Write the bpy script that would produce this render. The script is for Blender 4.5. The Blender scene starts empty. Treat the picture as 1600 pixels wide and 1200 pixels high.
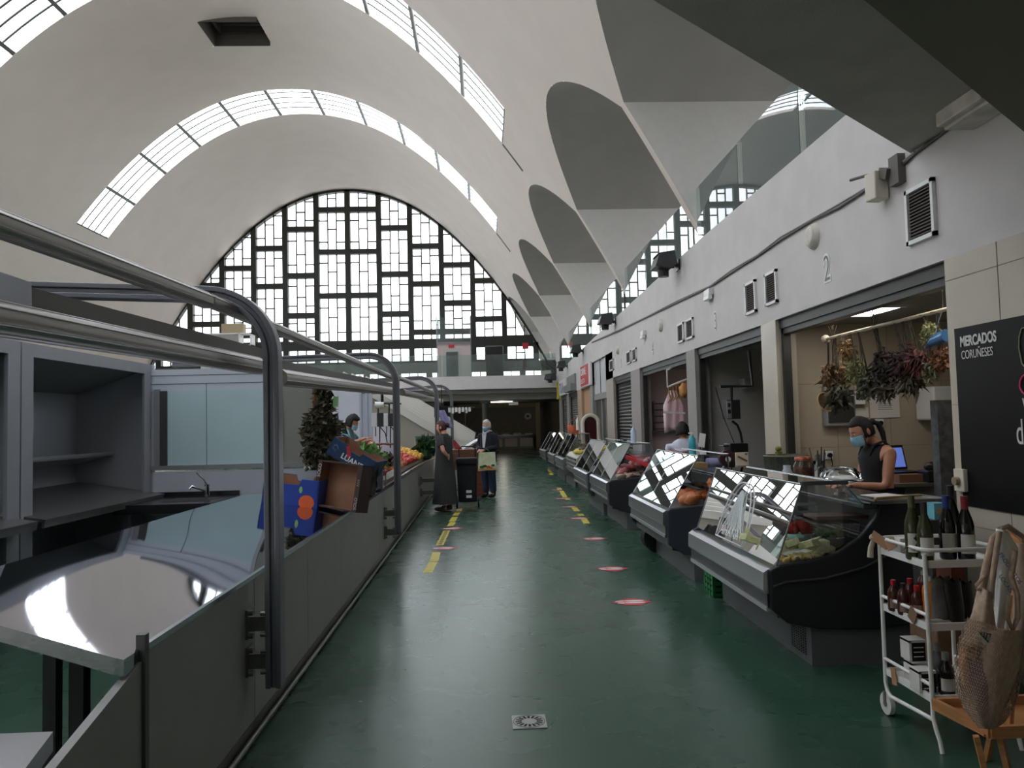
import bpy, math, random
import numpy as np
from math import sin, cos, pi, radians as RD
from mathutils import Vector as V, Matrix
C=bpy.context.scene.collection
SC=bpy.context.scene
rnd=random.Random(7)
# ---------- camera (image frame 1600x1200) ----------
FPX=1200.;ROLL=.0245;CH=1.55
a_,b_=(756.-800)/FPX,(662.-600)/FPX
Yc=np.array([a_,b_,1.]);Yc/=np.linalg.norm(Yc)
Uc=np.array([-ROLL,-1.,0.]);Uc[2]=-(Uc[0]*a_+Uc[1]*b_);Uc/=np.linalg.norm(Uc)
Xc_=np.cross(Yc,Uc);RW=np.array([Xc_,Yc,Uc])
cam=bpy.data.cameras.new('camera');co=bpy.data.objects.new('camera',cam);C.objects.link(co)
cam.sensor_fit='HORIZONTAL';cam.sensor_width=36;cam.lens=36*FPX/1600;cam.clip_start=.05;cam.clip_end=400
r_=RW@np.array([1,0,0]);u_=RW@np.array([0,-1,0]);b3=RW@np.array([0,0,-1])
co.matrix_world=Matrix(((r_[0],u_[0],b3[0],0),(r_[1],u_[1],b3[1],0),(r_[2],u_[2],b3[2],CH),(0,0,0,1)))
SC.camera=co
def _ray(u,v): return RW@np.array([(u-800)/FPX,(v-600)/FPX,1.])
def onX(u,v,X): d=_ray(u,v);return V(d*(X/d[0]))+V((0,0,CH))
def onY(u,v,Y): d=_ray(u,v);return V(d*(Y/d[1]))+V((0,0,CH))
def onZ(u,v,Z): d=_ray(u,v);return V(d*((Z-CH)/d[2]))+V((0,0,CH))
# ---------- world, view ----------
w=bpy.data.worlds.new('overcast');SC.world=w;w.use_nodes=True
nt=w.node_tree;bg=nt.nodes['Background']
bg.inputs[0].default_value=(.93,.965,1,1);bg.inputs[1].default_value=6.0
SC.view_settings.view_transform='Standard';SC.view_settings.look='None'
SC.view_settings.gamma=1;SC.view_settings.exposure=0.38;SC.view_settings.use_curve_mapping=False
# portals at the openings (the daylight's own way in)
def portal(loc,sx,sy,rot):
    l=bpy.data.lights.new('daylight_portal','AREA');l.shape='RECTANGLE';l.size=sx;l.size_y=sy
    l.cycles.is_portal=True
    o=bpy.data.objects.new('daylight_portal',l);o.location=loc;o.rotation_euler=rot;C.objects.link(o)
XA=-6.55;XM=3.4;YE=38.;PP=5.82;HWL=2.82;PY0=11.35
SK=[28.6,19.35,10.1,.85,-8.4];SW=2.15
def mainz(x): return 13.35-.0736*abs(x-XA)**2.1
def dxz(z): return ((13.35-z)/.0736)**(1/2.1)
for s_ in (0,1):
    cx=XA if s_==0 else 2*XM-XA
    portal((cx,YE+.25,8.3),18.5,9.6,(-pi/2,0,0))
    for yf in SK:
        for t in (-5.7,-3.4,-1.15,1.15,3.4,5.7):
            x=cx+t;z=mainz(XA+t)+.45;sl=math.atan(.0736*2.1*abs(t)**1.1)*(1 if t>0 else -1)
            portal((x,yf-SW/2,z+.06),2.35/cos(sl),SW,(0,sl,0))
# ---------- materials ----------
MT={}
def lin(c): return tuple(((v/255)/12.92 if v/255<=.04045 else ((v/255+.055)/1.055)**2.4) for v in c)
def mat(name,col,rough=.6,metal=0.,noise=0.,nscale=8.,bump=0.,bscale=30.,emit=0.,coat=0.,spec=.5,trans=0.,col2=None,wave=None,stretch=None):
    if name in MT: return MT[name]
    m=bpy.data.materials.new(name);m.use_nodes=True;n=m.node_tree;p=n.nodes['Principled BSDF']
    c=lin(col)
    p.inputs['Base Color'].default_value=(*c,1);p.inputs['Roughness'].default_value=rough
    p.inputs['Metallic'].default_value=metal;p.inputs['Specular IOR Level'].default_value=spec
    if coat: p.inputs['Coat Weight'].default_value=coat;p.inputs['Coat Roughness'].default_value=.08
    if trans: p.inputs['Transmission Weight'].default_value=trans
    tc=n.nodes.new('ShaderNodeTexCoord');src=tc.outputs['Object']
    if stretch:
        mp=n.nodes.new('ShaderNodeMapping');mp.inputs['Scale'].default_value=stretch;n.links.new(src,mp.inputs[0]);src=mp.outputs[0]
    if noise or col2:
        t=n.nodes.new('ShaderNodeTexNoise');t.inputs['Scale'].default_value=nscale;t.inputs['Detail'].default_value=4
        n.links.new(src,t.inputs['Vector'])
        mx=n.nodes.new('ShaderNodeMixRGB')
        c2=lin(col2) if col2 else tuple(v*(1-noise) for v in c)
        c1=c if col2 else tuple(min(1,v*(1+noise)) for v in c)
        mx.inputs[1].default_value=(*c1,1);mx.inputs[2].default_value=(*c2,1)
        rp=n.nodes.new('ShaderNodeValToRGB');rp.color_ramp.elements[0].position=.38;rp.color_ramp.elements[1].position=.62
        n.links.new(t.outputs['Fac'],rp.inputs[0]);n.links.new(rp.outputs[0],mx.inputs[0]);n.links.new(mx.outputs[0],p.inputs['Base Color'])
    if bump:
        t2=n.nodes.new('ShaderNodeTexNoise');t2.inputs['Scale'].default_value=bscale;n.links.new(src,t2.inputs['Vector'])
        b=n.nodes.new('ShaderNodeBump');b.inputs['Strength'].default_value=bump;b.inputs['Distance'].default_value=.02
        n.links.new(t2.outputs['Fac'],b.inputs['Height']);n.links.new(b.outputs[0],p.inputs['Normal'])
    if emit: p.inputs['Emission Color'].default_value=(*c,1);p.inputs['Emission Strength'].default_value=emit
    MT[name]=m;return m
def glassmat(name,tint,refl=1.0,rough=.0,ior=1.5,haze=0.):
    if name in MT: return MT[name]
    m=bpy.data.materials.new(name);m.use_nodes=True;n=m.node_tree;n.nodes.clear()
    o=n.nodes.new('ShaderNodeOutputMaterial');t=n.nodes.new('ShaderNodeBsdfTransparent');t.inputs[0].default_value=(*tint,1)
    g=n.nodes.new('ShaderNodeBsdfGlossy');g.inputs['Roughness'].default_value=rough;g.inputs[0].default_value=(refl,refl,refl,1)
    f=n.nodes.new('ShaderNodeFresnel');f.inputs[0].default_value=ior
    x=n.nodes.new('ShaderNodeMixShader');n.links.new(f.outputs[0],x.inputs[0]);n.links.new(t.outputs[0],x.inputs[1]);n.links.new(g.outputs[0],x.inputs[2])
    last=x
    if haze:
        d=n.nodes.new('ShaderNodeBsdfDiffuse');d.inputs[0].default_value=(*tint,1)
        y=n.nodes.new('ShaderNodeMixShader');y.inputs[0].default_value=haze;n.links.new(x.outputs[0],y.inputs[1]);n.links.new(d.outputs[0],y.inputs[2]);last=y
    n.links.new(last.outputs[0],o.inputs[0]);MT[name]=m;return m
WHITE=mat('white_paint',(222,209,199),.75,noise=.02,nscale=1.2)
GREYS=mat('grey_soffit',(176,173,168),.8,noise=.03,nscale=2)  # even grey for the lunette soffits, darker than the piers
FASC=mat('fascia_paint',(206,202,200),.7,noise=.03,nscale=3)
STEEL=mat('stainless_steel',(190,192,200),.18,1.)
ALU=mat('grey_aluminium',(128,130,138),.38,.7)
ALUB=mat('brushed_tube_metal',(152,148,142),.32,.85)
PANEL=mat('grey_laminate',(150,150,146),.5,noise=.03,nscale=5)
PANELB=mat('blue_grey_laminate',(198,202,212),.45,noise=.02,nscale=5)
DARKF=mat('dark_window_frame',(52,54,48),.7)
BLACK=mat('black_plastic',(24,24,25),.35)
RUB=mat('black_rubber',(18,18,18),.7)
WPL=mat('white_plastic',(228,228,226),.4)
WMET=mat('white_enamel',(232,230,224),.35)
GLASS=glassmat('clear_glass',(.93,.96,.95))
GGLASS=glassmat('green_tint_glass',(.78,.86,.84),haze=.05)
SKYG=glassmat('rooflight_glass',(.90,.94,1.),1.0)
def skyg():
    n=SKYG.node_tree;o=[x for x in n.nodes if x.type=='OUTPUT_MATERIAL'][0];t=[x for x in n.nodes if x.type=='BSDF_TRANSPARENT'][0]
    tl=n.nodes.new('ShaderNodeBsdfTranslucent');tl.inputs[0].default_value=(.92,.95,1,1)
    m=n.nodes.new('ShaderNodeMixShader');m.inputs[0].default_value=.3;n.links.new(t.outputs[0],m.inputs[1]);n.links.new(tl.outputs[0],m.inputs[2]);n.links.new(m.outputs[0],o.inputs[0])
skyg()
WING=glassmat('window_pane_glass',(.6,.62,.63),.5,0.,1.3)
WOOD=mat('brown_wood',(128,82,52),.55,noise=.25,nscale=3,stretch=(1,1,12))
CHROME=mat('chrome',(210,212,215),.08,1.)
# ---------- mesh builder ----------
ORG={}
class MB:
    def __init__(s): s.v=[];s.f=[];s.mi=[];s.cur=0;s.sm=[]
    def add(s,vs,fs,smooth=False):
        b=len(s.v);s.v+=[V(x) for x in vs]
        for f in fs: s.f.append(tuple(b+i for i in f));s.mi.append(s.cur);s.sm.append(smooth)
        return s
    def m(s,i): s.cur=i;return s
    def box(s,x0,x1,y0,y1,z0,z1):
        vs=[(x,y,z) for x in(x0,x1) for y in(y0,y1) for z in(z0,z1)]
        return s.add(vs,[(0,1,3,2),(4,6,7,5),(0,4,5,1),(2,3,7,6),(0,2,6,4),(1,5,7,3)])
    def obox(s,c,size,rz=0,rx=0,ry=0):
        M=Matrix.Translation(V(c))@Matrix.Rotation(rz,4,'Z')@Matrix.Rotation(ry,4,'Y')@Matrix.Rotation(rx,4,'X')
        h=[d/2 for d in size]
        vs=[M@V((x,y,z)) for x in(-h[0],h[0]) for y in(-h[1],h[1]) for z in(-h[2],h[2])]
        return s.add(vs,[(0,1,3,2),(4,6,7,5),(0,4,5,1),(2,3,7,6),(0,2,6,4),(1,5,7,3)])
    def bar(s,p,q,w,h,up=(0,0,1)):
        p=V(p);q=V(q);d=(q-p).normalized();u=V(up)
        if abs(d.dot(u))>.99: u=V((0,1,0))
        a=d.cross(u).normalized();b=a.cross(d)
        vs=[];
        for e in(p,q):
            for i,j in((-1,-1),(1,-1),(1,1),(-1,1)): vs.append(e+a*w/2*i+b*h/2*j)
        return s.add(vs,[(3,2,1,0),(4,5,6,7),(0,1,5,4),(1,2,6,5),(2,3,7,6),(3,0,4,7)])
    def tube(s,pts,r,n=10,closed=False):
        pts=[V(p) for p in pts];N=len(pts);rs=r if isinstance(r,(list,tuple)) else [r]*N
        ref=None;vs=[]
        for i,p in enumerate(pts):
            if closed: d=pts[(i+1)%N]-pts[i-1]
            else: d=pts[min(i+1,N-1)]-pts[max(i-1,0)]
            d.normalize()
            if ref is None:
                ref=V((0,0,1)) if abs(d.z)<.9 else V((1,0,0))
            a=d.cross(ref)
            if a.length<1e-4: ref=V((0,1,0));a=d.cross(ref)
            a.normalize();b=a.cross(d).normalized();ref=b
            for k in range(n):
                t=2*pi*k/n;vs.append(p+a*cos(t)*rs[i]+b*sin(t)*rs[i])
        fs=[];M=N if closed else N-1
        for i in range(M):
            for k in range(n):
                j=(i+1)%N
                fs.append((i*n+k,i*n+(k+1)%n,j*n+(k+1)%n,j*n+k))
        s.add(vs,fs,True)
        if not closed: s.add([vs[k] for k in range(n)][::-1]+[vs[(N-1)*n+k] for k in range(n)],[tuple(range(n)),tuple(range(n,2*n))])
        return s
    def cyl(s,c,r,h,n=16,axis='Z',r2=None):
        c=V(c);d={'X':V((1,0,0)),'Y':V((0,1,0)),'Z':V((0,0,1))}[axis] if isinstance(axis,str) else V(axis)
        return s.tube([c,c+d*h],[r,r if r2 is None else r2],n)
    def lathe(s,c,prof,n=16,cap=True):
        c=V(c);vs=[]
        for r,z in prof:
            for k in range(n): t=2*pi*k/n;vs.append(c+V((r*cos(t),r*sin(t),z)))
        fs=[]
        for i in range(len(prof)-1):
            for k in range(n): fs.append((i*n+k,i*n+(k+1)%n,(i+1)*n+(k+1)%n,(i+1)*n+k))
        s.add(vs,fs,True)
        if cap:
            s.add(vs[:n][::-1],[tuple(range(n))]);s.add(vs[-n:],[tuple(range(n))])
        return s
    def ball(s,c,r,n=10,m=7,sc=(1,1,1),rot=None,jit=0.,rr=None):
        c=V(c);vs=[];rr=rr or rnd
        for i in range(m+1):
            ph=pi*i/m
            for k in range(n):
                t=2*pi*k/n;j=1+(rr.uniform(-jit,jit) if jit else 0)
                p=V((sin(ph)*cos(t)*sc[0],sin(ph)*sin(t)*sc[1],cos(ph)*sc[2]))*r*j
                if rot: p=rot@p
                vs.append(c+p)
        fs=[(i*n+k,(i+1)*n+k,(i+1)*n+(k+1)%n,i*n+(k+1)%n) for i in range(m) for k in range(n)]
        return s.add(vs,fs,True)
    def prism(s,poly,d,axis='Y',o=0.):
        # poly: 2D points; axis Y -> (x,z) extruded along y from o to o+d ; X -> (y,z); Z -> (x,y)
        def P(a,b,t): return {'Y':(a,t,b),'X':(t,a,b),'Z':(a,b,t)}[axis]
        n=len(poly);vs=[P(a,b,o) for a,b in poly]+[P(a,b,o+d) for a,b in poly]
        return s.add(vs,[tuple(range(n))[::-1],tuple(range(n,2*n))]+[(i,(i+1)%n,n+(i+1)%n,n+i) for i in range(n)])
    def quad(s,a,b,c,d): return s.add([a,b,c,d],[(0,1,2,3)])
    def grid(s,P,smooth=True):
        R=len(P);K=len(P[0]);return s.add([p for r in P for p in r],[(i*K+j,i*K+j+1,(i+1)*K+j+1,(i+1)*K+j) for i in range(R-1) for j in range(K-1)],smooth)
    def disc(s,c,r,n=20,sy=1.):
        c=V(c);return s.add([c+V((r*cos(2*pi*k/n),r*sy*sin(2*pi*k/n),0)) for k in range(n)],[tuple(range(n))])
    def build(s,name,m,parent=None,bevel=0.,local=False,sub=0,solid=0.):
        me=bpy.data.meshes.new(name)
        if local: o0=V((0,0,0))
        elif parent is not None: o0=ORG.get(parent.name,V((0,0,0)))
        else:
            xs=[p.x for p in s.v];ys=[p.y for p in s.v];zs=[p.z for p in s.v]
            o0=V(((min(xs)+max(xs))/2,(min(ys)+max(ys))/2,min(zs)))
        me.from_pydata([tuple(p-o0) for p in s.v],[],s.f)
        ms=m if isinstance(m,(list,tuple)) else [m]
        for q in ms: me.materials.append(q)
        for i,p in enumerate(me.polygons): p.material_index=min(s.mi[i],len(ms)-1);p.use_smooth=s.sm[i]
        me.update()
        o=bpy.data.objects.new(name,me);C.objects.link(o)
        if parent is not None: o.parent=parent;ORG[o.name]=o0
        else:
            if not local: o.location=o0
            ORG[o.name]=o0
        if bevel:
            b=o.modifiers.new('bevel','BEVEL');b.width=bevel;b.segments=2;b.limit_method='ANGLE'
        if solid:
            b=o.modifiers.new('thickness','SOLIDIFY');b.thickness=solid;b.offset=0
        if sub:
            b=o.modifiers.new('smooth','SUBSURF');b.levels=sub;b.render_levels=sub
        return o
def T(name,label,cat,loc=(0,0,0),group=None,rz=0.):
    o=bpy.data.objects.new(name,None);o.empty_display_size=.1;C.objects.link(o);o.location=loc;o.rotation_euler=(0,0,rz)
    o['label']=label;o['category']=cat
    if group: o['group']=group
    ORG[o.name]=V(loc);return o
def tag(o,label,cat,group=None,kind=None):
    if label: o['label']=label
    if cat: o['category']=cat
    if group: o['group']=group
    if kind: o['kind']=kind
    return o
def S(o,label=None):
    o['kind']='structure'
    if label:o['label']=label
    return o
def dup(root,loc,rz=0.,label=None,group=None,scale=None):
    r=root.copy();C.objects.link(r);r.location=loc;r.rotation_euler=(0,0,rz)
    if label: r['label']=label
    if group: r['group']=group
    if scale: r.scale=scale if isinstance(scale,(tuple,list)) else (scale,)*3
    for ch in list(root.children):
        c=ch.copy();C.objects.link(c);c.parent=r
        for g in list(ch.children):
            d=g.copy();C.objects.link(d);d.parent=c
    return r
def text(body,size,m,origin,right,up,parent=None,name='lettering',depth=.002,align='LEFT',bold=0.,sx=1.):
    cu=bpy.data.curves.new(name,'FONT');cu.body=body;cu.size=size;cu.extrude=depth;cu.align_x=align;cu.offset=bold
    t=bpy.data.objects.new(name,cu);C.objects.link(t)
    bpy.context.view_layer.update()
    me=bpy.data.meshes.new_from_object(t.evaluated_get(bpy.context.evaluated_depsgraph_get()))
    bpy.data.objects.remove(t);bpy.data.curves.remove(cu)
    R=V(right).normalized();U=V(up).normalized();N=R.cross(U)
    o0=ORG.get(parent.name,V((0,0,0))) if parent else V((0,0,0))
    M=Matrix.Translation(V(origin)-o0)@Matrix(((R.x*sx,U.x,N.x,0),(R.y*sx,U.y,N.y,0),(R.z*sx,U.z,N.z,0),(0,0,0,1)))
    me.transform(M);me.materials.clear();me.materials.append(m);me.name=name
    o=bpy.data.objects.new(name,me);C.objects.link(o)
    if parent: o.parent=parent
    return o
# ================= STRUCTURE =================
# floor: green epoxy, worn and glossy
def floormat():
    m=mat('green_epoxy_floor',(58,82,70),.22,noise=0,coat=.0)
    n=m.node_tree;p=n.nodes['Principled BSDF'];tc=[x for x in n.nodes if x.type=='TEX_COORD'][0]
    t=n.nodes.new('ShaderNodeTexNoise');t.inputs['Scale'].default_value=.55;t.inputs['Detail'].default_value=1.5
    n.links.new(tc.outputs['Object'],t.inputs['Vector'])
    r=n.nodes.new('ShaderNodeValToRGB');r.color_ramp.elements[0].position=.3;r.color_ramp.elements[1].position=.75
    r.color_ramp.elements[0].color=(*lin((50,80,65)),1);r.color_ramp.elements[1].color=(*lin((60,84,69)),1)
    n.links.new(t.outputs['Fac'],r.inputs[0]);n.links.new(r.outputs[0],p.inputs['Base Color'])
    t2=n.nodes.new('ShaderNodeTexNoise');t2.inputs['Scale'].default_value=2.5;t2.inputs['Detail'].default_value=2
    n.links.new(tc.outputs['Object'],t2.inputs['Vector'])
    r2=n.nodes.new('ShaderNodeMapRange');r2.inputs[1].default_value=.0;r2.inputs[2].default_value=1.;r2.inputs[3].default_value=.268;r2.inputs[4].default_value=.28;p.inputs['Specular IOR Level'].default_value=.38
    n.links.new(t2.outputs['Fac'],r2.inputs[0]);n.links.new(r2.outputs[0],p.inputs['Roughness'])
    t3=n.nodes.new('ShaderNodeTexNoise');t3.inputs['Scale'].default_value=9
    n.links.new(tc.outputs['Object'],t3.inputs['Vector'])
    b=n.nodes.new('ShaderNodeBump');b.inputs['Strength'].default_value=0.;b.inputs['Distance'].default_value=.001
    n.links.new(t3.outputs['Fac'],b.inputs['Height']);n.links.new(b.outputs[0],p.inputs['Normal'])
    return m
FLM=floormat()
S(MB().box(-17,26,-12,48,-.2,0).build('floor',FLM))
# lunette arch height at y for the right side (openings between piers)
def arch(t): # t in [-1,1]
    return 6.33+1.4*(1-abs(t)**2.0)
def xr(z): return XA+dxz(z)
ys_sky=[]
HATCH=(21.7,23.1,-1.35,.3) # y0,y1,dx0,dx1
def vault(side,name):
    mb=MB()
    def X(x): return x if side==0 else 2*XM-x
    # y breakpoints
    bps={-12.,YE};
    for yf in SK: bps|={yf-SW,yf}
    bps|={HATCH[0],HATCH[1]}
    k=-4
    segs=[]
    while PY0+k*PP<YE+PP:
        c=PY0+k*PP
        segs.append((c-.5*PP,c));k+=1
    piers=[PY0+k*PP for k in range(-4,6)]
    hp=PP/2-HWL
    for p in piers: bps|={p-hp,p+hp}
    bp=sorted(b for b in bps if -12<=b<=YE)
    ys=[]
    for a,b in zip(bp,bp[1:]):
        n=max(1,int((b-a)/.3));
        cols=[a+(b-a)*i/n for i in range(n+1)]
        mid=(a+b)/2
        pier=any(abs(mid-p)<hp for p in piers)
        sky=any(yf-SW<mid<yf for yf in SK);hat=(HATCH[0]<mid<HATCH[1]) and side==0
        def lowz(y):
            if pier: return 6.33
            p=min(piers,key=lambda q:abs(q-y)) ;pc=p+PP/2 if y>p else p-PP/2
            return arch(max(-1,min(1,(y-pc)/HWL)))
        def lowL(y):
            return 4.2
            t=((y-26.4+PP*10.5)%PP-PP/2)/1.9
            return 4.2+2.2*max(0,1-t*t)
        # centre
        if sky: pass
        else:
            dx=[-7.2+14.4*i/48 for i in range(49)]
            if hat: dx=sorted(set(dx)|{HATCH[2],HATCH[3]})
            for i in range(len(dx)-1):
                m_=(dx[i]+dx[i+1])/2
                if hat and HATCH[2]<m_<HATCH[3]: continue
                g=[[V((X(XA+d),y,mainz(XA+d))) for y in cols] for d in(dx[i],dx[i+1])]
                mb.grid(g)
        # right part to lunette
        NR=14;g=[]
        for i in range(NR+1):
            row=[]
            for y in cols:
                x1=dxz(lowz(y));d=7.2+(x1-7.2)*i/NR;row.append(V((X(XA+d),y,mainz(XA+d))))
            g.append(row)
        mb.grid(g)
        if pier:
            g=[]
            for i in range(9):
                d=dxz(6.33)+(dxz(4.2)-dxz(6.33))*i/8;g.append([V((X(XA+d),y,mainz(XA+d))) for y in cols])
            mb.grid(g)
        g=[]
        for i in range(NR+1):
            row=[]
            for y in cols:
                x1=dxz(lowL(y));d=-7.2-(x1-7.2)*i/NR;row.append(V((X(XA+d),y,mainz(XA+d))))
            g.append(row)
        mb.grid(g[::-1])
    # weld
    o=mb.build(name,WHITE)
    import bmesh
    b=bmesh.new();b.from_mesh(o.data);bmesh.ops.remove_doubles(b,verts=b.verts,dist=.0005);b.to_mesh(o.data);b.free()
    S(o);return o
vault(0,'ceiling');vault(1,'ceiling')
# lunette soffits and piers between the two naves
sf=MB();pw=MB()
for k in range(-4,5):
    pc=PY0+k*PP+PP/2
    ts=[-1+2*i/24 for i in range(25)]
    g=[]
    for t in ts:
        z=arch(t);x0=xr(z);g.append([V((x0+(2*XM-2*x0)*j/4,pc+t*HWL,z)) for j in range(5)])
    sf.grid(g)
for k in range(-4,6):
    p=PY0+k*PP;hp=PP/2-HWL
    zs=[3.0,3.6,4.15]+[4.2+(6.33-4.2)*i/14 for i in range(15)]
    for s in(-1,1):
        L=[];R=[]
        for z in zs:
            x=min(xr(z),XM-.04);L.append(V((x,p+s*hp,z)));R.append(V((2*XM-x,p+s*hp,z)))
        pw.grid([L,R],False)
S(sf.build('trim_1',GREYS));S(pw.build('wall_piers',mat('pier_paint',(216,213,208),.75,noise=.02)))
# groove lines running on from the rooflight ends
gj=MB()
for yf in SK[:3]:
  for yy in (yf,):
    for i in range(5):
        d0,d1=7.2+i*.1,7.3+i*.1;gj.bar((XA+d0-.012,yy,mainz(XA+d0)-.01),(XA+d1-.012,yy,mainz(XA+d1)-.01),.03,.03,up=(0,1,0))
S(gj.build('trim_2',mat('joint_grey',(120,116,110),.8)))
# rooflights
def skylight(side,idx,yf):
    cx=XA if side==0 else 2*XM-XA
    fr=MB();gl=MB();rb=MB();sm=MB()
    ND=44;D=.1
    def pt(d,y,off):
        sl=.0736*2.1*abs(d)**1.1*(1 if d>0 else -1);n=V((sl,0,1)).normalized()
        return V((cx+d,y,mainz(XA+d)))+n*off
    ds=[-7.2+14.4*i/ND for i in range(ND+1)]
    for y in(yf-SW,yf): fr.grid([[pt(d,y,0) for d in ds],[pt(d,y,D) for d in ds]],False)
    for d in(-7.2,7.2): fr.quad(pt(d,yf-SW,0),pt(d,yf,0),pt(d,yf,D),pt(d,yf-SW,D))
    gl.grid([[pt(d,yf-SW,D) for d in ds],[pt(d,yf,D) for d in ds]],True)
    # equal arc length bays
    al=[0]
    for a,b in zip(ds,ds[1:]): al.append(al[-1]+(pt(b,0,0)-pt(a,0,0)).length)
    for i in range(12):
        d=float(np.interp(al[-1]*i/11,al,ds))
        sl=.0736*2.1*abs(d)**1.1*(1 if d>0 else -1);n=V((sl,0,1)).normalized()
        c=pt(d,yf-SW/2,D*.5);tv=V((n.z,0,-n.x))
        for q,w_,h0,h1 in((rb,.07,.03,D-.01),(sm,.11,0,.03)):
            p0=pt(d,yf-SW+.01,(h0+h1)/2);p1=pt(d,yf-.01,(h0+h1)/2)
            q.bar(p0,p1,w_,h1-h0,up=n)
    for j in (1,2,3,4):
        y=yf-SW*j/5
        for a,b in zip(ds,ds[1:]): sm.bar(pt(a,y,D-.015),pt(b,y,D-.015),.065,.02)
    f=S(fr.build('window_%d'%idx,WHITE))
    rb.build('crossbar',mat('rooflight_rib',(196,198,184),.6),f);sm.build('glazing_bar',mat('glazing_bar_grey',(96,98,92),.5),f);gl.build('pane',SKYG,f)
n_=2
for sd in(0,1):
    for yf in SK: skylight(sd,n_,yf);n_+=1
# hatch recess
hb=MB();y0,y1,d0,d1=HATCH;zt=13.28
hz=mainz(XA+d0)
hb.box(XA+d0-.02,XA+d0,y0,y1,hz-.02,hz+.7);hb.box(XA+d1,XA+d1+.02,y0,y1,mainz(XA+d1)-.0,hz+.7)
hb.box(XA+d0,XA+d1,y0-.02,y0,hz,hz+.7);hb.box(XA+d0,XA+d1,y1,y1+.02,hz,hz+.7);hb.box(XA+d0,XA+d1,y0,y1,hz+.7,hz+.72)
h=S(hb.build('trim_3',mat('hatch_dark',(88,82,76),.7)))
h2=MB()
for i in range(7): h2.box(XA+d0+.25,XA+d1-.1,y0+.2+i*.16,y0+.26+i*.16,hz+.45,hz+.5)
h2.box(XA+d0+.18,XA+d0+.25,y0+.1,y1-.1,hz+.3,hz+.5);h2.box(XA+d0+.1,XA+d1-.05,y1-.22,y1-.14,hz+.3,hz+.5);h2.build('louvre',mat('louvre_brown',(60,54,48),.6),h)
# ---- end windows ----
def zc(y,x): return 13.37-(y+(x-752)*.0245-43)*.01187
half=[ # per column pair from the centre outwards: (y top,y bottom) ranges in window-drawing units
 [(57,118),(141,297),(318,481),(503,681),(719,771)],
 [(70,199),(221,394),(417,561),(584,681),(719,771)],
 [(60,278),(300,437),(459,640),(662,680),(719,771)],
 [(60,359),(381,520),(543,640),(662,680),(719,771)],
 [(60,428),(450,590),(612,674),(719,771)],
 [(60,672),(719,771)]]
def endwin(side,idx):
    cx=XA if side==0 else 2*XM-XA
    cw=1.537;z_of=lambda y:13.37-(y-43)*.01187
    conc=MB();mun=MB();gl=MB();y=YE
    # concrete lattice: verticals and cross pieces as bars; ring
    def arcz(x): return mainz(XA+(x-cx))
    zb=4.62
    for i in range(-6,7):
        x=cx+i*cw
        if abs(i*cw)<9.8:
            zt=arcz(x)
            if zt>zb: conc.box(x-.13,x+.13,y-.12,y+.2,zb,zt)
    for c,rs in enumerate(half):
        for sg in(-1,1):
            xa=cx+sg*c*cw;xb=cx+sg*(c+1)*cw;x0,x1=min(xa,xb)+.13,max(xa,xb)-.13
            edges=[(z_of(b),z_of(a)) for a,b in rs]
            edges[0]=(edges[0][0],20.)
            prev=zb
            for lo,hi in reversed(edges):
                if lo>prev: conc.box(x0,x1,y-.1,y+.18,prev,lo)
                top=min(arcz(x0),arcz(x1))
                # panel muntins
                w3=(x1-x0)/3;H=min(hi,max(arcz(x0),arcz(x1)))-lo
                full=min(hi,99)
                hi2=min(hi,max(arcz(x0),arcz(x1)))
                for q in(1,2):
                    xx=x0+w3*q;zt=min(hi2,arcz(xx)-.1)
                    if zt>lo: mun.box(xx-.03,xx+.03,y-.02,y+.04,lo,zt)
                for q,fr in((0,(.2,.78)),(1,(.5,)),(2,(.2,.78))):
                    if H<.6: fr=()
                    elif H<.9: fr=(.5,) if q==1 else ()
                    xm=x0+w3*(q+.5)
                    if q==1 and H>.9: fr=(.45+.1*((c+len(rs))%2),)
                    for f_ in fr:
                        zz=lo+H*f_
                        if zz<arcz(xm)-.12: mun.box(x0+w3*q,x0+w3*(q+1),y-.02,y+.04,zz-.03,zz+.03)
                prev=hi
            # nothing above first panel but the ring
    # ring and outer wall
    ring=[];N=80
    for i in range(N+1):
        d=-9.75+19.5*i/N;ring.append((cx+d,arcz(cx+d)))
    for (xa,za),(xb,zb2) in zip(ring,ring[1:]):
        conc.add([(xa,y-.12,za+.1),(xb,y-.12,zb2+.1),(xb,y-.12,zb2-.12),(xa,y-.12,za-.12),
                  (xa,y+.2,za+.1),(xb,y+.2,zb2+.1),(xb,y+.2,zb2-.12),(xa,y+.2,za-.12)],[(0,3,2,1),(3,7,6,2),(4,5,6,7)])
    w=S(conc.build('window_%d'%idx,DARKF))
    mun.build('glazing_bar',mat('muntin_dark',(46,48,46),.6),w)
    gl.quad((cx-9.9,y+.03,3.6),(cx+9.9,y+.03,3.6),(cx+9.9,y+.03,13.5),(cx-9.9,y+.03,13.5));gl.build('pane',WING,w)
endwin(0,1);endwin(1,n_)
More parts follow.
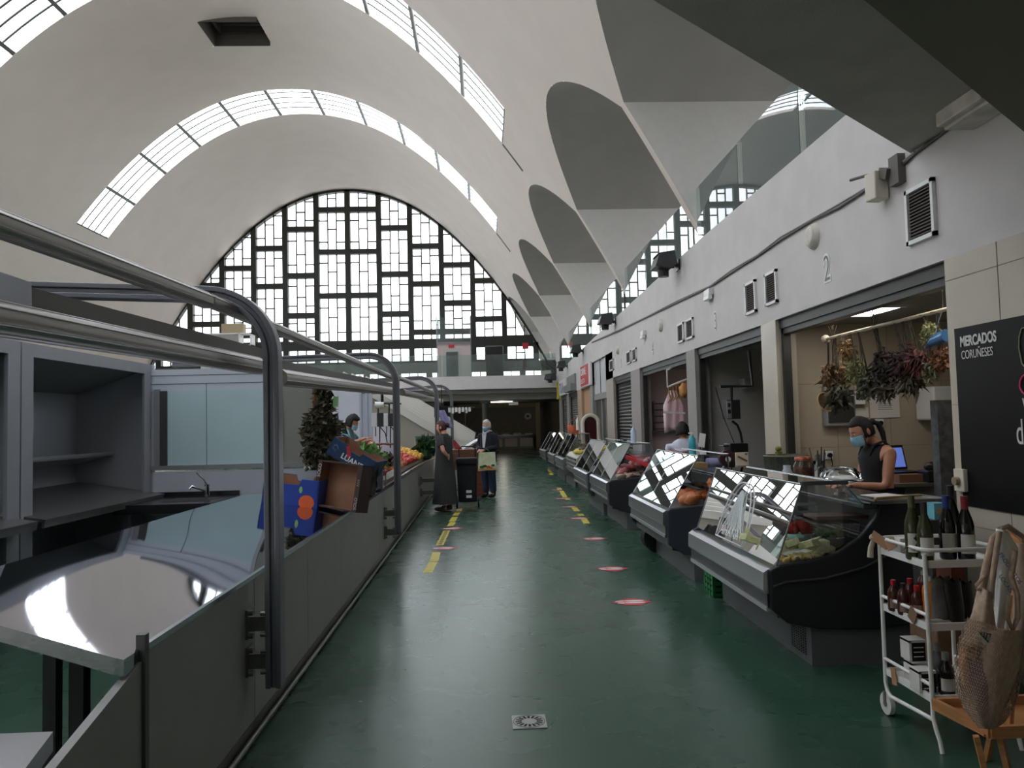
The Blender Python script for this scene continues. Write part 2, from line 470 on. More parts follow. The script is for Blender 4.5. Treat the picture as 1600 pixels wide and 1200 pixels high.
# wall below the end windows: solid with a low row of small lights
eb=MB()
for cx in(XA,2*XM-XA):
    eb.box(cx-10.2,cx+10.2,YE-.1,YE+.2,4.12,4.62)
    i=-9.8
    while i<9.8:
        eb.box(cx+i+1.25,cx+i+1.54,YE-.1,YE+.2,3.2,4.12)
        for q in(.42,.83): eb.box(cx+i+q-.02,cx+i+q+.02,YE-.05,YE+.1,3.2,4.12)
        eb.box(cx+i,cx+i+1.25,YE-.05,YE+.1,3.86,3.9)
        i+=1.54
S(eb.build('wall_end',mat('end_wall_paint',(112,114,104),.8)))
e2=MB();e2.box(XM-.5,XM+.5,YE-.1,YE+.3,3,4.7);e2.box(-18.5,XA-9.9,YE-.1,YE+.3,3,6);e2.box(26,23.2,YE-.1,YE+.3,3,6)
S(e2.build('wall_end',WHITE))
# back of the hall behind the camera, left side wall, outer right wall
S(MB().box(-18.6,28,-12.3,-12,0,14).build('wall_back',mat('back_wall',(150,145,138),.8)))
lw=MB();lw.box(-18.6,-18.4,-12,YE,0,7);lw.box(-18.6,-15.27,-12,YE,6.4,6.5);lw.box(-16.1,-15.9,-12,2.,3.,4.3)
S(lw.build('wall_left',WHITE))
lg=MB();lg.box(-18.6,-15.6,-12,32,2.9,3.1);lg.box(-15.8,-15.6,-12,32,2.6,4.2);S(lg.build('trim_4',WHITE))
rw=MB();rw.box(25.2,25.4,-12,YE,2.9,6);S(rw.build('wall_right',WHITE))
# gallery slab over the stalls and second nave floor
GB=MB();GB.box(3.3,25.4,-12,48,2.82,3.08)
GB.box(-18.6,3.3,32.4,38.1,2.82,3.02);GB.box(-18.6,3.3,38,48,2.75,3.02)
S(GB.build('floor_upper',mat('gallery_floor',(130,128,122),.7)))
# facade right: fascia with tapered parapet, pillars, tiled wall near
fa=MB()
def topz(y): return float(np.interp(y,[-12,11,17,25,32.4],[4.15,4.15,4.03,3.85,3.62]))
tallo=(19.9,22.4)
yy=[-12]+[float(v) for v in np.arange(-10,32.3,1.)]+[32.4]
yy=sorted(set(yy)|{19.9,22.4})
for a,b in zip(yy,yy[1:]):
    zb=3.25 if (a>=19.9-.01 and b<=22.4+.01) else 2.6
    vs=[]
    for y in(a,b):
        vs+=[(3.2,y,zb),(3.42,y,zb),(3.42,y,topz(y)),(3.2,y,topz(y))]
    fa.add(vs,[(0,3,7,4),(1,5,6,2),(3,2,6,7),(0,4,5,1)])
fa.add([(3.2,32.4,2.6),(3.42,32.4,2.6),(3.42,32.4,3.62),(3.2,32.4,3.62)],[(0,1,2,3)])
S(fa.build('trim_5',FASC))
TILE=mat('beige_wall_tile',(190,180,162),.35,noise=.05,nscale=2)
nw=MB();nw.box(3.2,3.4,-12,5.14,0,2.6);S(nw.build('wall_right',TILE))
tj=MB()
for y in(4.6,4.0,3.4): tj.box(3.197,3.2,y-.002,y+.002,0,2.6)
for z in(2.45,1.6,.8): tj.box(3.197,3.2,-1,5.14,z-.002,z+.002)
S(tj.build('trim_6',mat('tile_joint',(150,142,128),.8)))
PIL=mat('pillar_paint',(150,148,142),.6,noise=.03)
for i,(a,b,cl) in enumerate([(8.22,8.66,TILE),(11.44,11.93,PIL),(15.55,16.5,mat('pink_grey_pillar',(158,150,148),.6)),(18.75,19.85,mat('pale_tile_pillar',(168,158,146),.6)),(22.4,22.9,PIL),(24.9,26.0,mat('ochre_pillar',(172,150,124),.6)),(28.6,29.4,PIL),(31.6,32.4,PIL)]):
    S(MB().box(3.2,3.42,a,b,0,2.6 if i!=3 else 3.25).build('wall_pillar',cl))
# far gallery front, beam, column
fg=MB();fg.box(-18.6,3.3,32.2,32.4,3.0,3.55)
fg2=MB();fg2.box(-18.6,3.2,32.9,33.3,2.55,2.95)
S(fg.build('trim_7',FASC));S(fg2.build('trim_8',mat('beam_grey',(158,156,150),.7)))
cl=MB();cl.cyl((.08,36.5,0),.15,2.6,24);cl.box(-.15,.31,36.2,36.9,2.5,2.82);tag(S(cl.build('trim_9',mat('column_grey',(150,150,148),.6))),None,None)
# bridge soffit overhead right
A=onX(1420,240,3.2);B0=onZ(1015,0,3.47);dd=(B0-A).normalized();B=A+dd*7.5
br=MB();o_=V((0,0,.5))
P1=V((3.25,A.y+.02,3.47));P2=V((B.x,B.y,3.47));P3=V((B.x+2,-6,3.47));P4=V((3.25,-6,3.47))
br.add([P1,P2,P3,P4]+[p+o_ for p in(P1,P2,P3,P4)],[(3,2,1,0),(4,5,6,7),(0,1,5,4),(1,2,6,5),(2,3,7,6),(3,0,4,7)])
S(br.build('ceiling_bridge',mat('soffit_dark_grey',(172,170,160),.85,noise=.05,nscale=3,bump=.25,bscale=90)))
q=[onX(1600,205,3.19),onZ(1545,160,3.35),onZ(1435,70,3.25),onZ(1380,20,3.2)]
W1=onZ(1605,210,3.12);W2=onZ(1435,70,3.12);dv=(W2-W1).normalized();W0=W1-dv*1.2;W3=W1+dv*6
bm=MB();off=V((1.2,-2.,0));pp=[V((W0.x,W0.y,3.12)),V((W3.x,W3.y,3.12)),V((W3.x+1.,W3.y-3,3.12)),V((W0.x+.3,W0.y-3,3.12))]
bm.add(pp+[p+V((0,0,.34)) for p in pp],[(3,2,1,0),(4,5,6,7),(0,1,5,4),(1,2,6,5),(2,3,7,6),(3,0,4,7)])
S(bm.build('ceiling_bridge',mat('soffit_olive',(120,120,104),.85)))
# ================= ground floor enclosure =================
DKW=mat('dark_stall_wall',(98,92,84),.7,noise=.05)
BEI=mat('beige_stall_wall',(178,164,144),.45,noise=.04,nscale=1.5)
gw=MB();gw.box(6.5,6.62,-12,48,0,2.82);gw.box(3.4,6.5,-12.1,-12,0,2.82)
S(gw.build('wall_back',BEI))
S(MB().box(-18.6,6.6,48,48.2,0,3).build('wall_far',mat('far_dark_wall',(150,142,130),.7,noise=.1)))
S(MB().box(-18.6,-18.4,38,48,0,3).build('wall_far',DKW))
S(MB().box(-18.6,3.3,38.0,38.3,3.0,3.2).build('wall_far',DKW))
for i,(y,c) in enumerate([(5.02,BEI),(8.36,BEI),(11.6,mat('brown_grey_wall',(188,182,176),.6)),(15.8,mat('pinkish_wall',(222,202,196),.6)),(19.2,DKW),(22.6,DKW),(25.4,DKW),(29,DKW),(32,DKW)]):
    S(MB().box(3.42,6.5,y,y+.1,0,2.82).build('wall_partition',c))
S(MB().box(3.42,6.5,5.12,8.36,2.56,2.6).build('ceiling_stall',mat('stall_ceiling',(150,146,138),.7)))
S(MB().box(3.42,6.5,8.46,19.2,2.58,2.62).build('ceiling_stall',mat('stall_ceiling_dark',(160,156,150),.8)))
# wall tile joints in the near stall
j=MB()
for x in(3.9,4.5,5.1): j.box(x-.002,x+.002,8.356,8.36,0,2.56)
for z in(.5,1.2,1.9): j.box(3.42,6.4,8.356,8.36,z-.002,z+.002)
S(j.build('trim_tile_joints',mat('tile_joint2',(150,138,120),.8)))
# shutters' housings and side guides over the openings
HOU=mat('shutter_housing',(62,63,60),.45,.5)
for i,(a,b) in enumerate([(5.14,8.22),(8.66,11.44),(11.93,15.55),(16.5,18.75),(26,28.6),(29.4,31.6)]):
    m=MB();m.box(3.24,3.4,a+.01,b-.01,2.5,2.6);m.box(3.26,3.36,a+.01,b-.01,2.44,2.5)
    m.box(3.26,3.34,a,a+.06,0,2.5);m.box(3.26,3.34,b-.06,b,0,2.5)
    t=T('roller_shutter',['rolled-up grey roller shutter above the herb and wine stall','rolled-up grey roller shutter above the stall with the hanging scale','rolled-up grey roller shutter above the stall with the hanging apron','closed dark grey roller shutter beside the pale tiled pillar','closed slatted roller shutter left of the ochre pillar','farthest closed roller shutter at the end of the stall row'][i],'shutter',(3.3,(a+b)/2,0))
    m.build('housing',HOU,t)
    if i>=3:
        sl=MB();z=0.02
        cc=mat('dark_shutter',(66,66,62),.5,.3) if i==3 else mat('grey_shutter',(128,128,124),.45,.4)
        while z<2.45:
            sl.add([(3.32,a+.05,z),(3.32,b-.05,z),(3.30,b-.05,z+.05),(3.30,a+.05,z+.05),(3.32,b-.05,z+.075),(3.32,a+.05,z+.075)],[(0,1,2,3),(3,2,4,5)]);z+=.08
        sl.build('slat_curtain',cc,t)
# boards in the other bays
tag(MB().box(3.28,3.34,22.92,24.88,0,2.6).build('board_panel',mat('peach_board',(186,142,110),.6)),'peach coloured board closing the bay behind the mirror arch','panel')
m=MB();m.box(3.26,3.3,19.95,22.35,2.3,3.24);t=T('transom_panel','pale two-leaf panel above the dark doors of the tall bay','panel',(3.28,21.1,2.3));m.build('board',mat('pale_panel',(190,192,194),.5),t)
m=MB();m.box(3.25,3.26,21.1,21.16,2.3,3.24);m.build('joint_strip',DARKF,t)
S(MB().box(3.25,3.45,19.9,22.4,2.15,2.32).build('trim_lintel',mat('lintel_grey',(140,138,132),.7)))
m=MB();
for y in(19.95,21.18): m.box(3.3,3.34,y,y+1.17,0,2.15)
d=S(m.build('door_1',mat('dark_door',(58,56,52),.5)));m=MB();m.box(3.27,3.3,21.1,21.24,0,2.15);m.box(3.27,3.3,20.4,20.46,0,2.15);m.build('door_stile',mat('grey_stile',(140,138,130),.5),d)
# ================= things on the fascia =================
FX=3.2
LAB=['large louvred vent at the near end of the fascia under the junction box','left vent of the pair between the 2 and the 3','right vent of the pair nearest the painted 2','right vent of the pair left of the painted 3','left vent of the pair left of the painted 3','right vent of the small pair right of the shutter bay','left vent of the small pair right of the shutter bay','single slim vent above the dark shutter']
for i,(px0,py0,px1,py1) in enumerate([(1418,302,1462,376),(1166,443,1182,490),(1197,426,1215,475),(1073,498,1084,532),(1060,506,1069,538),(989,545,995,568),(980,549,986,571),(953,560,959,584)]):
    a=onX(px0,(py0),FX);b=onX(px1,py0-(px1-px0)*.38,FX);c=onX(px0,py1,FX)
    y1,y0=a.y,b.y;zt=[3.2,3.15,3.14,3.08,3.08,3.05,3.05,3.05][i];zb=[2.79,2.77,2.78,2.77,2.77,2.78,2.78,2.78][i]
    t=T('wall_vent',LAB[i],'vent',(3.19,(y0+y1)/2,zb))
    f=MB();f.box(3.17,3.2,y0,y0+.03,zb,zt);f.box(3.17,3.2,y1-.03,y1,zb,zt);f.box(3.17,3.2,y0,y1,zb,zb+.03);f.box(3.17,3.2,y0,y1,zt-.03,zt);f.build('frame',WPL,t)
    l=MB();l.box(3.192,3.199,y0+.03,y1-.03,zb+.03,zt-.03);l.build('backing',mat('vent_dark',(52,50,48),.8),t)
    l=MB();z=zb+.04
    while z<zt-.04: l.add([(3.175,y0+.03,z),(3.175,y1-.03,z),(3.192,y1-.03,z+.016),(3.192,y0+.03,z+.016)],[(0,1,2,3)]);z+=.024
    l.build('louvre',mat('vent_louvre',(120,114,108),.5),t)
# painted numbers
NUM=mat('number_grey',(120,120,118),.6)
for ch,py,z,h,lab in(('2',6.98,2.79,.25,'white-edged figure 2 stuck on the fascia above the herb stall'),('3',10.4,2.76,.25,'white-edged figure 3 on the fascia above the scale stall'),('4',14.3,2.76,.25,'white-edged figure 4 on the fascia above the apron stall'),('5',17.6,2.76,.22,'small figure 5 on the fascia above the dark shutter')):
    t=T('stall_number',lab,'sign',(3.19,py,z))
    text(ch,h*1.38,WPL,(3.196,py,z),(0,-1,0),(0,0,1),t,'number_edge',.001,bold=.018,sx=.78)
    text(ch,h*1.38,NUM,(3.193,py,z),(0,-1,0),(0,0,1),t,'number_face',.001,bold=-.004,sx=.78)
# round plates, emergency lights, junction box
RP=mat('clouded_plastic',(206,200,190),.5,noise=.15,nscale=6)
for y,z,r,lab in((7.16,3.26,.13,'round clouded bulkhead cover above the figure 2'),(11.6+1.9,3.22,.12,'round bulkhead cover between the figures 3 and 4'),(17.9,3.2,.11,'round bulkhead cover above the dark shutter')):
    m=MB();m.cyl((3.2,y,z),r,-.05,24,'X',r*.8);m.ball((3.15,y,z),r*.75,14,8,(.2,1,1));tag(m.build('bulkhead_lamp',RP),lab,'lamp')
for y,z,lab in((10.5,3.27,'white emergency light box above the figure 3'),(14.9,3.22,'white emergency light box left of the figure 4')):
    t=T('emergency_light',lab,'lamp',(3.17,y,z-.06));m=MB();m.box(3.13,3.2,y-.13,y+.13,z-.02,z+.07);m.build('housing',WPL,t,bevel=.01)
    m=MB();m.box(3.12,3.18,y-.12,y+.12,z-.08,z-.02);m.build('diffuser',mat('frosted_cover',(236,236,230),.3),t,bevel=.01)
t=T('junction_box','white junction box with taped cables near the bridge','box',(3.15,5.8,3.2))
m=MB();m.obox((3.12,5.83,3.33),(.12,.13,.22),.15);m.build('box',mat('old_plastic',(214,206,190),.5),t,bevel=.01)
m=MB();m.box(3.14,3.2,5.55,5.68,3.28,3.5);m.obox((3.15,5.72,3.40),(.08,.12,.08),0,.4);m.tube([(3.1,5.85,3.44),(3.05,6.1,3.47)],.012,6);m.build('bracket',mat('grey_bracket',(96,92,86),.6),t)
# cables along the fascia
cpts=[onX(x,y,3.185) for x,y in((1545,163),(1490,195),(1430,240),(1395,272),(1362,291),(1310,325),(1272,343),(1220,375),(1184,400),(1143,426),(1110,448),(1060,472),(1010,496),(968,517),(925,535))]
m=MB();m.tube(cpts,.012,6);tag(m.build('cable',mat('grey_cable',(92,88,84),.6)),'dark cable clipped along the whole fascia','cable')
m=MB();m.tube([p+V((-.002,0,.03 if i%2 else .012)) for i,p in enumerate(cpts[2:])],.008,6);tag(m.build('cable',mat('pale_cable',(140,136,130),.6)),'thinner pale cable sagging just above the dark fascia cable','cable')
m=MB();m.box(3.0,3.2,4.3,4.75,3.36,3.5);m.box(2.95,3.0,4.3,4.75,3.38,3.48);tag(m.build('bulkhead_lamp',RP,bevel=.01),'box-shaped white lamp tucked under the dark bridge soffit','lamp')
# floodlights on the parapet
FL=mat('floodlight_grey',(74,76,78),.4,.5)
def flood(y,z,lab,x=3.2,rz=0):
    t=T('floodlight',lab,'lamp',(x,y,z),group='floodlights along the parapet',rz=rz)
    m=MB();m.prism([(-.42,.02),(-.36,.2),(-.1,.24),(-.06,.06),(-.16,-.02)],.42,'Y',-.21);m.build('housing',FL,t,bevel=.012,local=True)
    m=MB()
    for i in range(9): m.prism([(-.38,.2),(-.36,.235),(-.1,.275),(-.09,.24)],.01,'Y',-.19+i*.045)
    m.build('cooling_fin',FL,t,local=True)
    m=MB();m.box(-.16,-.0,-.05,.05,.04,.09);m.box(-.3,-.12,-.2,-.18,-.02,.1);m.box(-.3,-.12,.18,.2,-.02,.1);m.box(-.02,.0,-.1,.1,-.02,.15);m.cyl((-.25,0,-.12),.09,.14,12);m.build('bracket',BLACK,t,local=True)
for y,lab in((12.2,'largest floodlight, nearest on the parapet above the figure 3'),(18.2,'second floodlight along the parapet, above the pale tiled pillar'),(24.2,'third floodlight along the parapet, above the red sign'),(28.8,'fourth floodlight along the parapet')):
    flood(y,topz(y)-.16,lab)
flood(31.9,3.3,'small black floodlight at the corner of the far gallery',3.0,.6)
# signs at the far end
RED=mat('red_sign',(196,48,52),.5)
a=onX(911,600,3.17);b=onX(923,600,3.17)
t=T('shop_sign','red and white shop sign at the far end of the fascia','sign',(3.17,23.4,2.62))
m=MB();m.box(3.15,3.2,22.3,24.9,2.62,3.3);m.build('board',mat('sign_white',(214,206,204),.5),t);m=MB();m.box(3.14,3.15,22.8,24.6,2.66,3.28);m.build('face',RED,t)
text('CARNE',.3,WPL,(3.138,24.5,3.0),(0,-1,0),(0,0,1),t,'lettering',.001,bold=.01,sx=1.2)
text('SELECTA',.2,WPL,(3.138,24.5,2.74),(0,-1,0),(0,0,1),t,'lettering',.001,sx=1.2)
t=T('shop_sign','grey boxed sign between the red and the blue-lettered signs','sign',(3.17,27,2.62))
m=MB();m.box(3.0,3.2,26.2,28.6,2.62,2.86);m.box(3.14,3.2,26.2,28.6,2.86,3.2);m.build('board',mat('sign_grey',(140,144,140),.4,.3),t)
t=T('shop_sign','white sign with blue letters left of the grey boxed sign','sign',(3.17,30,2.62))
m=MB();m.box(3.12,3.2,28.9,31.4,2.6,3.2);m.build('board',WPL,t);text('TI LA',.55,mat('sign_blue',(70,84,150),.5),(3.118,31.2,2.7),(0,-1,0),(0,0,1),t,'lettering',.001,bold=.015,sx=1.1)
tag(MB().box(3.1,3.2,31.6,32.3,2.5,3.2).build('shop_sign',mat('sign_yellow',(206,190,70),.5)),'narrow yellow sign at the far corner of the fascia','sign')
# glass balustrade on the parapet
gy=5.2
ii=0
pans=[]
for bi in range(5):
    a=PY0-PP+bi*PP+.11;b=min(PY0+bi*PP-.11,32.1);n3=3 if bi<4 else 2
    for q in range(n3): pans.append((bi,q,a+(b-a)*q/n3+.01,a+(b-a)*(q+1)/n3-.01))
for bi,q,y0,y1 in pans:
    tag(MB().box(3.25,3.262,y0,y1,topz(y0)-.04,5.0-.01*ii).build('balustrade_pane',GGLASS),['nearest','middle','far'][q]+' glass balustrade pane in the '+['first','second','third','fourth','farthest'][bi]+' bay of the right parapet','balustrade','glass balustrade on the right parapet')
    ii+=1
# far gallery balustrade and things on it
for i in range(9):
    x=3.1-(i+1)*1.6
    tag(MB().box(x+.01,x+1.59,32.28,32.292,3.5,4.45).build('balustrade_pane',GGLASS),['first','second','third','fourth','fifth','sixth','seventh','eighth','ninth'][i]+' glass balustrade pane from the right on the far gallery','balustrade','glass balustrade on the far gallery')
t=T('lift_cabin','glazed lift enclosure with a pale pink door on the far gallery','lift',(-1.25,35,3.02))
m=MB();m.box(-2.0,-.5,34.4,34.45,3.02,5.2);m.build('front_wall',mat('pale_pink_panel',(206,190,186),.6),t)
m=MB();m.box(-1.75,-.95,34.36,34.4,3.02,4.95);m.build('door',mat('lift_door',(190,182,182),.4,.1),t)
m=MB();m.box(-1.62,-1.08,34.34,34.36,3.1,4.8);m.build('door_pane',GGLASS,t)
m=MB();m.box(-2.02,-.48,34.3,34.34,5.2,6.35);m.box(-2.02,-2.0,34.34,35.6,5.2,6.35);m.box(-.5,-.48,34.34,35.6,3.0,6.35);m.build('glass_shaft',GGLASS,t)
m=MB();
for x in(-2.02,-.5): m.box(x-.02,x+.02,34.28,34.33,3,6.4)
m.box(-2.02,-.5,34.28,34.33,5.18,5.24);m.build('frame',ALU,t)
tag(MB().box(-1.5,-1.25,34.3,34.36,4.98,5.12).build('exit_sign',RED),'small red sign above the lift door','sign')
t=T('loudspeaker','large black loudspeaker cabinet on the far gallery','speaker',(.6,35,3.02));m=MB();m.box(.15,.95,34.6,35.1,3.55,5.05);m.build('cabinet',BLACK,t,bevel=.04);m=MB();m.box(.5,.56,34.8,34.86,3.02,3.6);m.build('stand',BLACK,t)
t=T('fire_extinguisher','small dark fire extinguisher on the far gallery wall','extinguisher',(2.1,37.75,4.1));m=MB();m.cyl((2.1,37.8,4.15),.1,.5,12);m.build('cylinder',mat('dull_red',(96,40,36),.5),t);m=MB();m.cyl((2.1,37.8,4.65),.03,.12,8);m.build('nozzle',BLACK,t)
tag(MB().box(2.0,2.3,37.85,37.9,5.2,5.5).build('fire_sign',RED),'red square fire sign at the right foot of the arched window','sign')
t=T('shelf_unit','white open shelf unit on the far gallery, left','shelf',(-12,36,3.02))
m=MB();x0,x1=-12.9,-10.6
for x in(x0,x1-.06,-11.2): m.box(x,x+.06,35.6,36.2,3.02,6.0)
for z in(3.02,5.94): m.box(x0,x1,35.6,36.2,z,z+.06)
m.box(x0,-11.2,36.18,36.2,3.0,6.0)
for z in(4.4,4.9,5.4): m.box(-11.2,x1,35.6,36.2,z,z+.05)
m.build('carcass',WPL,t)
tag(MB().box(-12.0,-11.0,35.7,36.15,6.0,6.45).build('cardboard_box',mat('tan_card',(176,160,128),.8),bevel=.02),'tan box on top of the white shelf unit','box')
m=MB();m.ball((-12.2,35.5,4.9),.25,8,6,(1,.6,.8),jit=.3);tag(m.build('ornament',BLACK),'small dark ornament in front of the white shelf unit','ornament')
# far stall counter
t=T('stall_counter','long pale counter of the far stall under the gallery','counter',(1.6,47,0))
m=MB();m.box(-1.6,3.0,46.7,47.6,.0,.7);m.build('body',mat('far_counter_body',(150,146,132),.5),t)
m=MB();
for i in range(5): m.box(-1.5+i*.92,-.75+i*.92,46.66,46.7,.12,.62)
m.build('panel',mat('far_counter_panel',(214,206,186),.5),t)
m=MB();m.box(-1.7,3.1,46.5,47.6,.76,.84);m.box(-1.7,3.1,46.55,46.6,.66,.7);m.build('worktop',STEEL,t)
for i in range(5):
    m=MB();m.box(-.3+i*.7,.15+i*.7,46.8,47.1,.84,.9+.03*(i%2));tag(m.build('folded_goods',WPL),'pale folded stack on the far stall counter','goods','stacks on the far counter')
S(MB().box(3.15,3.4,46.4,46.8,0,2.82).build('wall_pillar',mat('cream_pillar',(168,158,126),.6)))
S(MB().box(-1.6,3.3,46.5,46.8,2.5,2.82).build('trim_beam',mat('cream_beam',(150,142,110),.6)))
m=MB();m.cyl((2.75,47.9,1.95),.22,-.05,20,'Y');t=T('wall_dial','round white dial on the dark wall of the far stall','clock',(2.75,47.9,1.7));m.build('face',WPL,t);m=MB();m.cyl((2.75,47.84,1.95),.07,-.02,10,'Y');m.build('hub',BLACK,t)
m=MB();m.tube([(1.3,33.2,2.55),(1.3,33.2,2.45)],.02,6);m.box(1.1,1.5,33.1,33.3,2.32,2.45);hl=bpy.data.lights.new('far_fill','POINT');hl.energy=14;hl.shadow_soft_size=.12;hl.color=(1,.93,.8);ho=bpy.data.objects.new('far_fill',hl);ho.location=(1.,42,2.5);C.objects.link(ho)  # point light is an added fill that brightens the dark far hall
m2=MB();m2.box(.4,1.6,41.95,42.05,2.68,2.75);tag(m2.build('strip_light',mat('far_fill_glow',(255,244,225),.5,emit=1.2)),'added glowing fill strip deep under the far gallery','lamp')  # glowing strip added to go with the fill light, hidden behind the beam

tag(m.build('hanging_lamp',WPL),'small white lamp under the far gallery beam','lamp')
S(MB().box(-18,-2.2,42,42.2,0,2.8).build('wall_far',mat('far_grey_wall',(180,178,172),.7)))
fp=MB()
for x in(-2.2,-3.6,-6.5): fp.box(x-.2,x+.2,38.5,38.9,0,2.75)
S(fp.build('wall_pillar',PIL))
# ceiling panel lights in the near stall, strip light in the apron stall
LED=mat('led_panel',(255,250,242),.5,emit=5.)
for y,x,lab in((7.3,3.65,'lit square ceiling panel over the hanging herbs'),(5.65,3.65,'lit square ceiling panel nearest the opening edge')):
    t=T('ceiling_light',lab,'lamp',(x,y,2.54));m=MB();m.box(x-.3,x+.3,y-.3,y+.3,2.548,2.556);m.build('diffuser',LED,t)
    m=MB();m.box(x-.32,x+.32,y-.32,y-.3,2.54,2.56);m.box(x-.32,x+.32,y+.3,y+.32,2.54,2.56);m.build('frame',WPL,t)
t=T('strip_light','pinkish strip light on the ceiling of the apron stall','lamp',(3.9,13,2.5));m=MB();m.box(3.7,4.6,12.9,12.98,2.53,2.56);m.build('tube',mat('pink_tube',(255,190,200),.5,emit=4.),t);m=MB();m.box(3.65,4.65,12.88,13.0,2.56,2.58);m.build('housing',WPL,t)
# poster
POS=mat('poster_black',(14,14,15),.45,spec=.15)
t=T('poster','large black market poster with white lettering on the tiled wall','poster',(3.19,4.2,.9))
m=MB();m.box(3.188,3.197,2.9,5.05,.93,2.11);m.build('sheet',POS,t)
PW=mat('poster_white',(214,212,208),.6);PM=mat('poster_magenta',(176,40,92),.6);PG=mat('poster_green',(120,132,84),.6)
text('MERCADOS',.093,PW,(3.186,4.99,1.985),(0,-1,0),(0,0,1),t,'lettering',.0008,bold=.003,sx=.74)
text('CORUÑESES',.08,PW,(3.186,4.985,1.90),(0,-1,0),(0,0,1),t,'lettering',.0008,sx=.72)
text('do',.22,PW,(3.186,4.50,1.35),(0,-1,0),(0,0,1),t,'lettering',.0008,sx=.6)
text('V',.18,PW,(3.186,4.43,1.5),(0,-1,0),(0,0,1),t,'lettering',.0008,sx=.6)
m=MB();m.tube([V((3.186,4.38+.06*cos(k*.5),1.7+.06*sin(k*.5))) for k in range(13)],.008,5,True);m.build('circle_mark',PM,t)
m=MB();m.tube([V((3.186,4.38+.05*cos(k*.6),1.92+.12*sin(k*.6))) for k in range(10)],.006,5,True);m.build('leaf_mark',PG,t)
t=T('wall_switch','white rotary key switch by the lower left of the poster','switch',(3.17,5.05,1.06));m=MB();m.box(3.16,3.2,4.99,5.1,1.02,1.17);m.build('plate',mat('old_white',(214,206,188),.5),t,bevel=.006);m=MB();m.cyl((3.16,5.05,1.09),.028,-.03,14,'X');m.build('knob',mat('tan_knob',(150,130,104),.5),t)
# floor drain
t=T('floor_drain','square steel floor drain in the foreground','drain',(.205,4.05,0));c=V((.2,4.06,0))
m=MB();m.box(c.x-.088,c.x+.088,c.y-.09,c.y+.09,.0,.004);m.build('plate',mat('drain_plate',(150,150,146),.4,.3),t)
m=MB()
for k in range(16):
    a=2*pi*k/16;p=[(.04,-.25),(.04,.25),(.072,.16),(.072,-.16)]
    m.add([c+V((r*cos(a+q*.6),r*sin(a+q*.6),.0048)) for r,q in p],[(0,1,2,3)])
m.build('slot',mat('drain_slot',(20,20,20),.9),t)
m=MB();m.tube([c+V((.082*cos(k*.25),.082*sin(k*.25),.0045)) for k in range(25)],.0015,4,True);m.build('ring',mat('drain_ring',(70,70,68),.5),t)
# yellow tape dashes and red footprint stickers on the floor
YT=mat('yellow_tape',(206,188,66),.5,noise=.12,nscale=20);RS=mat('red_sticker',(196,58,60),.4);WS=mat('white_print',(236,222,220),.5);BKT=mat('tape_ink',(70,60,20),.6)
def tape(a,b,w,lab,grp,ink=False):
    a=onZ(*a,0);b=onZ(*b,0);d=(b-a).normalized();n=V((-d.y,d.x,0))*w/2
    t=T('floor_tape',lab,'tape',(a+b)/2,grp)
    m=MB();m.add([a-n,a+n,b+n,b-n,a-n+V((0,0,.002)),a+n+V((0,0,.002)),b+n+V((0,0,.002)),b-n+V((0,0,.002))],[(4,5,6,7),(0,1,5,4),(2,3,7,6),(0,4,7,3),(1,2,6,5)]);m.build('strip',YT,t)
    if ink:
        m=MB();L=(b-a).length;k=.06
        while k<L-.08:
            c=a+d*k;m.add([c-n*.45+V((0,0,.003)),c+n*.45+V((0,0,.003)),c+n*.45+d*.05+V((0,0,.003)),c-n*.45+d*.05+V((0,0,.003))],[(0,1,2,3)]);k+=.09
        m.build('printed_bar',BKT,t)
G='yellow tape dashes by the counter'
for i,(a,b,ink) in enumerate([((668,895),(677,878),0),((678,877),(682,863),0),((687,852),(698,829),1),((703,822),(708,816),0),((706,815),(711,808),0),((711,806),(715,801),0),((717,799),(718,795),0)]):
    tape(a,b,.1,['nearest yellow tape dash by the left counter','second yellow tape dash by the left counter','yellow tape dash with black print between two red floor stickers'][i] if i<3 else 'yellow tape dash in the far run by the left counter',G,ink)
G='yellow tape dashes in the aisle'
for i,(a,b) in enumerate([((917,818),(912,811)),((909,806),(906,803)),((902,799),(897,793)),((888,781),(884,778)),((883,777),(877,767)),((875,765),(873,762)),((862,742),(860,739)),((860,738),(857,733))]):
    tape(a,b,.1,'nearest yellow tape dash in the middle of the aisle' if i==0 else 'yellow tape dash further along the middle of the aisle',G)
def stick(px,py,lab,grp=None):
    c=onZ(px,py,0);t=T('floor_sticker',lab,'sticker',(c.x,c.y,0),grp)
    m=MB();o=V((0,0,.0025));R=.125
    P=[V((-.185,0,0))]+[V((R*cos(a),R*sin(a),0)) for a in [pi*.86-k*pi*.72/10 for k in range(11)]]+[V((.165,.02,0)),V((.165,-.02,0))]+[V((R*cos(a),R*sin(a),0)) for a in [-pi*.14-k*pi*.72/10 for k in range(11)]]
    m.add([c+p+o for p in P],[tuple(range(len(P)))[::-1]]);m.build('disc',RS,t)
    m=MB()
    for s in(-.028,.038):
        m.add([c+V((-.12+ (0 if s>0 else .008)+.022*cos(k),s+.017*sin(k),.0035)) for k in [i*2*pi/10 for i in range(10)]],[tuple(range(10))])
        m.box(c.x-.125,c.x-.07,c.y+s-.018,c.y+s+.018,.003,.0036)
        m.add([c+V((.02+.09*cos(k),s+.026*sin(k),.0036)) for k in [i*2*pi/16 for i in range(16)]],[tuple(range(16))])
    m.build('footprint',WS,t)
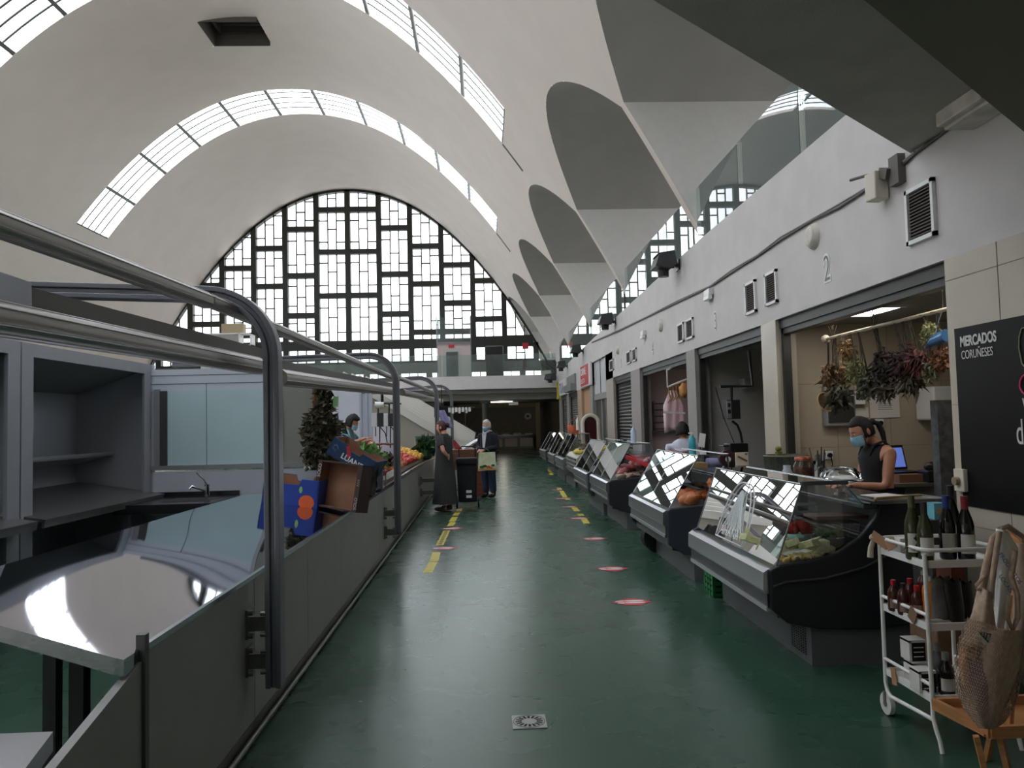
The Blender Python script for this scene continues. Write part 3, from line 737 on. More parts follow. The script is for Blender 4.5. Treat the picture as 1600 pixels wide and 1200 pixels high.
for i,(x,y,l) in enumerate([(988,941,'nearest red footprint sticker in the aisle'),(957,889,'second red footprint sticker in the aisle'),(930,842,'third red footprint sticker in the aisle'),(906,810,'fourth red footprint sticker, across the yellow dash'),(890,792,'fifth red footprint sticker in the aisle'),(880,779,'sixth red footprint sticker in the aisle'),(872,765.5,'farthest red footprint sticker crossing the middle tape'),(694,857,'red footprint sticker nearest the left counter'),(707,826,'red footprint sticker near the shopper in the long dress')]):
    stick(x,y,l)
# ================= LEFT ISLAND STALLS =================
PX=-1.18
t=T('market_counter','long grey panelled counter with a mirror-bright steel top','counter',(PX,8,0))
ysj=[2.72,3.98,5.15,6.3,7.45,8.6,9.75,10.9,12.05,13.2,14.35,15.5,16.65,17.9]
for a,b in zip(ysj,ysj[1:]):
    MB().box(PX-.03,PX,a+.004,b-.004,.1,.80).build('front_panel',PANEL,t)
m=MB();m.box(PX-.06,PX-.032,2.72,17.9,.0,.8);m.build('backing',mat('panel_gap_dark',(30,30,28),.8),t)
m=MB();m.box(PX-.035,PX-.01,2.72,17.9,.0,.085);m.tube([(PX+.01,2.8,.03),(PX+.01,17.9,.03)],.014,8);m.build('kick_rail',mat('kick_steel',(120,120,114),.35,.7),t)
m=MB();m.prism([(2.1,0),(2.1,.63),(2.70,.77),(2.70,0)],-.03,'X',PX);m.prism([(.6,0),(.6,.3),(2.1,.63),(2.1,0)],-.03,'X',PX)
m.build('end_panel',PANEL,t)
m=MB();m.box(PX-.02,PX+.012,2.70,2.73,0,.86);m.build('end_post',mat('end_post_grey',(92,92,88),.5),t)
# worktop with gentle waves
gx=[-2.185+(.998)*i/30 for i in range(31)]
def ny(x): return float(np.interp(x,[-2.185,-1.19,-1.16],[2.95,2.58,2.62]))
def fy(x): return float(np.interp(x,[-2.185,-1.17],[7.1,8.6]))
def tz(x): return .81+.15*(-1.16-x)
r5=random.Random(3)
def wz(x,y): return tz(x)+.0022*sin(1.9*x*2+y*.9)+.0018*sin(y*1.7+x*.8)+.0012*sin(y*3.1-x*4)
g=[[V((x,ny(x)+(fy(x)-ny(x))*j/80,wz(x,ny(x)+(fy(x)-ny(x))*j/80))) for x in gx] for j in range(81)]
m=MB();m.grid(g)
e=[p for p in g[0]];m.add([p for p in e]+[p-V((0,0,.055)) for p in e],[(i,i+31,i+32,i+1) for i in range(30)])
l_=[r[0] for r in g];m.add([p for p in l_]+[p-V((0,0,.055)) for p in l_],[(i,i+1,i+82,i+81) for i in range(80)])
r_2=[r[-1] for r in g];m.add([p for p in r_2]+[p-V((0,0,.055)) for p in r_2],[(i,i+81,i+82,i+1) for i in range(80)])
m.add([V((-2.17,2.97,.9)),V((-1.2,2.62,.752)),V((-1.2,8.5,.752)),V((-2.17,7.1,.9))],[(0,1,2,3)])
m.build('worktop',mat('mirror_steel',(190,192,204),.035,1.),t)
m=MB();m.box(PX-.012,PX+.008,2.72,8.65,.80,.822);m.box(PX-.03,PX+.012,8.72,17.9,.80,.845);m.build('top_lip',STEEL,t)
for x,y in((-2.05,3.75),(-1.72,3.35),(-2.05,7.0),(-1.4,8.2)):
    m=MB();m.box(x-.03,x+.03,y-.03,y+.03,0,tz(x)-.06);m.build('leg',mat('dark_steel_leg',(60,62,60),.4,.5),t)
# second worktop beyond the partition (fruit stall)
m=MB();m.box(-2.5,PX-.03,8.75,17.8,.78,.83);m.build('worktop',STEEL,t)
# low table corner in the lower left
c=onZ(83,1143,.78);t=T('steel_table','corner of a low steel table at the bottom left','table',(c.x-.5,c.y-.5,0))
e=onZ(40,1200,.78);d=(e-c).normalized();m=MB()
q=[c,c+V((-1.2,.0,0)),c+V((-1.2,0,0))+d*1.2,c+d*1.2];m.add(q+[p-V((0,0,.05)) for p in q],[(0,1,2,3),(7,6,5,4),(0,4,5,1),(1,5,6,2),(2,6,7,3),(3,7,4,0)])
m.build('top',STEEL,t);m=MB();m.box(c.x-.9,c.x-.84,c.y-.7,c.y-.64,0,.73);m.box(c.x-.9,c.x-.84,c.y-.12,c.y-.06,0,.73);m.build('leg',ALU,t)
# curved posts
def post(Y,lab,x=-1.05,zt=2.23,rad=.32,xe=-3.6,ze=2.33):
    t=T('canopy_post',lab,'post',(x,Y,.29),'curved posts of the left stalls')
    W=.085;pts=[(x+.0,.29),(x-.0,zt-rad)]
    for k in range(1,13):
        a=pi/2*k/12;pts.append((x-rad+rad*cos(a),zt-rad+rad*sin(a)))
    pts.append((xe,ze))
    # profile: two rails and a web
    def sweep(m,o0,o1,y0,y1):
        P=[]
        for i,(px,pz) in enumerate(pts):
            a=V(pts[max(i-1,0)]);b=V(pts[min(i+1,len(pts)-1)]);d=(b-a).normalized();n=V((-d.y,d.x))  # points inward
            P.append((V((px,pz))+n*o0,V((px,pz))+n*o1))
        vs=[]
        for a,b in P: vs+=[(a.x,Y+y0,a.y),(a.x,Y+y1,a.y),(b.x,Y+y1,b.y),(b.x,Y+y0,b.y)]
        fs=[(0,1,2,3)];N=len(P)
        for i in range(N-1):
            for k in range(4): fs.append((i*4+k,(i+1)*4+k,(i+1)*4+(k+1)%4,i*4+(k+1)%4))
        fs.append(tuple((N-1)*4+k for k in(3,2,1,0)));m.add(vs,fs,False)
    m=MB();sweep(m,-.038,-.012,-.045,.045);sweep(m,.012,.038,-.045,.045);sweep(m,-.012,.012,-.03,.03);m.build('rail',ALU,t,bevel=.004)
    for z in(.42,.60) if Y<5 else (.32,.54):
        m=MB();m.box(PX,x-.03,Y-.03,Y+.03,z-.035,z+.035);m.box(PX,PX+.012,Y-.05,Y+.05,z-.07,z+.07)
        for s in(-1,1):
            m.cyl((PX+.01,Y-.035,z+s*.055),.014,.025,8,'X');m.cyl((x-.06,Y-.035,z+s*.05),.012,.03,8,'X')
        m.build('bracket',mat('bracket_zinc',(120,120,116),.35,.7),t)
post(3.88,'nearest curved canopy post, bolted to the counter front')
post(9.05,'second curved canopy post, in front of the fruit display',-1.02,2.38)
post(14.2,'third curved canopy post, beside the shopper in the long dress',-.86,2.42)
post(19.4,'farthest curved canopy post behind the shopper in the long dress',-.80,2.52)
# awning tubes
def tubething(name,lab,a,b,r,ribs=True,mt=None):
    a=V(a);b=V(b);m=MB();n=24;d=(b-a).normalized();s=d.cross(V((0,0,1))).normalized();u=s.cross(d)
    vs=[]
    for e in(a,b):
        for k in range(n):
            th=2*pi*k/n;rr=r*(1-.05*(k%6==0));vs.append(e+s*cos(th)*rr+u*sin(th)*rr)
    m.add(vs,[(k,(k+1)%n,n+(k+1)%n,n+k) for k in range(n)],True);m.add(vs[:n],[tuple(range(n))[::-1]]);m.add(vs[n:],[tuple(range(n))])
    if ribs:
        for th in(.5,1.2,2.2,-.4,-1.1): m.tube([a+(s*cos(th)+u*sin(th))*r*.99,b+(s*cos(th)+u*sin(th))*r*.99],.004,4)
    return tag(m.build(name,mt or ALUB),lab,'tube','awning tubes of the left stalls')
tubething('awning_tube','nearest upper awning tube, above the counter at left',(-1.26,1.0,2.075),onX(322,470,-1.24),.037)
tubething('awning_tube','upper awning tube between the first and second posts',onX(326,470,-1.24),onX(617,592,-1.16),.032)
tubething('awning_tube','upper awning tube between the second and third posts',onX(622,590,-1.13),onX(678,614,-1.13),.032)
tubething('awning_tube','nearest lower awning roller, in front of the empty cabinets',onX(-60,488,-1.2),onX(402,572,-1.2),.045)
tubething('awning_tube','lower awning roller between the first and second posts',onX(436,590,-1.2),onX(616,612,-1.2),.05)
tubething('awning_tube','lower awning roller between the second and third posts',onX(628,613,-1.2),onX(690,627,-1.2),.05)
def beam(lab,a,b,w,h): 
    m=MB();m.bar(a,b,w,h);return tag(m.build('awning_beam',mat('beam_grey_metal',(122,120,116),.5,.4)),lab,'beam','awning beams of the left stalls')
beam('flat grey awning beam above the nearest lower roller',onX(25,466,-1.3),onX(408,555,-1.3),.03,.075)
beam('flat grey awning beam between the first and second posts',onX(438,572,-1.3),onX(618,604,-1.3),.03,.07)
tag(MB().bar(onX(-40,450,-1.25),onX(26,468,-1.3),.08,.1).build('awning_bracket',ALU,bevel=.006),'grey end bracket of the near awning beam at the left edge','bracket')
# ---- cabinets on the left ----
CABG=mat('cabinet_grey',(150,153,160),.45,noise=.02)
CABI=mat('cabinet_inside',(158,162,170),.5)
def cabinet(y0,y1,lab,shelf):
    X0,X1=-4.5,-3.7;t=T('stall_cabinet',lab,'cabinet',(-4.1,(y0+y1)/2,0))
    m=MB();m.box(X1-.03,X1,y0,y0+.16,0,2.3);m.box(X1-.03,X1,y1-.16,y1,0,2.3);m.box(X1-.03,X1,y0+.16,y1-.16,2.19,2.3);m.build('face_frame',CABG,t)
    m=MB();m.box(X0-.03,X0,y0,y1,0,2.3);m.box(X0,X1-.03,y0,y0+.03,0,2.3);m.box(X0,X1-.03,y1-.03,y1,0,2.3);m.box(X0,X1-.03,y0,y1,2.28,2.3);m.build('carcass',CABI,t)
    m=MB();m.add([(X0,y0+.03,1.98),(X0,y1-.03,1.98),(X1-.03,y1-.03,2.24),(X1-.03,y0+.03,2.24)],[(0,1,2,3)]);m.build('sloping_hood',mat('hood_dark',(120,124,124),.6),t)
    if shelf:
        m=MB();m.obox((-4.28,(y0+y1)/2,1.28),(.4,y1-y0-.1,.03),0,0,-.25);m.box(-4.12,-4.09,y0+.05,y1-.05,1.3,1.34);m.build('shelf',mat('shelf_steel',(150,150,152),.35,.6),t)
        m=MB();m.obox((-4.0,(y0+y1)/2,.93),(.95,y1-y0-.08,.025),0,0,.16);m.box(-3.56,-3.54,y0+.04,y1-.04,.8,.86);m.build('display_shelf',mat('dark_steel_shelf',(128,128,128),.3,.7),t)
    return t
cabinet(6.3,8.7,'open grey cabinet with an empty steel display shelf, beside the sink',1)
cabinet(3.75,6.28,'open grey cabinet at the left edge, only its right end in view',1)
# partition between the stalls
t=T('stall_partition','grey and blue glazed partition behind the sink','partition',(-2.5,8.72,0))
m=MB();m.box(-4.6,-3.68,8.72,8.76,0,2.3);m.box(-3.68,PX-.06,8.70,8.74,0,1.10);m.build('lower_panel',PANELB,t)
m=MB();m.box(-3.7,-1.2,8.68,8.76,1.12,1.17);m.box(-3.66,-3.6,8.68,8.76,1.17,2.02);m.box(-2.32,-2.28,8.68,8.76,1.17,2.24);m.build('frame',mat('partition_alu',(170,172,176),.4,.5),t)
m=MB();m.box(-3.6,-3.52,8.69,8.72,1.17,2.0);m.box(-2.27,-2.245,8.685,8.7,1.25,1.85);m.build('dark_gasket',mat('gasket_grey',(66,68,70),.6),t)
m=MB();m.box(-3.6,-2.32,8.70,8.72,1.17,2.0);m.build('frosted_pane',mat('frosted_blue',(196,222,226),.25,noise=.04,nscale=1.2),t)
m=MB();m.box(-3.7,-2.32,8.705,8.74,2.0,2.24);m.build('upper_panel',mat('upper_blue_panel',(206,216,226),.4),t)
m=MB();m.box(-3.094,-3.088,8.697,8.70,1.17,2.08);m.box(-3.7,-2.32,8.70,8.705,2.075,2.08);m.box(-3.7,-2.32,8.70,8.705,2.17,2.175);m.build('joint',mat('joint_dark',(90,98,108),.6),t)
m=MB();m.box(-2.28,-1.78,8.705,8.74,1.17,2.14);m.build('grey_panel',mat('warm_grey_panel',(146,146,138),.5),t)
tag(MB().box(-3.3,-2.27,14.2,14.24,0,2.25).build('stall_partition',PANELB),'blue-grey panel behind the fruit seller','partition')
t=T('stall_partition','pale framed screen to the right of the fruit seller','partition',(-2.2,14.2,0))
m=MB();
for x in(-2.27,-2.16,-2.08): m.box(x,x+.04,14.15,14.2,0,2.2)
m.box(-2.23,-2.08,14.17,14.19,.0,2.15);m.build('frame',mat('pale_blue_frame',(170,178,190),.4),t)
tag(MB().box(-1.22,-1.16,8.8,8.86,.84,1.2).build('screen_post',ALU),'short grey post at the near end of the fruit display','post')
# sink
t=T('sink_unit','dark steel sink unit in the corner behind the counter','sink',(-3.2,8.2,0))
m=MB();m.box(-3.66,-2.72,7.75,8.68,.79,.83);m.box(-3.66,-2.72,8.64,8.68,.83,.88);m.box(-3.66,-2.72,7.74,7.76,.74,.83);m.build('worktop',mat('sink_steel',(96,98,100),.25,.9),t)
m=MB();m.box(-3.3,-2.85,8.0,8.4,.831,.834);m.build('basin',mat('sink_basin',(40,42,44),.3,.8),t)
m=MB();m.box(-3.6,-3.54,7.8,7.86,0,.79);m.box(-2.84,-2.78,7.8,7.86,0,.79);m.build('leg',ALU,t)
t=T('mixer_tap','chrome lever tap standing on the sink','tap',(-3.05,8.45,.83));c=V((-3.0,8.45,.83))
m=MB();m.cyl(c,.03,.1,12);m.tube([c+V((0,0,.06)),c+V((-.06,-.06,.1)),c+V((-.12,-.12,.13)),c+V((-.14,-.14,.1))],.014,8);m.build('spout',CHROME,t)
m=MB();m.cyl(c+V((0,0,.1)),.028,.04,12);m.tube([c+V((0,0,.13)),c+V((-.03,-.02,.2)),c+V((-.1,-.03,.27))],.009,8);m.build('lever',CHROME,t)
# ================= SERVING CASES =================
CHK=mat('case_cheek_black',(34,36,40),.45)
CHG=mat('case_cheek_blue_grey',(58,62,72),.45)
CREAM=mat('case_cream',(176,176,160),.45)
BUMP=mat('case_bumper_silver',(178,180,184),.28,.9)
BUMD=mat('case_bumper_dark',(58,60,62),.4,.3)
BASE=mat('case_base_grey',(92,95,96),.5)
DECK=mat('case_deck_steel',(150,154,156),.3,.8)
CGL=glassmat('case_glass',(.94,.97,.965),1.0,0.,1.85)
def case(kind,x0,y0,L,lab,cheek=CHK,H=1.12,group=None):
    t=T('serving_case',lab,'display case',(x0+.5,y0+L/2,0))
    y1=y0+L;X=lambda v:x0+v
    if kind=='A':
        low=[(0,.36),(.0,.60),(.06,.625)]
        top=[(.25,.645),(.42,.69),(.58,.79),(.68,.9),(.72,1.0)]
        ch=[(.03,.33)]+low+top+[(1.12,.98),(1.12,.25),(.62,.215),(.3,.225),(.1,.27)]
        g0,g1,g2=(.05,.62),(.235,H),(.50,H+.005)
        bz0,bz1,bz2=.36,.45,.60
    else:
        ch=[(.0,.36),(0,.68),(.04,.70),(.5,.74),(.72,.95),(1.1,.95),(1.1,.3),(.45,.2),(.16,.26)]
        g0,g1,g2=(.03,.70),(.33,H),(.62,H+.01)
        bz0,bz1,bz2=.44,.53,.68
    def off(a,b): # cheek plates
        m=MB();m.prism([(X(p),q) for p,q in ch],b-a,'Y',a);return m
    off(y0,y0+.04).build('end_cheek',cheek,t,bevel=.012);off(y1-.04,y1).build('end_cheek',cheek,t,bevel=.012)
    if kind=='A':
        m=MB();m.tube([(X(p),y0-.004,q) for p,q in((.02,.50),(.1,.525),(.35,.54),(.6,.60),(.85,.72),(1.05,.80))],.008,6);m.build('cheek_groove',mat('groove_grey',(58,60,64),.5),t)
    m=MB();m.prism([(X(p),q) for p,q in((.05,.3),(.05,bz1),(.3,.5),(1.05,.5),(1.05,.3),(.45,.22))],L-.08,'Y',y0+.04);m.build('tub',BUMD,t)
    m=MB();m.prism([(X(-.02),bz1),(X(-.035),bz1+.02),(X(-.03),bz2-.02),(X(.0),bz2),(X(.08),bz2),(X(.08),bz1)],L-.06,'Y',y0+.03);m.build('bumper',BUMP,t)
    m=MB();m.box(X(-.012),X(.06),y0+.03,y1-.03,bz0,bz1);m.build('front_band',BUMD if kind=='A' else mat('case_band',(120,120,116),.35,.6),t)
    m=MB();m.box(X(-.02),X(.05),y0+.03,y1-.03,bz0-.02,bz0+.01);m.build('trim_strip',BUMP,t)
    # deck and back rack
    zd=g0[1]-.03
    m=MB();m.prism([(X(.08),zd-.02),(X(.08),zd),(X(.66),zd+.05),(X(.66),zd+.02)],L-.08,'Y',y0+.04);m.build('deck',DECK,t)
    m=MB();m.prism([(X(.7),zd+.02),(X(.72),.96),(X(.76),.96),(X(.76),zd)],L-.08,'Y',y0+.04);m.build('back_wall',mat('case_back',(70,76,76),.4,.3),t)
    m=MB();m.box(X(.62),X(1.1),y0+.02,y1-.02,.955,.985);m.build('rear_counter',mat('rear_counter',(86,90,92),.25,.7),t,bevel=.005)
    # rack wires behind
    if kind=='A':
        m=MB()
        for k in range(5): m.tube([(X(.66+.006*k),y0+.06,zd+.06+k*.045),(X(.66+.006*k),y1-.06,zd+.06+k*.045)],.0025,4)
        yy=y0+.1
        while yy<y1-.06: m.tube([(X(.655),yy,zd+.05),(X(.685),yy,zd+.25)],.0025,4);yy+=.12
        m.tube([(X(.655),y0+.05,zd+.18),(X(.655),y1-.05,zd+.18)],.009,6);m.build('wire_rack',mat('wire_grey',(150,152,150),.3,.8),t)
    # glass
    nP=2
    for k in range(nP):
        a=y0+.02+(L-.04)*k/nP+.004;b=y0+.02+(L-.04)*(k+1)/nP-.004
        m=MB();m.add([(X(g0[0]),a,g0[1]),(X(g0[0]),b,g0[1]),(X(g1[0]),b,g1[1]),(X(g1[0]),a,g1[1])],[(0,1,2,3)]);m.build('front_pane',CGL,t)
    m=MB();m.add([(X(g1[0]),y0+.02,g1[1]),(X(g1[0]),y1-.02,g1[1]),(X(g2[0]),y1-.02,g2[1]),(X(g2[0]),y0+.02,g2[1])],[(0,1,2,3)]);m.build('top_pane',CGL,t)
    for yy in(y0+.03,y1-.03):
        pl=[(X(g0[0]),g0[1]),(X(g1[0]),g1[1]),(X(g2[0]),g2[1])]+([(X(.70),.98),(X(.62),.86),(X(.5),.74),(X(.3),.66)] if kind=='A' else [(X(.74),.97),(X(.5),.75)])
        m=MB();m.add([(p,yy,q) for p,q in pl],[tuple(range(len(pl)))]);m.build('side_pane',CGL,t)
    m=MB()
    for yy in(y0+.025,y0+L/2,y1-.025): m.tube([(X(g0[0]),yy,g0[1]),(X(g1[0]),yy,g1[1])],.006 if yy!=y0+L/2 else .004,6)
    m.tube([(X(g1[0]),y0+.02,g1[1]),(X(g1[0]),y1-.02,g1[1])],.009,6);m.tube([(X(g2[0]),y0+.02,g2[1]),(X(g2[0]),y1-.02,g2[1])],.008,6)
    for yy in(y0+.06,y1-.06): m.tube([(X(g2[0]),yy,g2[1]),(X(.64),yy,.97)],.01,6)
    m.build('glass_frame',mat('frame_chrome_dark',(150,154,156),.25,.9),t)
    m=MB();m.box(X(g1[0]-.01),X(g2[0]+.02),y0+.0,y0+.03,H-.005,H+.02) if kind=='A' else m.box(X(g1[0]),X(g2[0]),y0+.015,y0+.03,H,H+.012)
    m.build('top_cap',mat('cap_grey',(76,80,82),.45),t)
    # middle glass shelf
    m=MB();m.box(X(.32),X(.6),y0+.05,y1-.05,.865,.873);m.build('middle_shelf',CGL,t)
    # base
    m=MB();m.prism([(X(p),q) for p,q in((.25,0),(.25,.27),(.5,.3),(1.05,.3),(1.05,0))],L-.04,'Y',y0+.02);m.build('base',BASE,t)
    if kind=='A':
        m=MB()
        for i in range(7):
            for j in range(12): m.box(X(.244),X(.25),y0+.10+i*.035,y0+.122+i*.035,.045+j*.016,.054+j*.016)
        m.build('vent_grille',BLACK,t)
    return t
case('A',1.75,4.75,1.82,'nearest serving case with swept black end and white plates of food')
case('B',1.72,7.3,1.8,'dark serving case with the orange chicken pieces',CHG,1.19)
case('B',1.75,10.9,1.8,'serving case with red meat, black end with rounded corner',mat('cheek3',(44,46,52),.5),1.2)
case('B',1.72,12.85,1.9,'serving case with tall dark glass beyond the meat case',CHG,1.2)
# cream case with bananas
t=T('serving_case','cream counter case with yellow fruit on top','display case',(2.35,16.4,0))
m=MB();ch=[(1.9,.45),(1.9,.78),(1.98,.86),(2.6,.93),(2.9,.95),(2.9,.4),(2.62,.3),(2.55,0),(2.2,0),(2.12,.3)]
m.prism(ch,1.9,'Y',15.9);m.build('body',CREAM,t,bevel=.02)
m=MB()
for z in(.5,.58,.66,.74): m.box(1.87,1.9,15.95,17.75,z,z+.035)
m.build('front_slat',BUMP,t)
case('B',1.85,17.95,2.0,'third case from the far end, with black glass front',mat('cheek6',(96,100,100),.5),1.25)
case('B',1.85,20.3,2.0,'second case from the far end of the row',mat('cheek7',(70,74,76),.5),1.25)
case('B',1.85,23.3,2.3,'farthest serving case near the far pillar',mat('cheek8',(64,68,70),.5),1.22)
# ---- food ----
def foodmat(n,c,r=.5,ns=.15): return mat(n,c,r,noise=ns,nscale=25)
def lump(mb,c,r,sc,rz=0,jit=.12,n=8,mm=6): mb.ball(c,r,n,mm,sc,Matrix.Rotation(rz,3,'Z'),jit)
def scatter(name,label,cat,group,mt,spots,r,sc,jit=.15,seed=1,tilt=.5):
    rr=random.Random(seed);m=MB();m.ball((0,0,0),r,10,7,sc,None,jit,rr)
    base=None
    for i,p in enumerate(spots):
        if base is None: base=m.build(name,mt,local=True,sub=0);o=base
        else: o=base.copy();C.objects.link(o)
        o.location=p;o.rotation_euler=(rr.uniform(-tilt,tilt),rr.uniform(-tilt,tilt),rr.uniform(0,6.28));k=rr.uniform(.85,1.15);o.scale=(k,k,k)
        tag(o,label,cat,group)
r1=random.Random(11)
OR=foodmat('orange_chicken',(206,110,52),.4)
sp=[(2.02+.13*(i%4)+r1.uniform(-.02,.02),7.45+.13*(i//4)+r1.uniform(-.02,.02),.755+.03*(i%4)+r1.uniform(0,.02)) for i in range(24)]
scatter('chicken_piece','orange marinated chicken piece in the dark serving case','meat','orange chicken pieces in the second case',OR,sp,.075,(1.3,.8,.6),seed=2)
RM=foodmat('red_meat',(168,78,78),.35,.3)
sp=[(2.05+.12*(i%4)+r1.uniform(-.02,.02),11.25+.14*(i//4)+r1.uniform(-.02,.02),.79+.05*(i%4)) for i in range(20)]
scatter('meat_cut','red cut of meat piled in the case with the rounded black end','meat','red meat cuts in the third case',RM,sp,.085,(1.3,.8,.55),seed=3)
PMt=foodmat('pale_meat',(196,160,144),.4,.25)
sp=[(1.95+.11*(i%5),10.98+.1*(i//5),.745+.012*(i%5)) for i in range(15)]
scatter('pale_cut','pale cut of meat laid at the near end of the meat case','meat','pale meat cuts in the third case',PMt,sp,.06,(1.2,.7,.4),seed=4)
t=T('price_rail','red plastic rail standing among the meat','rail',(2.3,11.0,.9));m=MB();m.bar((2.12,11.5,1.0),(2.42,10.95,.86),.03,.05);m.bar((2.2,11.6,1.02),(2.34,11.2,.9),.02,.04);m.build('rail',mat('red_plastic',(200,40,44),.35),t)
YB=foodmat('banana_yellow',(216,196,90),.5,.2)
sp=[(1.98+.1*(i%7)+r1.uniform(-.02,.02),16.0+.16*(i//7),.9+.012*(i%7)) for i in range(35)]
scatter('yellow_fruit','yellow fruit on the cream counter case','fruit','yellow fruit on the cream case',YB,sp,.07,(1.3,.6,.6),seed=5)
DB=foodmat('dark_fruit',(50,36,34),.5)
sp=[(2.05+.14*(i%4)+r1.uniform(-.03,.03),16.05+.2*(i//4),.955+.012*(i%4)) for i in range(12)]
scatter('dark_fruit','dark fruit among the yellow fruit on the cream case','fruit','dark fruit on the cream case',DB,sp,.045,(1,1,.8),seed=6)
DG=foodmat('dark_greens',(34,52,42),.6)
sp=[(2.0+.14*(i%4),13.0+.2*(i//4),.78+.04*(i%4)) for i in range(16)]
scatter('leafy_bunch','dark green bunch behind the glass of the tall dark case','vegetable','dark bunches in the fourth case',DG,sp,.09,(.7,.7,1.2),.4,seed=7)
# case 1 contents
def plate(x,y,r,lab,z=.635,m_=WPL):
    m=MB();m.lathe((x,y,z),[(r*.5,0),(r*.95,.012),(r,.02),(r*.97,.022),(r*.5,.008),(.001,.006)],24,False);return tag(m.build('plate',m_),lab,'plate')
def bowl(x,y,r,h,lab,mt,z=.635):
    m=MB();m.lathe((x,y,z),[(r*.6,0),(r*.85,h*.5),(r,h),(r*.95,h),(r*.8,h*.5),(r*.5,.02),(.001,.02)],20,False);return tag(m.build('bowl',mt),lab,'bowl')
plate(2.06,5.02,.15,'white plate of pale wedges nearest the end glass')
plate(1.98,5.3,.12,'white plate of sliced pale cheese behind the first plate')
bowl(2.2,5.42,.14,.09,'pale green bowl heaped with red peppers',mat('aqua_bowl',(150,196,190),.3),.64)
bowl(2.3,5.12,.12,.10,'dark green bowl of green leaves',mat('dark_green_bowl',(34,58,40),.3),.64)
bowl(1.98,5.75,.14,.1,'pale blue tub in the middle of the nearest case',mat('aqua_tub',(160,200,204),.3),.64)
r2_=random.Random(5)
WG=foodmat('pale_wedge',(206,204,150),.5,.18)
def wedge(x,y,z,rz,lab,grp,mt=WG,s=1.):
    m=MB();s*=1.3;m.prism([(0,0),(.1*s,.035*s),(.1*s,-.035*s)],.035*s,'Z',0)
    o=m.build('food_wedge',mt,local=True,bevel=.005);o.location=(x,y,z);o.rotation_euler=(r2_.uniform(-.4,.4),r2_.uniform(-.5,.3),rz);tag(o,lab,'food',grp);return o
for i in range(9): wedge(2.06+.08*cos(i*.7),5.02+.08*sin(i*.7),.66+.012*(i%4),i*.9,'pale yellow-green wedge on the plate nearest the end glass','wedges on the near plate')
for i in range(7): wedge(1.94+.06*cos(i*.9),5.3+.06*sin(i*.9),.655+.01*(i%3),i*1.1,'pale wedge on the second white plate','wedges on the second plate')
RP_=foodmat('red_pepper',(168,36,30),.25,.2)
scatter('red_pepper','glossy red pepper in the pale green bowl','vegetable','red peppers in the bowl',RP_,[(2.2+.07*cos(i),5.42+.07*sin(i),.745+.02*(i%3)) for i in range(8)],.04,(1.2,.9,1),seed=9)
scatter('green_leaf','green leaves in the dark bowl','vegetable','greens in the dark bowl',foodmat('bright_leaf',(60,120,56),.5,.3),[(2.3+.06*cos(i*1.3),5.12+.06*sin(i*1.3),.755+.006*(i%3)) for i in range(12)],.03,(1.3,.8,.5),.4,seed=10)
scatter('preserve_item','olive and yellow morsel in the nearest case','food','morsels at the near front of the nearest case',foodmat('morsel',(166,140,70),.4,.4),[(1.9+.05*(i%5)+r1.uniform(-.01,.01),4.86+.05*(i//5),.64+.004*(i%5)) for i in range(15)],.024,(1.2,.9,.6),seed=12)
scatter('wrapped_cheese','pale wrapped cheese further inside the nearest case','cheese','wrapped cheeses in the nearest case',foodmat('pale_wrap',(190,192,180),.3,.12),[(2.0+.17*(i%3)+r1.uniform(-.02,.02),5.68+.2*(i//3)+r1.uniform(-.02,.02),.68) for i in range(12)],.065,(1.2,1,.6),.1,seed=13)
# logo on the glass: pointed arch of bars
t=T('glass_logo','white pointed-arch emblem of thin bars stuck on the front glass','sign',(1.8,5.75,.65))
def gp(y,s): # point on the front pane
    return V((1.75+.05+(.235-.05)*s-.006,y,.62+(1.15-.62)*s))
LG=mat('logo_white',(232,236,236),.5)
m=MB();cy,wd=5.72,.30
ol=[gp(cy-wd,.03)]+[gp(cy-wd*cos(a)**.8 if cos(a)>0 else cy,.03+.80*sin(a)) for a in [pi/2*k/14 for k in range(1,15)]]
ol+= [gp(cy+wd*max(0,cos(a))**.8,.03+.80*sin(a)) for a in [pi/2*(14-k)/14 for k in range(1,15)]]
m.tube(ol,.006,5,True)
for k in range(-6,7):
    f=abs(k)/7;top=.78*(1-f**2)**.5*.93;lo=.06+.04*(k%2)
    m.tube([gp(cy+k*.036,lo+.12),gp(cy+k*.018,top)],.0045,4)
m.build('outline',LG,t)
text('AHANA',.11,LG,gp(cy+.23,.08)+V((-.002,0,0)),(0,-1,0),(gp(0,1)-gp(0,0)),t,'lettering',.0006,sx=1.1)
# green crate under the case
t=T('plastic_crate','small green plastic crate under the nearest case','crate',(2.15,6.75,0))
m=MB()
for z in(0,.05,.10,.15): m.box(1.95,2.28,6.66,6.67,z,z+.03);m.box(1.95,2.28,6.92,6.93,z,z+.03);m.box(1.95,1.96,6.66,6.93,z,z+.03)
for x in(1.95,2.03,2.11,2.19,2.27): m.box(x,x+.015,6.655,6.67,0,.18)
for y in(6.66,6.74,6.82,6.9): m.box(1.945,1.96,y,y+.015,0,.18)
m.box(1.95,2.28,6.66,6.93,0,.01);m.build('basket',mat('green_plastic',(24,116,58),.4),t);m=MB();m.box(1.99,2.24,6.7,6.9,.02,.17);m.build('contents',mat('navy_stuff',(30,36,70),.6),t)
# wheel and dark roll beneath second case
m=MB();m.cyl((2.0,8.95,.17),.17,.2,20,'Y');m.cyl((2.0,8.93,.17),.08,.24,14,'Y');tag(m.build('rubber_tyre',RUB,bevel=.02),'black round tyre under the far end of the chicken case','tyre')
for x,y in((2.05,10.95),(2.05,12.6)): tag(MB().cyl((x,y,0),.02,.3,8).build('case_foot',ALU),'thin metal foot under the meat case, near end' if y<11 else 'thin metal foot under the meat case, far end','foot')
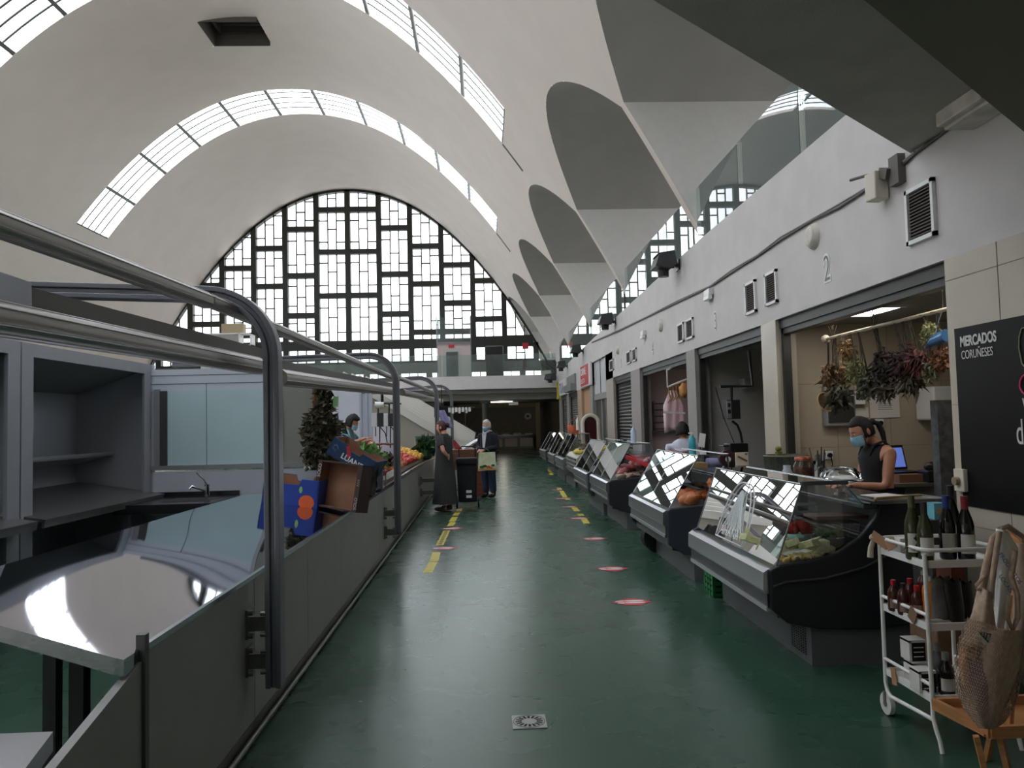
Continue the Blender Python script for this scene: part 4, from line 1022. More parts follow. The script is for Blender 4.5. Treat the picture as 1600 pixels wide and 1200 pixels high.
# ---- goods on the counters behind the cases ----
def bottle(name,c,h,r,mt,lab,cap=None,label=None,neck=.3,group=None,cat='bottle',capname='cap'):
    t=T(name,lab,cat,c,group);c=V(c)
    m=MB();m.lathe(c,[(r*.9,0),(r,.01),(r,h*(1-neck)*.82),(r*.9,h*(1-neck)*.92),(r*.42,h*(1-neck*.6)),(r*.36,h*.97),(r*.36,h)],14);m.build('glass_body',mt,t)
    if cap: m=MB();m.lathe(c,[(r*.42,h*.80),(r*.42,h+.004)],12);m.build(capname,cap,t)
    if label:
        m=MB();vs=[];n=9
        for k in range(n):
            a=-pi*.5-1.15+2.3*k/(n-1);vs.append(c+V((cos(a)*(r+.0015),sin(a)*(r+.0015),h*.12)));vs.append(c+V((cos(a)*(r+.0015),sin(a)*(r+.0015),h*.42)))
        m.add(vs,[(2*k,2*k+2,2*k+3,2*k+1) for k in range(n-1)]);m.build('label',label,t)
    return t
JAR=glassmat('jar_glass',(.9,.92,.9))
# rear counter board between cases 1 and 2
t=T('work_counter','pale stone counter behind the first two cases','counter',(3.0,7.4,0))
m=MB();m.box(2.8,3.5,6.62,8.1,.93,.97);m.build('worktop',mat('pale_stone',(170,166,156),.4,noise=.06),t);m=MB();m.box(2.86,3.45,6.7,8.05,0,.93);m.build('body',mat('counter_body_dark',(70,70,68),.6),t)
c=onY(1190,725,7.55)
t=T('wicker_basket','round dark woven planter box with a small plant on the pale counter','basket',(2.8,7.5,.97))
m=MB();m.lathe((2.95,7.45,.97),[(.2,0),(.21,.19),(.215,.2),(.2,.2),(.19,.02),(.001,.02)],28,False);m.build('basket',mat('woven_dark_green',(58,64,50),.7,noise=.4,nscale=30,stretch=(1,1,.15)),t)
m=MB();m.lathe((2.95,7.45,.97),[(.213,.19),(.218,.195),(.213,.205)],28,False);m.build('rim',mat('basket_rim',(140,126,108),.6),t)
m=MB();m.cyl((2.86,7.4,1.15),.035,.06,12);m.ball((2.86,7.4,1.235),.034,10,6,(1,1,.8));tag(m.build('cactus_pot',mat('cactus_olive',(120,118,56),.8)),'small round cactus on the rim of the woven planter','plant')
t=T('cutlery_jar','glass jar full of knives and spatulas on the pale counter','jar',(3.1,7.0,.97))
m=MB();m.lathe((3.08,7.0,.97),[(.05,0),(.055,.16),(.05,.16)],14,False);m.build('jar',JAR,t)
m=MB();r3=random.Random(8)
for i in range(11):
    a=r3.uniform(0,6.28);q=r3.uniform(.04,.11);m.bar((3.08+.03*cos(a),7+.03*sin(a),.98),(3.08+q*cos(a),7+q*sin(a),1.17+r3.uniform(0,.09)),.012,.006)
m.build('utensil',mat('utensil_steel',(110,112,110),.35,.7),t)
for x,lab in((2.98,'small white price card left of the cutlery jar'),(3.17,'small white price card right of the cutlery jar')):
    tag(MB().obox((x,6.9,1.01),(.07,.005,.07),0,.2).build('price_card',WPL),lab,'card')
t=T('display_card','framed cream card with a sketch standing on the chicken case','card',(2.7,8.5,.98));c=onY(1159,716,7.8)
m=MB();m.box(c.x-.065,c.x+.065,7.79,7.81,c.z-.07,c.z+.06);m.build('card',mat('cream_card',(220,204,180),.6),t);m=MB();m.bar((c.x-.045,7.786,c.z+.02),(c.x+.05,7.786,c.z-.03),.004,.02);m.box(c.x+.03,c.x+.055,7.785,7.79,c.z+.035,c.z+.05);m.build('sketch',mat('sketch_grey',(110,96,84),.7),t)
m=MB();m.box(c.x-.06,c.x+.07,7.76,7.84,.97,c.z-.07);m.build('block',mat('clear_block',(150,140,132),.3),t)
# tape dispenser / slicer wheel
c=onY(1136,716,7.9);t=T('tape_dispenser','dark maroon tape dispenser on the chicken case','dispenser',c)
m=MB();m.cyl(c+V((0,-.03,0)),.085,.06,20,'Y');m.build('roll',mat('maroon',(60,24,32),.35),t);m=MB();m.cyl(c+V((0,-.04,-.01)),.028,.08,14,'Y');m.build('hub',WPL,t);m=MB();m.prism([(c.x-.09,.985),(c.x+.09,.985),(c.x+.03,c.z)],.07,'Y',c.y-.035);m.build('stand',mat('maroon_dark',(36,20,24),.4),t)
# hanging scale in the dark stall
t=T('hanging_scale','dark hanging scale with long arm in the second stall','scale',(3.5,10,1.2))
c=onY(1144,640,9.6);m=MB();m.box(c.x-.1,c.x+.07,9.5,9.7,c.z-.12,c.z+.12);m.build('body',mat('scale_black',(34,33,32),.5),t)
m=MB();m.box(c.x-.10,c.x-.045,9.49,9.5,c.z-.11,c.z+.11);m.build('panel',mat('scale_panel',(150,148,142),.5),t)
for zz in(-.05,.03): m=MB();m.box(c.x-.09,c.x-.055,9.485,9.49,c.z+zz,c.z+zz+.05);m.build('display',BLACK,t)
p=[onY(1143,628,9.6),onY(1143,604,9.6)];m=MB();m.tube(p,.018,8);m.tube([onY(1125,604,9.6),onY(1176,603,9.6),onY(1170,548,9.6)],.02,8);m.build('arm',BLACK,t)
m=MB();m.tube([onY(1144,658,9.6),onY(1152,664,9.6),onY(1157,676,9.6),onY(1160,692,9.6)],.016,8);m.tube([onY(1118,605,9.6),onY(1130,650,9.6),onY(1147,692,9.6)],.006,6);m.build('cable',BLACK,t)
c=onY(1153,700,9.6);m=MB();m.box(c.x-.13,c.x+.10,9.5,9.75,c.z-.05,c.z+.06);m.box(c.x-.2,c.x-.1,9.55,9.75,c.z+.02,c.z+.04);m.box(c.x-.08,c.x+.07,9.55,9.7,0,c.z-.05);m.build('base',BLACK,t,bevel=.01)
c=onY(1107,600,10.4);tag(MB().box(3.9,4.0,11.3,11.55,1.98,2.13).build('wall_box',mat('grey_wall_box',(150,150,146),.5)),'pale grey box on the wall of the stall with the hanging scale','box')
tag(MB().tube([(2.6,8.95,1.035),(2.78,8.95,1.035)],.05,10).build('roll',mat('lilac_plastic',(150,146,190),.4)),'lilac roll behind the chicken case','roll')
# spray bottles and card stand
def spray(px,py,Y,h,mt,lab):
    c=onY(px,py,Y);t=T('soap_bottle',lab,'bottle',c)
    m=MB();m.lathe(c,[(.04,0),(.042,.01),(.042,h*.7),(.02,h*.8),(.015,h*.86)],14);m.build('bottle',mt,t);m=MB();m.cyl(c+V((0,0,h*.86)),.012,h*.1,8);m.box(c.x-.04,c.x+.012,c.y-.01,c.y+.01,c.z+h*.95,c.z+h);m.build('pump',WPL,t)
spray(1082,709,9.0,.25,mat('teal_liquid',(40,150,170),.25),'teal soap bottle standing on the chicken case')
spray(990,692,11.4,.26,mat('pale_blue_bottle',(190,206,224),.25),'pale blue soap bottle at the grey pillar above the meat case')
spray(903,672,18.5,.35,mat('white_bottle',(226,228,226),.3),'white bottle on the far black-fronted case')
t=T('price_stand','white price sheet on a bent stand over the chicken case','stand',(2.6,9.1,.95));c=onY(1097,688,9.1)
m=MB();m.obox(c,(.075,.01,.17),0,-.2,.2);m.build('sheet',WPL,t,bevel=.003);m=MB();m.tube([c+V((.0,.01,-.06)),c+V((.05,.02,-.13)),c+V((.06,.0,-.22))],.008,6);m.tube([c+V((-.02,.01,-.06)),c+V((-.03,0,-.2))],.006,6);m.build('wire_stand',BLACK,t)
tag(MB().box(2.35,2.55,8.75,9.05,.985,1.04).build('tray_box',mat('tan_tray',(170,140,96),.6)),'tan tray left of the teal soap bottle','tray')
c=onY(896,672,18.9);t=T('basket','small orange-brown basket on the far black-fronted case','basket',(c.x,18.9,1.26));m=MB();m.lathe((c.x,18.9,1.26),[(.12,0),(.16,.2),(.15,.2),(.11,.02)],12,False);m.tube([(c.x-.15,18.9,1.42),(c.x,18.9,1.62),(c.x+.15,18.9,1.42)],.015,6);m.build('basket',mat('basket_orange',(176,84,48),.7),t)
# mirror arch
t=T('arched_mirror','white-framed arched mirror standing behind the banana case','mirror',(3.0,21,1.0));c=onY(923,672,19.6)
P=[V((c.x-.2,19.6,.95))]+[V((c.x-.2*cos(a),19.6,1.5+.2*sin(a))) for a in [pi*k/12 for k in range(13)]]+[V((c.x+.2,19.6,.95))]
m=MB();m.tube(P,.05,8);m.build('frame',mat('cream_frame',(206,198,184),.5),t);m=MB();m.add([p+V((0,.02,0)) for p in P],[tuple(range(len(P)))[::-1]]);m.build('face',mat('mirror_dark_red',(70,30,32),.15,.3),t)
m=MB();m.box(c.x-.22,c.x+.22,19.58,19.66,0,.95);m.build('stand',mat('cream_frame',(206,198,184),.5),t)
# ------- far apron stall -------
t=T('apron','pink apron with white band hanging in the apron stall','apron',(3.9,13.6,1.25));c=onY(1052,640,13.5)
g=[];
for i in range(9):
    z=c.z+.34-.7*i/8;w=.05+.12*min(1,i/3.)
    g.append([V((c.x-w+2*w*j/8,13.5+.03*sin(j*1.9+i*.4),z-.05*abs(j-4)/4*(i==8))) for j in range(9)])
m=MB();m.grid(g);m.build('cloth',mat('pink_cloth',(236,208,212),.9),t,solid=.012);m=MB();m.add([V((c.x-.2,13.44,c.z-.02)),V((c.x+.2,13.44,c.z-.05)),V((c.x+.2,13.44,c.z-.09)),V((c.x-.2,13.44,c.z-.06))],[(0,1,2,3)]);m.build('white_band',WPL,t)
t=T('hanging_rail','white rail hung with metal hooks in the apron stall','rail',(4,13.3,2.1));m=MB();a=onY(1043,605,13.2);b=onY(1075,592,13.2);m.tube([a,b],.02,8);m.tube([a,a+V((0,0,.3))],.012,6);m.bar(a+V((0,0,.3)),b+V((0,0,.35)),.05,.03);m.build('rail',WPL,t)
m=MB()
for i in range(8):
    p=a+(b-a)*(i/8.+.05);m.tube([p,p-V((0,0,.1)),p-V((-.03,0,.2)),p-V((.02,0,.28))],.01,5)
m.build('hook',mat('brass_hook',(170,130,70),.35,.8),t)
c=onY(1068,610,13.1);m=MB();m.ball(c,.1,10,8,(.8,.7,1.3),None,.12);tag(m.build('hanging_ham',foodmat('ochre_ham',(206,150,84),.6)),'ochre hanging bundle at the end of the white rail','food')
t=T('wall_rack','dark slatted rack on the pinkish wall','rack',(3.9,15.5,1.4));c=onY(1036,650,15.7);m=MB()
for k in range(5): m.box(c.x-.2,c.x+.2,15.66,15.7,c.z-.28+k*.13,c.z-.25+k*.13)
m.box(c.x-.22,c.x-.19,15.64,15.7,c.z-.32,c.z+.3);m.box(c.x+.19,c.x+.22,15.64,15.7,c.z-.32,c.z+.3);m.box(c.x-.25,c.x+.25,15.6,15.7,c.z-.34,c.z-.3);m.build('rack',mat('rack_dark',(84,78,76),.5),t)
# near stall back wall things
BW=8.35
t=T('meter_box','grey electrical box with smoked door on the beige wall','box',(onY(1307,640,BW).x,BW,1.5))
a=onY(1283,605,BW);b=onY(1333,665,BW);m=MB();m.box(a.x,b.x,BW-.08,BW,b.z,a.z);m.build('housing',mat('box_grey',(140,140,134),.5),t,bevel=.01);m=MB();m.box(a.x+.03,b.x-.02,BW-.09,BW-.08,b.z+.04,a.z-.04);m.build('smoked_door',mat('smoked',(58,58,54),.2),t)
a=onY(1331,612,BW);b=onY(1348,632,BW);t=T('fuse_box','small white fuse box with dark window, right of the meter box','box',(a.x,BW,b.z));m=MB();m.box(a.x,b.x,BW-.07,BW,b.z,a.z);m.build('housing',WPL,t,bevel=.006);m=MB();m.box(a.x+.01,b.x-.01,BW-.075,BW-.07,b.z+.05,a.z-.02);m.build('window',mat('smoked',(58,58,54),.2),t)
a=onY(1358,618,BW);b=onY(1406,652,BW);t=T('paper_notice','large white printed notice on the beige wall','notice',(a.x,BW,b.z));m=MB();m.box(a.x,b.x,BW-.006,BW-.002,b.z,a.z);m.build('sheet',mat('paper',(222,214,206),.7),t)
m=MB()
for k in range(4): m.box(a.x+.09,b.x-.09+.01*(k%2),BW-.008,BW-.006,a.z-.1-k*.02,a.z-.094-k*.02)
m.build('printed_line',mat('print_grey',(120,112,106),.7),t);m=MB();m.box(a.x+.12,a.x+.16,BW-.008,BW-.006,a.z-.05,a.z-.03);m.build('yellow_logo',mat('yellow_logo',(190,160,60),.7),t)
a=onY(1336,637,BW);b=onY(1357,652,BW);tag(MB().box(a.x,b.x,BW-.006,BW-.002,b.z,a.z).build('paper_notice',mat('paper',(222,214,206),.7)),'small white paper between the meter box and the large notice','notice')
for (px,py,lab) in((1374,661,'wall socket just behind the vendor’s hair'),(1295,711,'wall socket with a black plug on the beige wall')):
    c=onY(px,py,BW);t=T('wall_socket',lab,'socket',(c.x,BW,c.z));m=MB();m.box(c.x-.045,c.x+.045,BW-.012,BW,c.z-.045,c.z+.045);m.build('plate',WPL,t,bevel=.004);m=MB();m.cyl((c.x,BW-.012,c.z),.025,-.03,14,'Y');m.build('plug',BLACK,t)
    if py>700: m=MB();m.tube([c+V((0,-.05,-.0)),c+V((.01,-.06,-.1)),c+V((-.03,-.05,-.2)),c+V((-.12,-.05,-.27))],.006,6);m.build('cord',BLACK,t)
a=onY(1458,612,8.0);tag(MB().box(a.x,a.x+.28,8.0,8.35,1.47,1.83).build('towel_dispenser',WPL,bevel=.02),'white dispenser on the wall at the right of the herb stall','dispenser')
a=onY(1473,625,6.2);tag(MB().box(a.x-.05,a.x+.08,6.2,6.3,.0,a.z).build('metal_upright',mat('scuffed_steel',(92,94,96),.45,.6,noise=.3,nscale=14)),'scuffed grey metal upright at the right edge of the herb stall','post')
# side table, laptop, black bag
t=T('side_table','small grey table behind the vendor','table',(4.3,7.2,0));a=onY(1378,768,7.1);b=onY(1458,768,7.1)
m=MB();m.box(a.x,b.x+.04,6.9,7.5,.88,.91);m.build('top',mat('table_top_dark',(84,76,68),.5),t)
m=MB();m.box(a.x+.04,b.x-.02,6.95,7.45,.78,.88);m.build('apron_frame',mat('table_grey',(96,96,92),.5),t)
for x in(a.x+.05,b.x-.03):
    for y in(6.95,7.42): m=MB();m.box(x-.02,x+.02,y,y+.04,0,.88);m.build('leg',mat('table_grey',(96,96,92),.5),t)
t=T('laptop','open laptop with a bluish screen behind the vendor','laptop',(4.0,7.3,1.1));c=onY(1398,735,7.3)
m=MB();m.obox(c+V((.03,-.05,-.01)),(.34,.24,.015),.2);m.build('keyboard_deck',BLACK,t);m=MB();m.obox(c+V((.0,.08,.12)),(.34,.012,.24),.2,-.25);m.build('lid',BLACK,t);m=MB();m.obox(c+V((.0,.068,.12)),(.30,.008,.19),.2,-.25);m.build('screen',mat('screen_blue',(96,120,200),.3,emit=.5),t)
m=MB();m.box(c.x-.12,c.x+.2,7.0,7.4,.91,c.z-.02);tag(m.build('storage_box',mat('brown_box',(110,74,56),.6)),'brown box under the laptop','box')
m=MB();m.box(c.x+.1,c.x+.36,6.92,7.1,.91,1.02);m.ball((c.x+.2,7.02,1.05),.08,10,6,(1,.6,.6));tag(m.build('hand_bag',BLACK,bevel=.02),'black bag on the small grey table','bag')
# things on the first case's rear
t=T('storage_jar','large clip-top jar of brown contents behind the first case','jar',(2.62,6.35,.985))
m=MB();m.lathe((2.66,6.35,.985),[(.075,0),(.085,.02),(.085,.15),(.065,.18),(.065,.2)],18);m.build('glass_body',JAR,t);m=MB();m.lathe((2.66,6.35,.99),[(.07,0),(.078,.02),(.078,.12),(.02,.14)],16);m.build('contents',foodmat('brown_contents',(120,66,44),.7,.3),t);m=MB();m.lathe((2.66,6.35,1.185),[(.07,0),(.07,.02),(.03,.03)],16);m.tube([(2.66+.07*cos(k*.5),6.35+.07*sin(k*.5),1.18) for k in range(13)],.004,5);m.build('clip_lid',mat('copper_wire',(150,84,60),.4,.6),t)
t=T('storage_jar','smaller jar with a white label left of the clip-top jar','jar',(2.53,6.3,.985));m=MB();m.lathe((2.5,6.3,.985),[(.045,0),(.045,.1),(.03,.13),(.03,.16)],14);m.build('glass_body',mat('pale_jar',(190,196,200),.2),t);m=MB();m.box(2.47,2.53,6.252,6.256,1.0,1.06);m.build('label',WPL,t)
# cake dome on foot
t=T('glass_cake_stand','footed glass stand with a domed lid and a paper','stand',(2.55,5.3,.985));c=V((2.5,5.35,.985))
m=MB();m.lathe(c,[(.06,0),(.05,.01),(.025,.03),(.025,.08),(.14,.1),(.15,.11)],20,False);m.build('foot',JAR,t)
m=MB();m.lathe(c,[(.14,.115),(.135,.15),(.1,.19),(.03,.205),(.001,.206)],20,False);m.build('dome',JAR,t)
m=MB();m.obox(c+V((0,-.03,.125)),(.2,.12,.004),.1,.15);m.build('paper_slip',WPL,t)
for i,(x,y,z) in enumerate([(2.62,4.86,.987),(2.64,4.84,1.003)]):
    t=T('serving_tray',['lower dark metal tray on the near case','upper metal tray with papers and a wooden edge on the near case'][i],'tray',(x,y,z));m=MB();a,b=.23,.16
    m.box(x-a,x+a,y-.14,y+b,z,z+.004)
    for q in((x-a,x+a,y-.14,y-.13),(x-a,x+a,y+b-.01,y+b),(x-a,x-a+.01,y-.14,y+b),(x+a-.01,x+a,y-.14,y+b)): m.box(*q,z,z+.014)
    m.build('tray',mat('tray_steel',(170,166,164),.3,.8),t)
    if i: m=MB();m.obox((x-.08,y+.06,z+.022),(.2,.16,.006),.2);m.build('paper',WPL,t);m=MB();m.bar((x-.2,y-.08,z+.02),(x+.15,y+.02,z+.02),.02,.012);m.build('wooden_edge',mat('light_wood',(190,150,90),.5),t)
tag(MB().box(2.12,2.5,4.9,5.1,.88,.9).build('chocolate_board',mat('brown_board',(66,34,28),.5)),'dark brown slab on the glass shelf of the nearest case','food')
# ================= PEOPLE =================
def skinmesh(joints,radii,edges,root,sub=2):
    names=list(joints);idx={n:i for i,n in enumerate(names)}
    me=bpy.data.meshes.new('sk');me.from_pydata([tuple(joints[n]) for n in names],[(idx[a],idx[b]) for a,b in edges],[])
    o=bpy.data.objects.new('sk',me);C.objects.link(o)
    o.modifiers.new('s','SKIN')
    me.update()
    if not me.skin_vertices: 
        bpy.context.view_layer.objects.active=o
    for n in names:
        r=radii[n];r=(r,r) if not isinstance(r,tuple) else r
        me.skin_vertices[0].data[idx[n]].radius=r;me.skin_vertices[0].data[idx[n]].use_root=(n==root)
    ss=o.modifiers.new('u','SUBSURF');ss.levels=sub;ss.render_levels=sub
    bpy.context.view_layer.update()
    ev=o.evaluated_get(bpy.context.evaluated_depsgraph_get());m2=bpy.data.meshes.new_from_object(ev)
    vs=[v.co.copy() for v in m2.vertices];fs=[tuple(p.vertices) for p in m2.polygons]
    bpy.data.objects.remove(o);bpy.data.meshes.remove(m2);return vs,fs
def headverts(n=22,m=18):
    vs=[]
    for i in range(m+1):
        ph=pi*i/m
        for k in range(n):
            t=2*pi*k/n;x=sin(ph)*cos(t);y=sin(ph)*sin(t);z=cos(ph)
            X=x*.076;Y=y*.092;Z=z*.118
            if z<0: # jaw narrows, chin forward
                f=1+.42*z*(.55 if y<0 else .9);X*=f;Y*=(1+.30*z) if y>0 else (1+.10*z)
            # face
            if y<0:
                a=abs(x)
                Y-= .020*math.exp(-((x/.16)**2))*math.exp(-(((z+.12)/.20)**2))   # nose
                Y-= .008*math.exp(-((x/.3)**2))*math.exp(-(((z+.42)/.10)**2))   # lips
                Y-= .008*math.exp(-((x/.3)**2))*math.exp(-(((z+.80)/.14)**2))   # chin
                Y+= .010*math.exp(-(((a-.38)/.17)**2))*math.exp(-(((z-.05)/.13)**2)) # sockets
                Y-= .005*math.exp(-(((a-.36)/.25)**2))*math.exp(-(((z-.26)/.08)**2)) # brow
            vs.append(V((X,Y,Z)))
    return vs,[(i*n+k,(i+1)*n+k,(i+1)*n+(k+1)%n,i*n+(k+1)%n) for i in range(m) for k in range(n)]
SKN=mat('skin_warm',(186,132,104),.5,noise=.06,nscale=20);SKN2=mat('skin_pale',(206,156,134),.5,noise=.06,nscale=20)
MASK=mat('mask_blue',(150,196,216),.7,noise=.05,nscale=40);EYE=mat('eye_dark',(30,22,20),.2);EYW=mat('eye_white',(226,220,214),.3)
def hand(mb,wr,dr,nrm,sc=1.,curl=.5,side=1):
    # palm and five fingers; dr: direction, nrm: palm normal
    d=V(dr).normalized();n=V(nrm);n=(n-d*n.dot(d)).normalized();s=d.cross(n)*side
    w=V(wr)
    for q in range(4):
        mb.tube([w+s*(.027-.018*q)*.8*sc,w+d*.045*sc+s*(.029-.019*q)*sc,w+d*.085*sc+s*(.030-.020*q)*sc],[.013*sc,.0135*sc,.0105*sc],7)
    for q,L in enumerate((.068,.076,.070,.056)):
        p=w+d*.082*sc+s*(.030-.020*q)*sc;P=[p];dd=d.copy()
        for j,f in enumerate((.45,.32,.23)):
            dd=(dd-n*(-1)*curl*(.35+.25*j)).normalized() if False else (dd+n*curl*(.35+.2*j)).normalized();p=p+dd*L*f*sc;P.append(p)
        mb.tube(P,[.0098*sc,.0092*sc,.0085*sc,.006*sc],7);mb.ball(P[-1],.0062*sc,6,4)
    p=w+d*.02*sc+s*.032*sc;P=[p,p+(d*.6+s*.7+n*.2).normalized()*.035*sc,p+(d*.6+s*.7+n*.2).normalized()*.035*sc+(d+s*.15+n*.4).normalized()*.032*sc]
    mb.tube(P,[.013*sc,.011*sc,.007*sc],7);mb.ball(P[-1],.0072*sc,6,4)
def person(label,pos,rz,J,R,skin,headpos,hyaw,hpitch,garments,hair,mask,hands,sc=1.):
    t=T('person',label,'person',pos,rz=rz)
    D=dict(pel=(0,0,.93),sp=(0,0,1.1),ch=(0,0,1.25),nb=(0,.01,1.37),nk=(0,0,1.43),hd=(0,-.01,1.5),
      sL=(.15,0,1.33),eL=(.2,.02,1.06),wL=(.21,-.06,.83),sR=(-.15,0,1.33),eR=(-.2,.02,1.06),wR=(-.21,-.06,.83),
      hL=(.09,0,.88),kL=(.095,-.02,.48),aL=(.095,.03,.08),tL=(.10,-.12,.035),hR=(-.09,0,.88),kR=(-.095,-.02,.48),aR=(-.095,.03,.08),tR=(-.10,-.12,.035))
    D.update(J)
    RR=dict(pel=(.13,.10),sp=(.115,.09),ch=(.13,.095),nb=.055,nk=.048,hd=.05,sL=.052,eL=.038,wL=.026,sR=.052,eR=.038,wR=.026,hL=.085,kL=.055,aL=.036,tL=.03,hR=.085,kR=.055,aR=.036,tR=.03)
    RR.update(R)
    hp=V(headpos);D['hd']=tuple(hp-V((0,-.005,.03)))
    E=[('pel','sp'),('sp','ch'),('ch','nb'),('nb','nk'),('nk','hd'),('ch','sL'),('sL','eL'),('eL','wL'),('ch','sR'),('sR','eR'),('eR','wR'),('pel','hL'),('hL','kL'),('kL','aL'),('aL','tL'),('pel','hR'),('hR','kR'),('kR','aR'),('aR','tR')]
    vs,fs=skinmesh(D,RR,E,'pel')
    m=MB();m.add(vs,fs,True)
    HM=Matrix.Translation(hp)@Matrix.Rotation(hyaw,4,'Z')@Matrix.Rotation(hpitch,4,'X')
    hv,hf=headverts();m.add([HM@p for p in hv],hf,True)
    for s in(-1,1): # ears
        q=MB();q.ball((s*.076,.012,-.005),.03,8,6,(.35,.6,1.));m.add([HM@p for p in q.v],q.f,True)
    for (wr,dr,n,c,sd) in hands: hand(m,D[wr],dr,n,1.,c,sd)
    m.build('body',skin,t,local=True)
    for s in(-1,1):
        q=MB();q.ball((s*.029,-.080,.006),.011,8,6,(1.2,.6,.7));q.v=[HM@p for p in q.v];q.build('eye',EYW,t,local=True)
        q=MB();q.ball((s*.029,-.0865,.005),.005,8,6);q.v=[HM@p for p in q.v];q.build('iris',EYE,t,local=True)
        q=MB();q.tube([(s*.013,-.087,.022),(s*.03,-.089,.027),(s*.046,-.080,.023)],.0028,5);q.v=[HM@p for p in q.v];q.build('eyebrow',hair[1],t,local=True)
    if mask:
        q=MB();g=[]
        for i in range(9):
            z=-.012-.085*i/8;row=[]
            for j in range(13):
                a=-1.15+2.3*j/12;rx=.078-.012*(i/8)**2;ry=.094+ .016*math.exp(-((i-3)/3.)**2)*math.exp(-(a/.5)**2)
                row.append(V((sin(a)*rx,-cos(a)*ry-.004+(.002 if i%2 else 0),z)))
            g.append(row)
        q.grid(g);q.v=[HM@p for p in q.v];mk=q.build('face_mask',MASK,t,local=True,solid=.002)
        q=MB()
        for s in(-1,1): q.tube([(s*.07,-.04,-.02),(s*.08,0,.01),(s*.083,.02,0),(s*.072,-.03,-.075)],.0014,4)
        q.v=[HM@p for p in q.v];q.build('mask_loop',WPL,t,local=True)
    # hair cap
    style,hm=hair;q=MB();rr=random.Random(4);n,mm=26,16;vs=[]
    for i in range(mm+1):
        ph=pi*i/mm
        for k in range(n):
            th=2*pi*k/n;x=sin(ph)*cos(th);y=sin(ph)*sin(th);z=cos(ph)
            lift={'bun':1.10,'curly':1.36,'short':1.17,'tail':1.09}[style]
            j=1+rr.uniform(-.05,.05)*(1 if style in('curly','short') else .25)
            p=V((x*.076*lift*j,y*.092*lift*j,z*.118*lift*j))
            # open the face: pull the front below the hairline inside the head
            front=y<-.15*(1 if z<.35 else -4)
            lim=.52 if style!='curly' else .42
            if y<-.25 and z<lim: p=V((x*.06,y*.06,z*.09))
            if z<-.45: p=V((x*.05,y*.05+.01,z*.08))
            vs.append(p)
    q.add(vs,[(i*n+k,(i+1)*n+k,(i+1)*n+(k+1)%n,i*n+(k+1)%n) for i in range(mm) for k in range(n)],True)
    if style=='bun': q.ball((0,.115,.03),.042,12,8,(1,1,1),None,.06)
    if style=='tail':
        q.ball((0,.105,.035),.028,10,6);q.tube([(0,.10,.04),(.01,.14,.01),(.02,.14,-.07),(.03,.12,-.15),(.035,.11,-.22)],[.018,.022,.022,.016,.005],9)
    q.v=[HM@p for p in q.v];q.build('hair',hm,t,local=True)
    for nm,mt,mbf,kw in garments:
        q=MB();mbf(q,D);q.build(nm,mt,t,local=True,**kw)
    return t
def rings(q,R_,n=26,wave=0.,open_=True):
    g=[]
    for (cx,cy,cz,rx,ry,tilt) in R_:
        g.append([V((cx+rx*cos(2*pi*k/n)*(1+wave*sin(5*2*pi*k/n)*(1.3-cz)),cy+ry*sin(2*pi*k/n)*(1+wave*sin(4*2*pi*k/n+1)*(1.3-cz)),cz+tilt*sin(2*pi*k/n))) for k in range(n+1)])
    q.grid(g)
def legs(q,D,r=(.10,.075,.062),drop=0):
    J={k:D[k] for k in('pel','hL','kL','hR','kR')};J['aL']=V(D['aL'])+V((0,-.005,drop));J['aR']=V(D['aR'])+V((0,-.005,drop))
    vs,fs=skinmesh(J,dict(pel=(.14,.12),hL=r[0],kL=r[1],aL=r[2],hR=r[0],kR=r[1],aR=r[2]),[('pel','hL'),('hL','kL'),('kL','aL'),('pel','hR'),('hR','kR'),('kR','aR')],'pel')
    q.add(vs,fs,True)
def sleeve(q,D,s,full=True,r0=.068,r1=.052,r2=.042):
    a,b,c=V(D['s'+s]),V(D['e'+s]),V(D['w'+s]);top=a+(V(D['ch'])-a)*.25
    if full: q.tube([top,a,a.lerp(b,.5),b,b.lerp(c,.5),b.lerp(c,.93)],[r0,r0,r0*.9,r1,r1*.92,r2],12)
    else: q.tube([top,a,a.lerp(b,.35),a.lerp(b,.62)],[r0,r0,r0*.98,r0*.95],12)
def shoes(q,D):
    for s in'LR':
        a=V(D['a'+s]);tt=V(D['t'+s]);m_=(a+tt)/2
        q.ball((m_.x,m_.y-.0,.045),.05,12,8,(.95,2.7,.85));q.ball((a.x,a.y,.07),.045,10,6,(1,1.1,1.2))
NAVY=mat('navy_coat',(28,30,38),.85,noise=.12,nscale=40);DENIM=mat('denim_blue',(52,62,88),.85,noise=.15,nscale=60);DENK=mat('dark_denim',(30,36,52),.85,noise=.15,nscale=60)
DRESS=mat('charcoal_dress',(56,57,58),.85,noise=.15,nscale=50);BLKC=mat('black_cloth',(20,20,22),.85,noise=.1,nscale=50);WSH=mat('white_shirt',(206,206,220),.85,noise=.05,nscale=20)
HBR=mat('dark_brown_hair',(22,15,13),.7,noise=.3,nscale=60,stretch=(1,1,.2));HGR=mat('white_hair',(200,194,186),.6,noise=.15,nscale=50);HRB=mat('reddish_brown_hair',(70,40,34),.5,noise=.3,nscale=60);HBK=mat('black_hair',(14,12,12),.7,noise=.3,nscale=50)
BLUC=mat('teal_grey_top',(104,136,142),.85,noise=.08,nscale=30)
LBLU=mat('light_blue_apron',(150,196,208),.8)
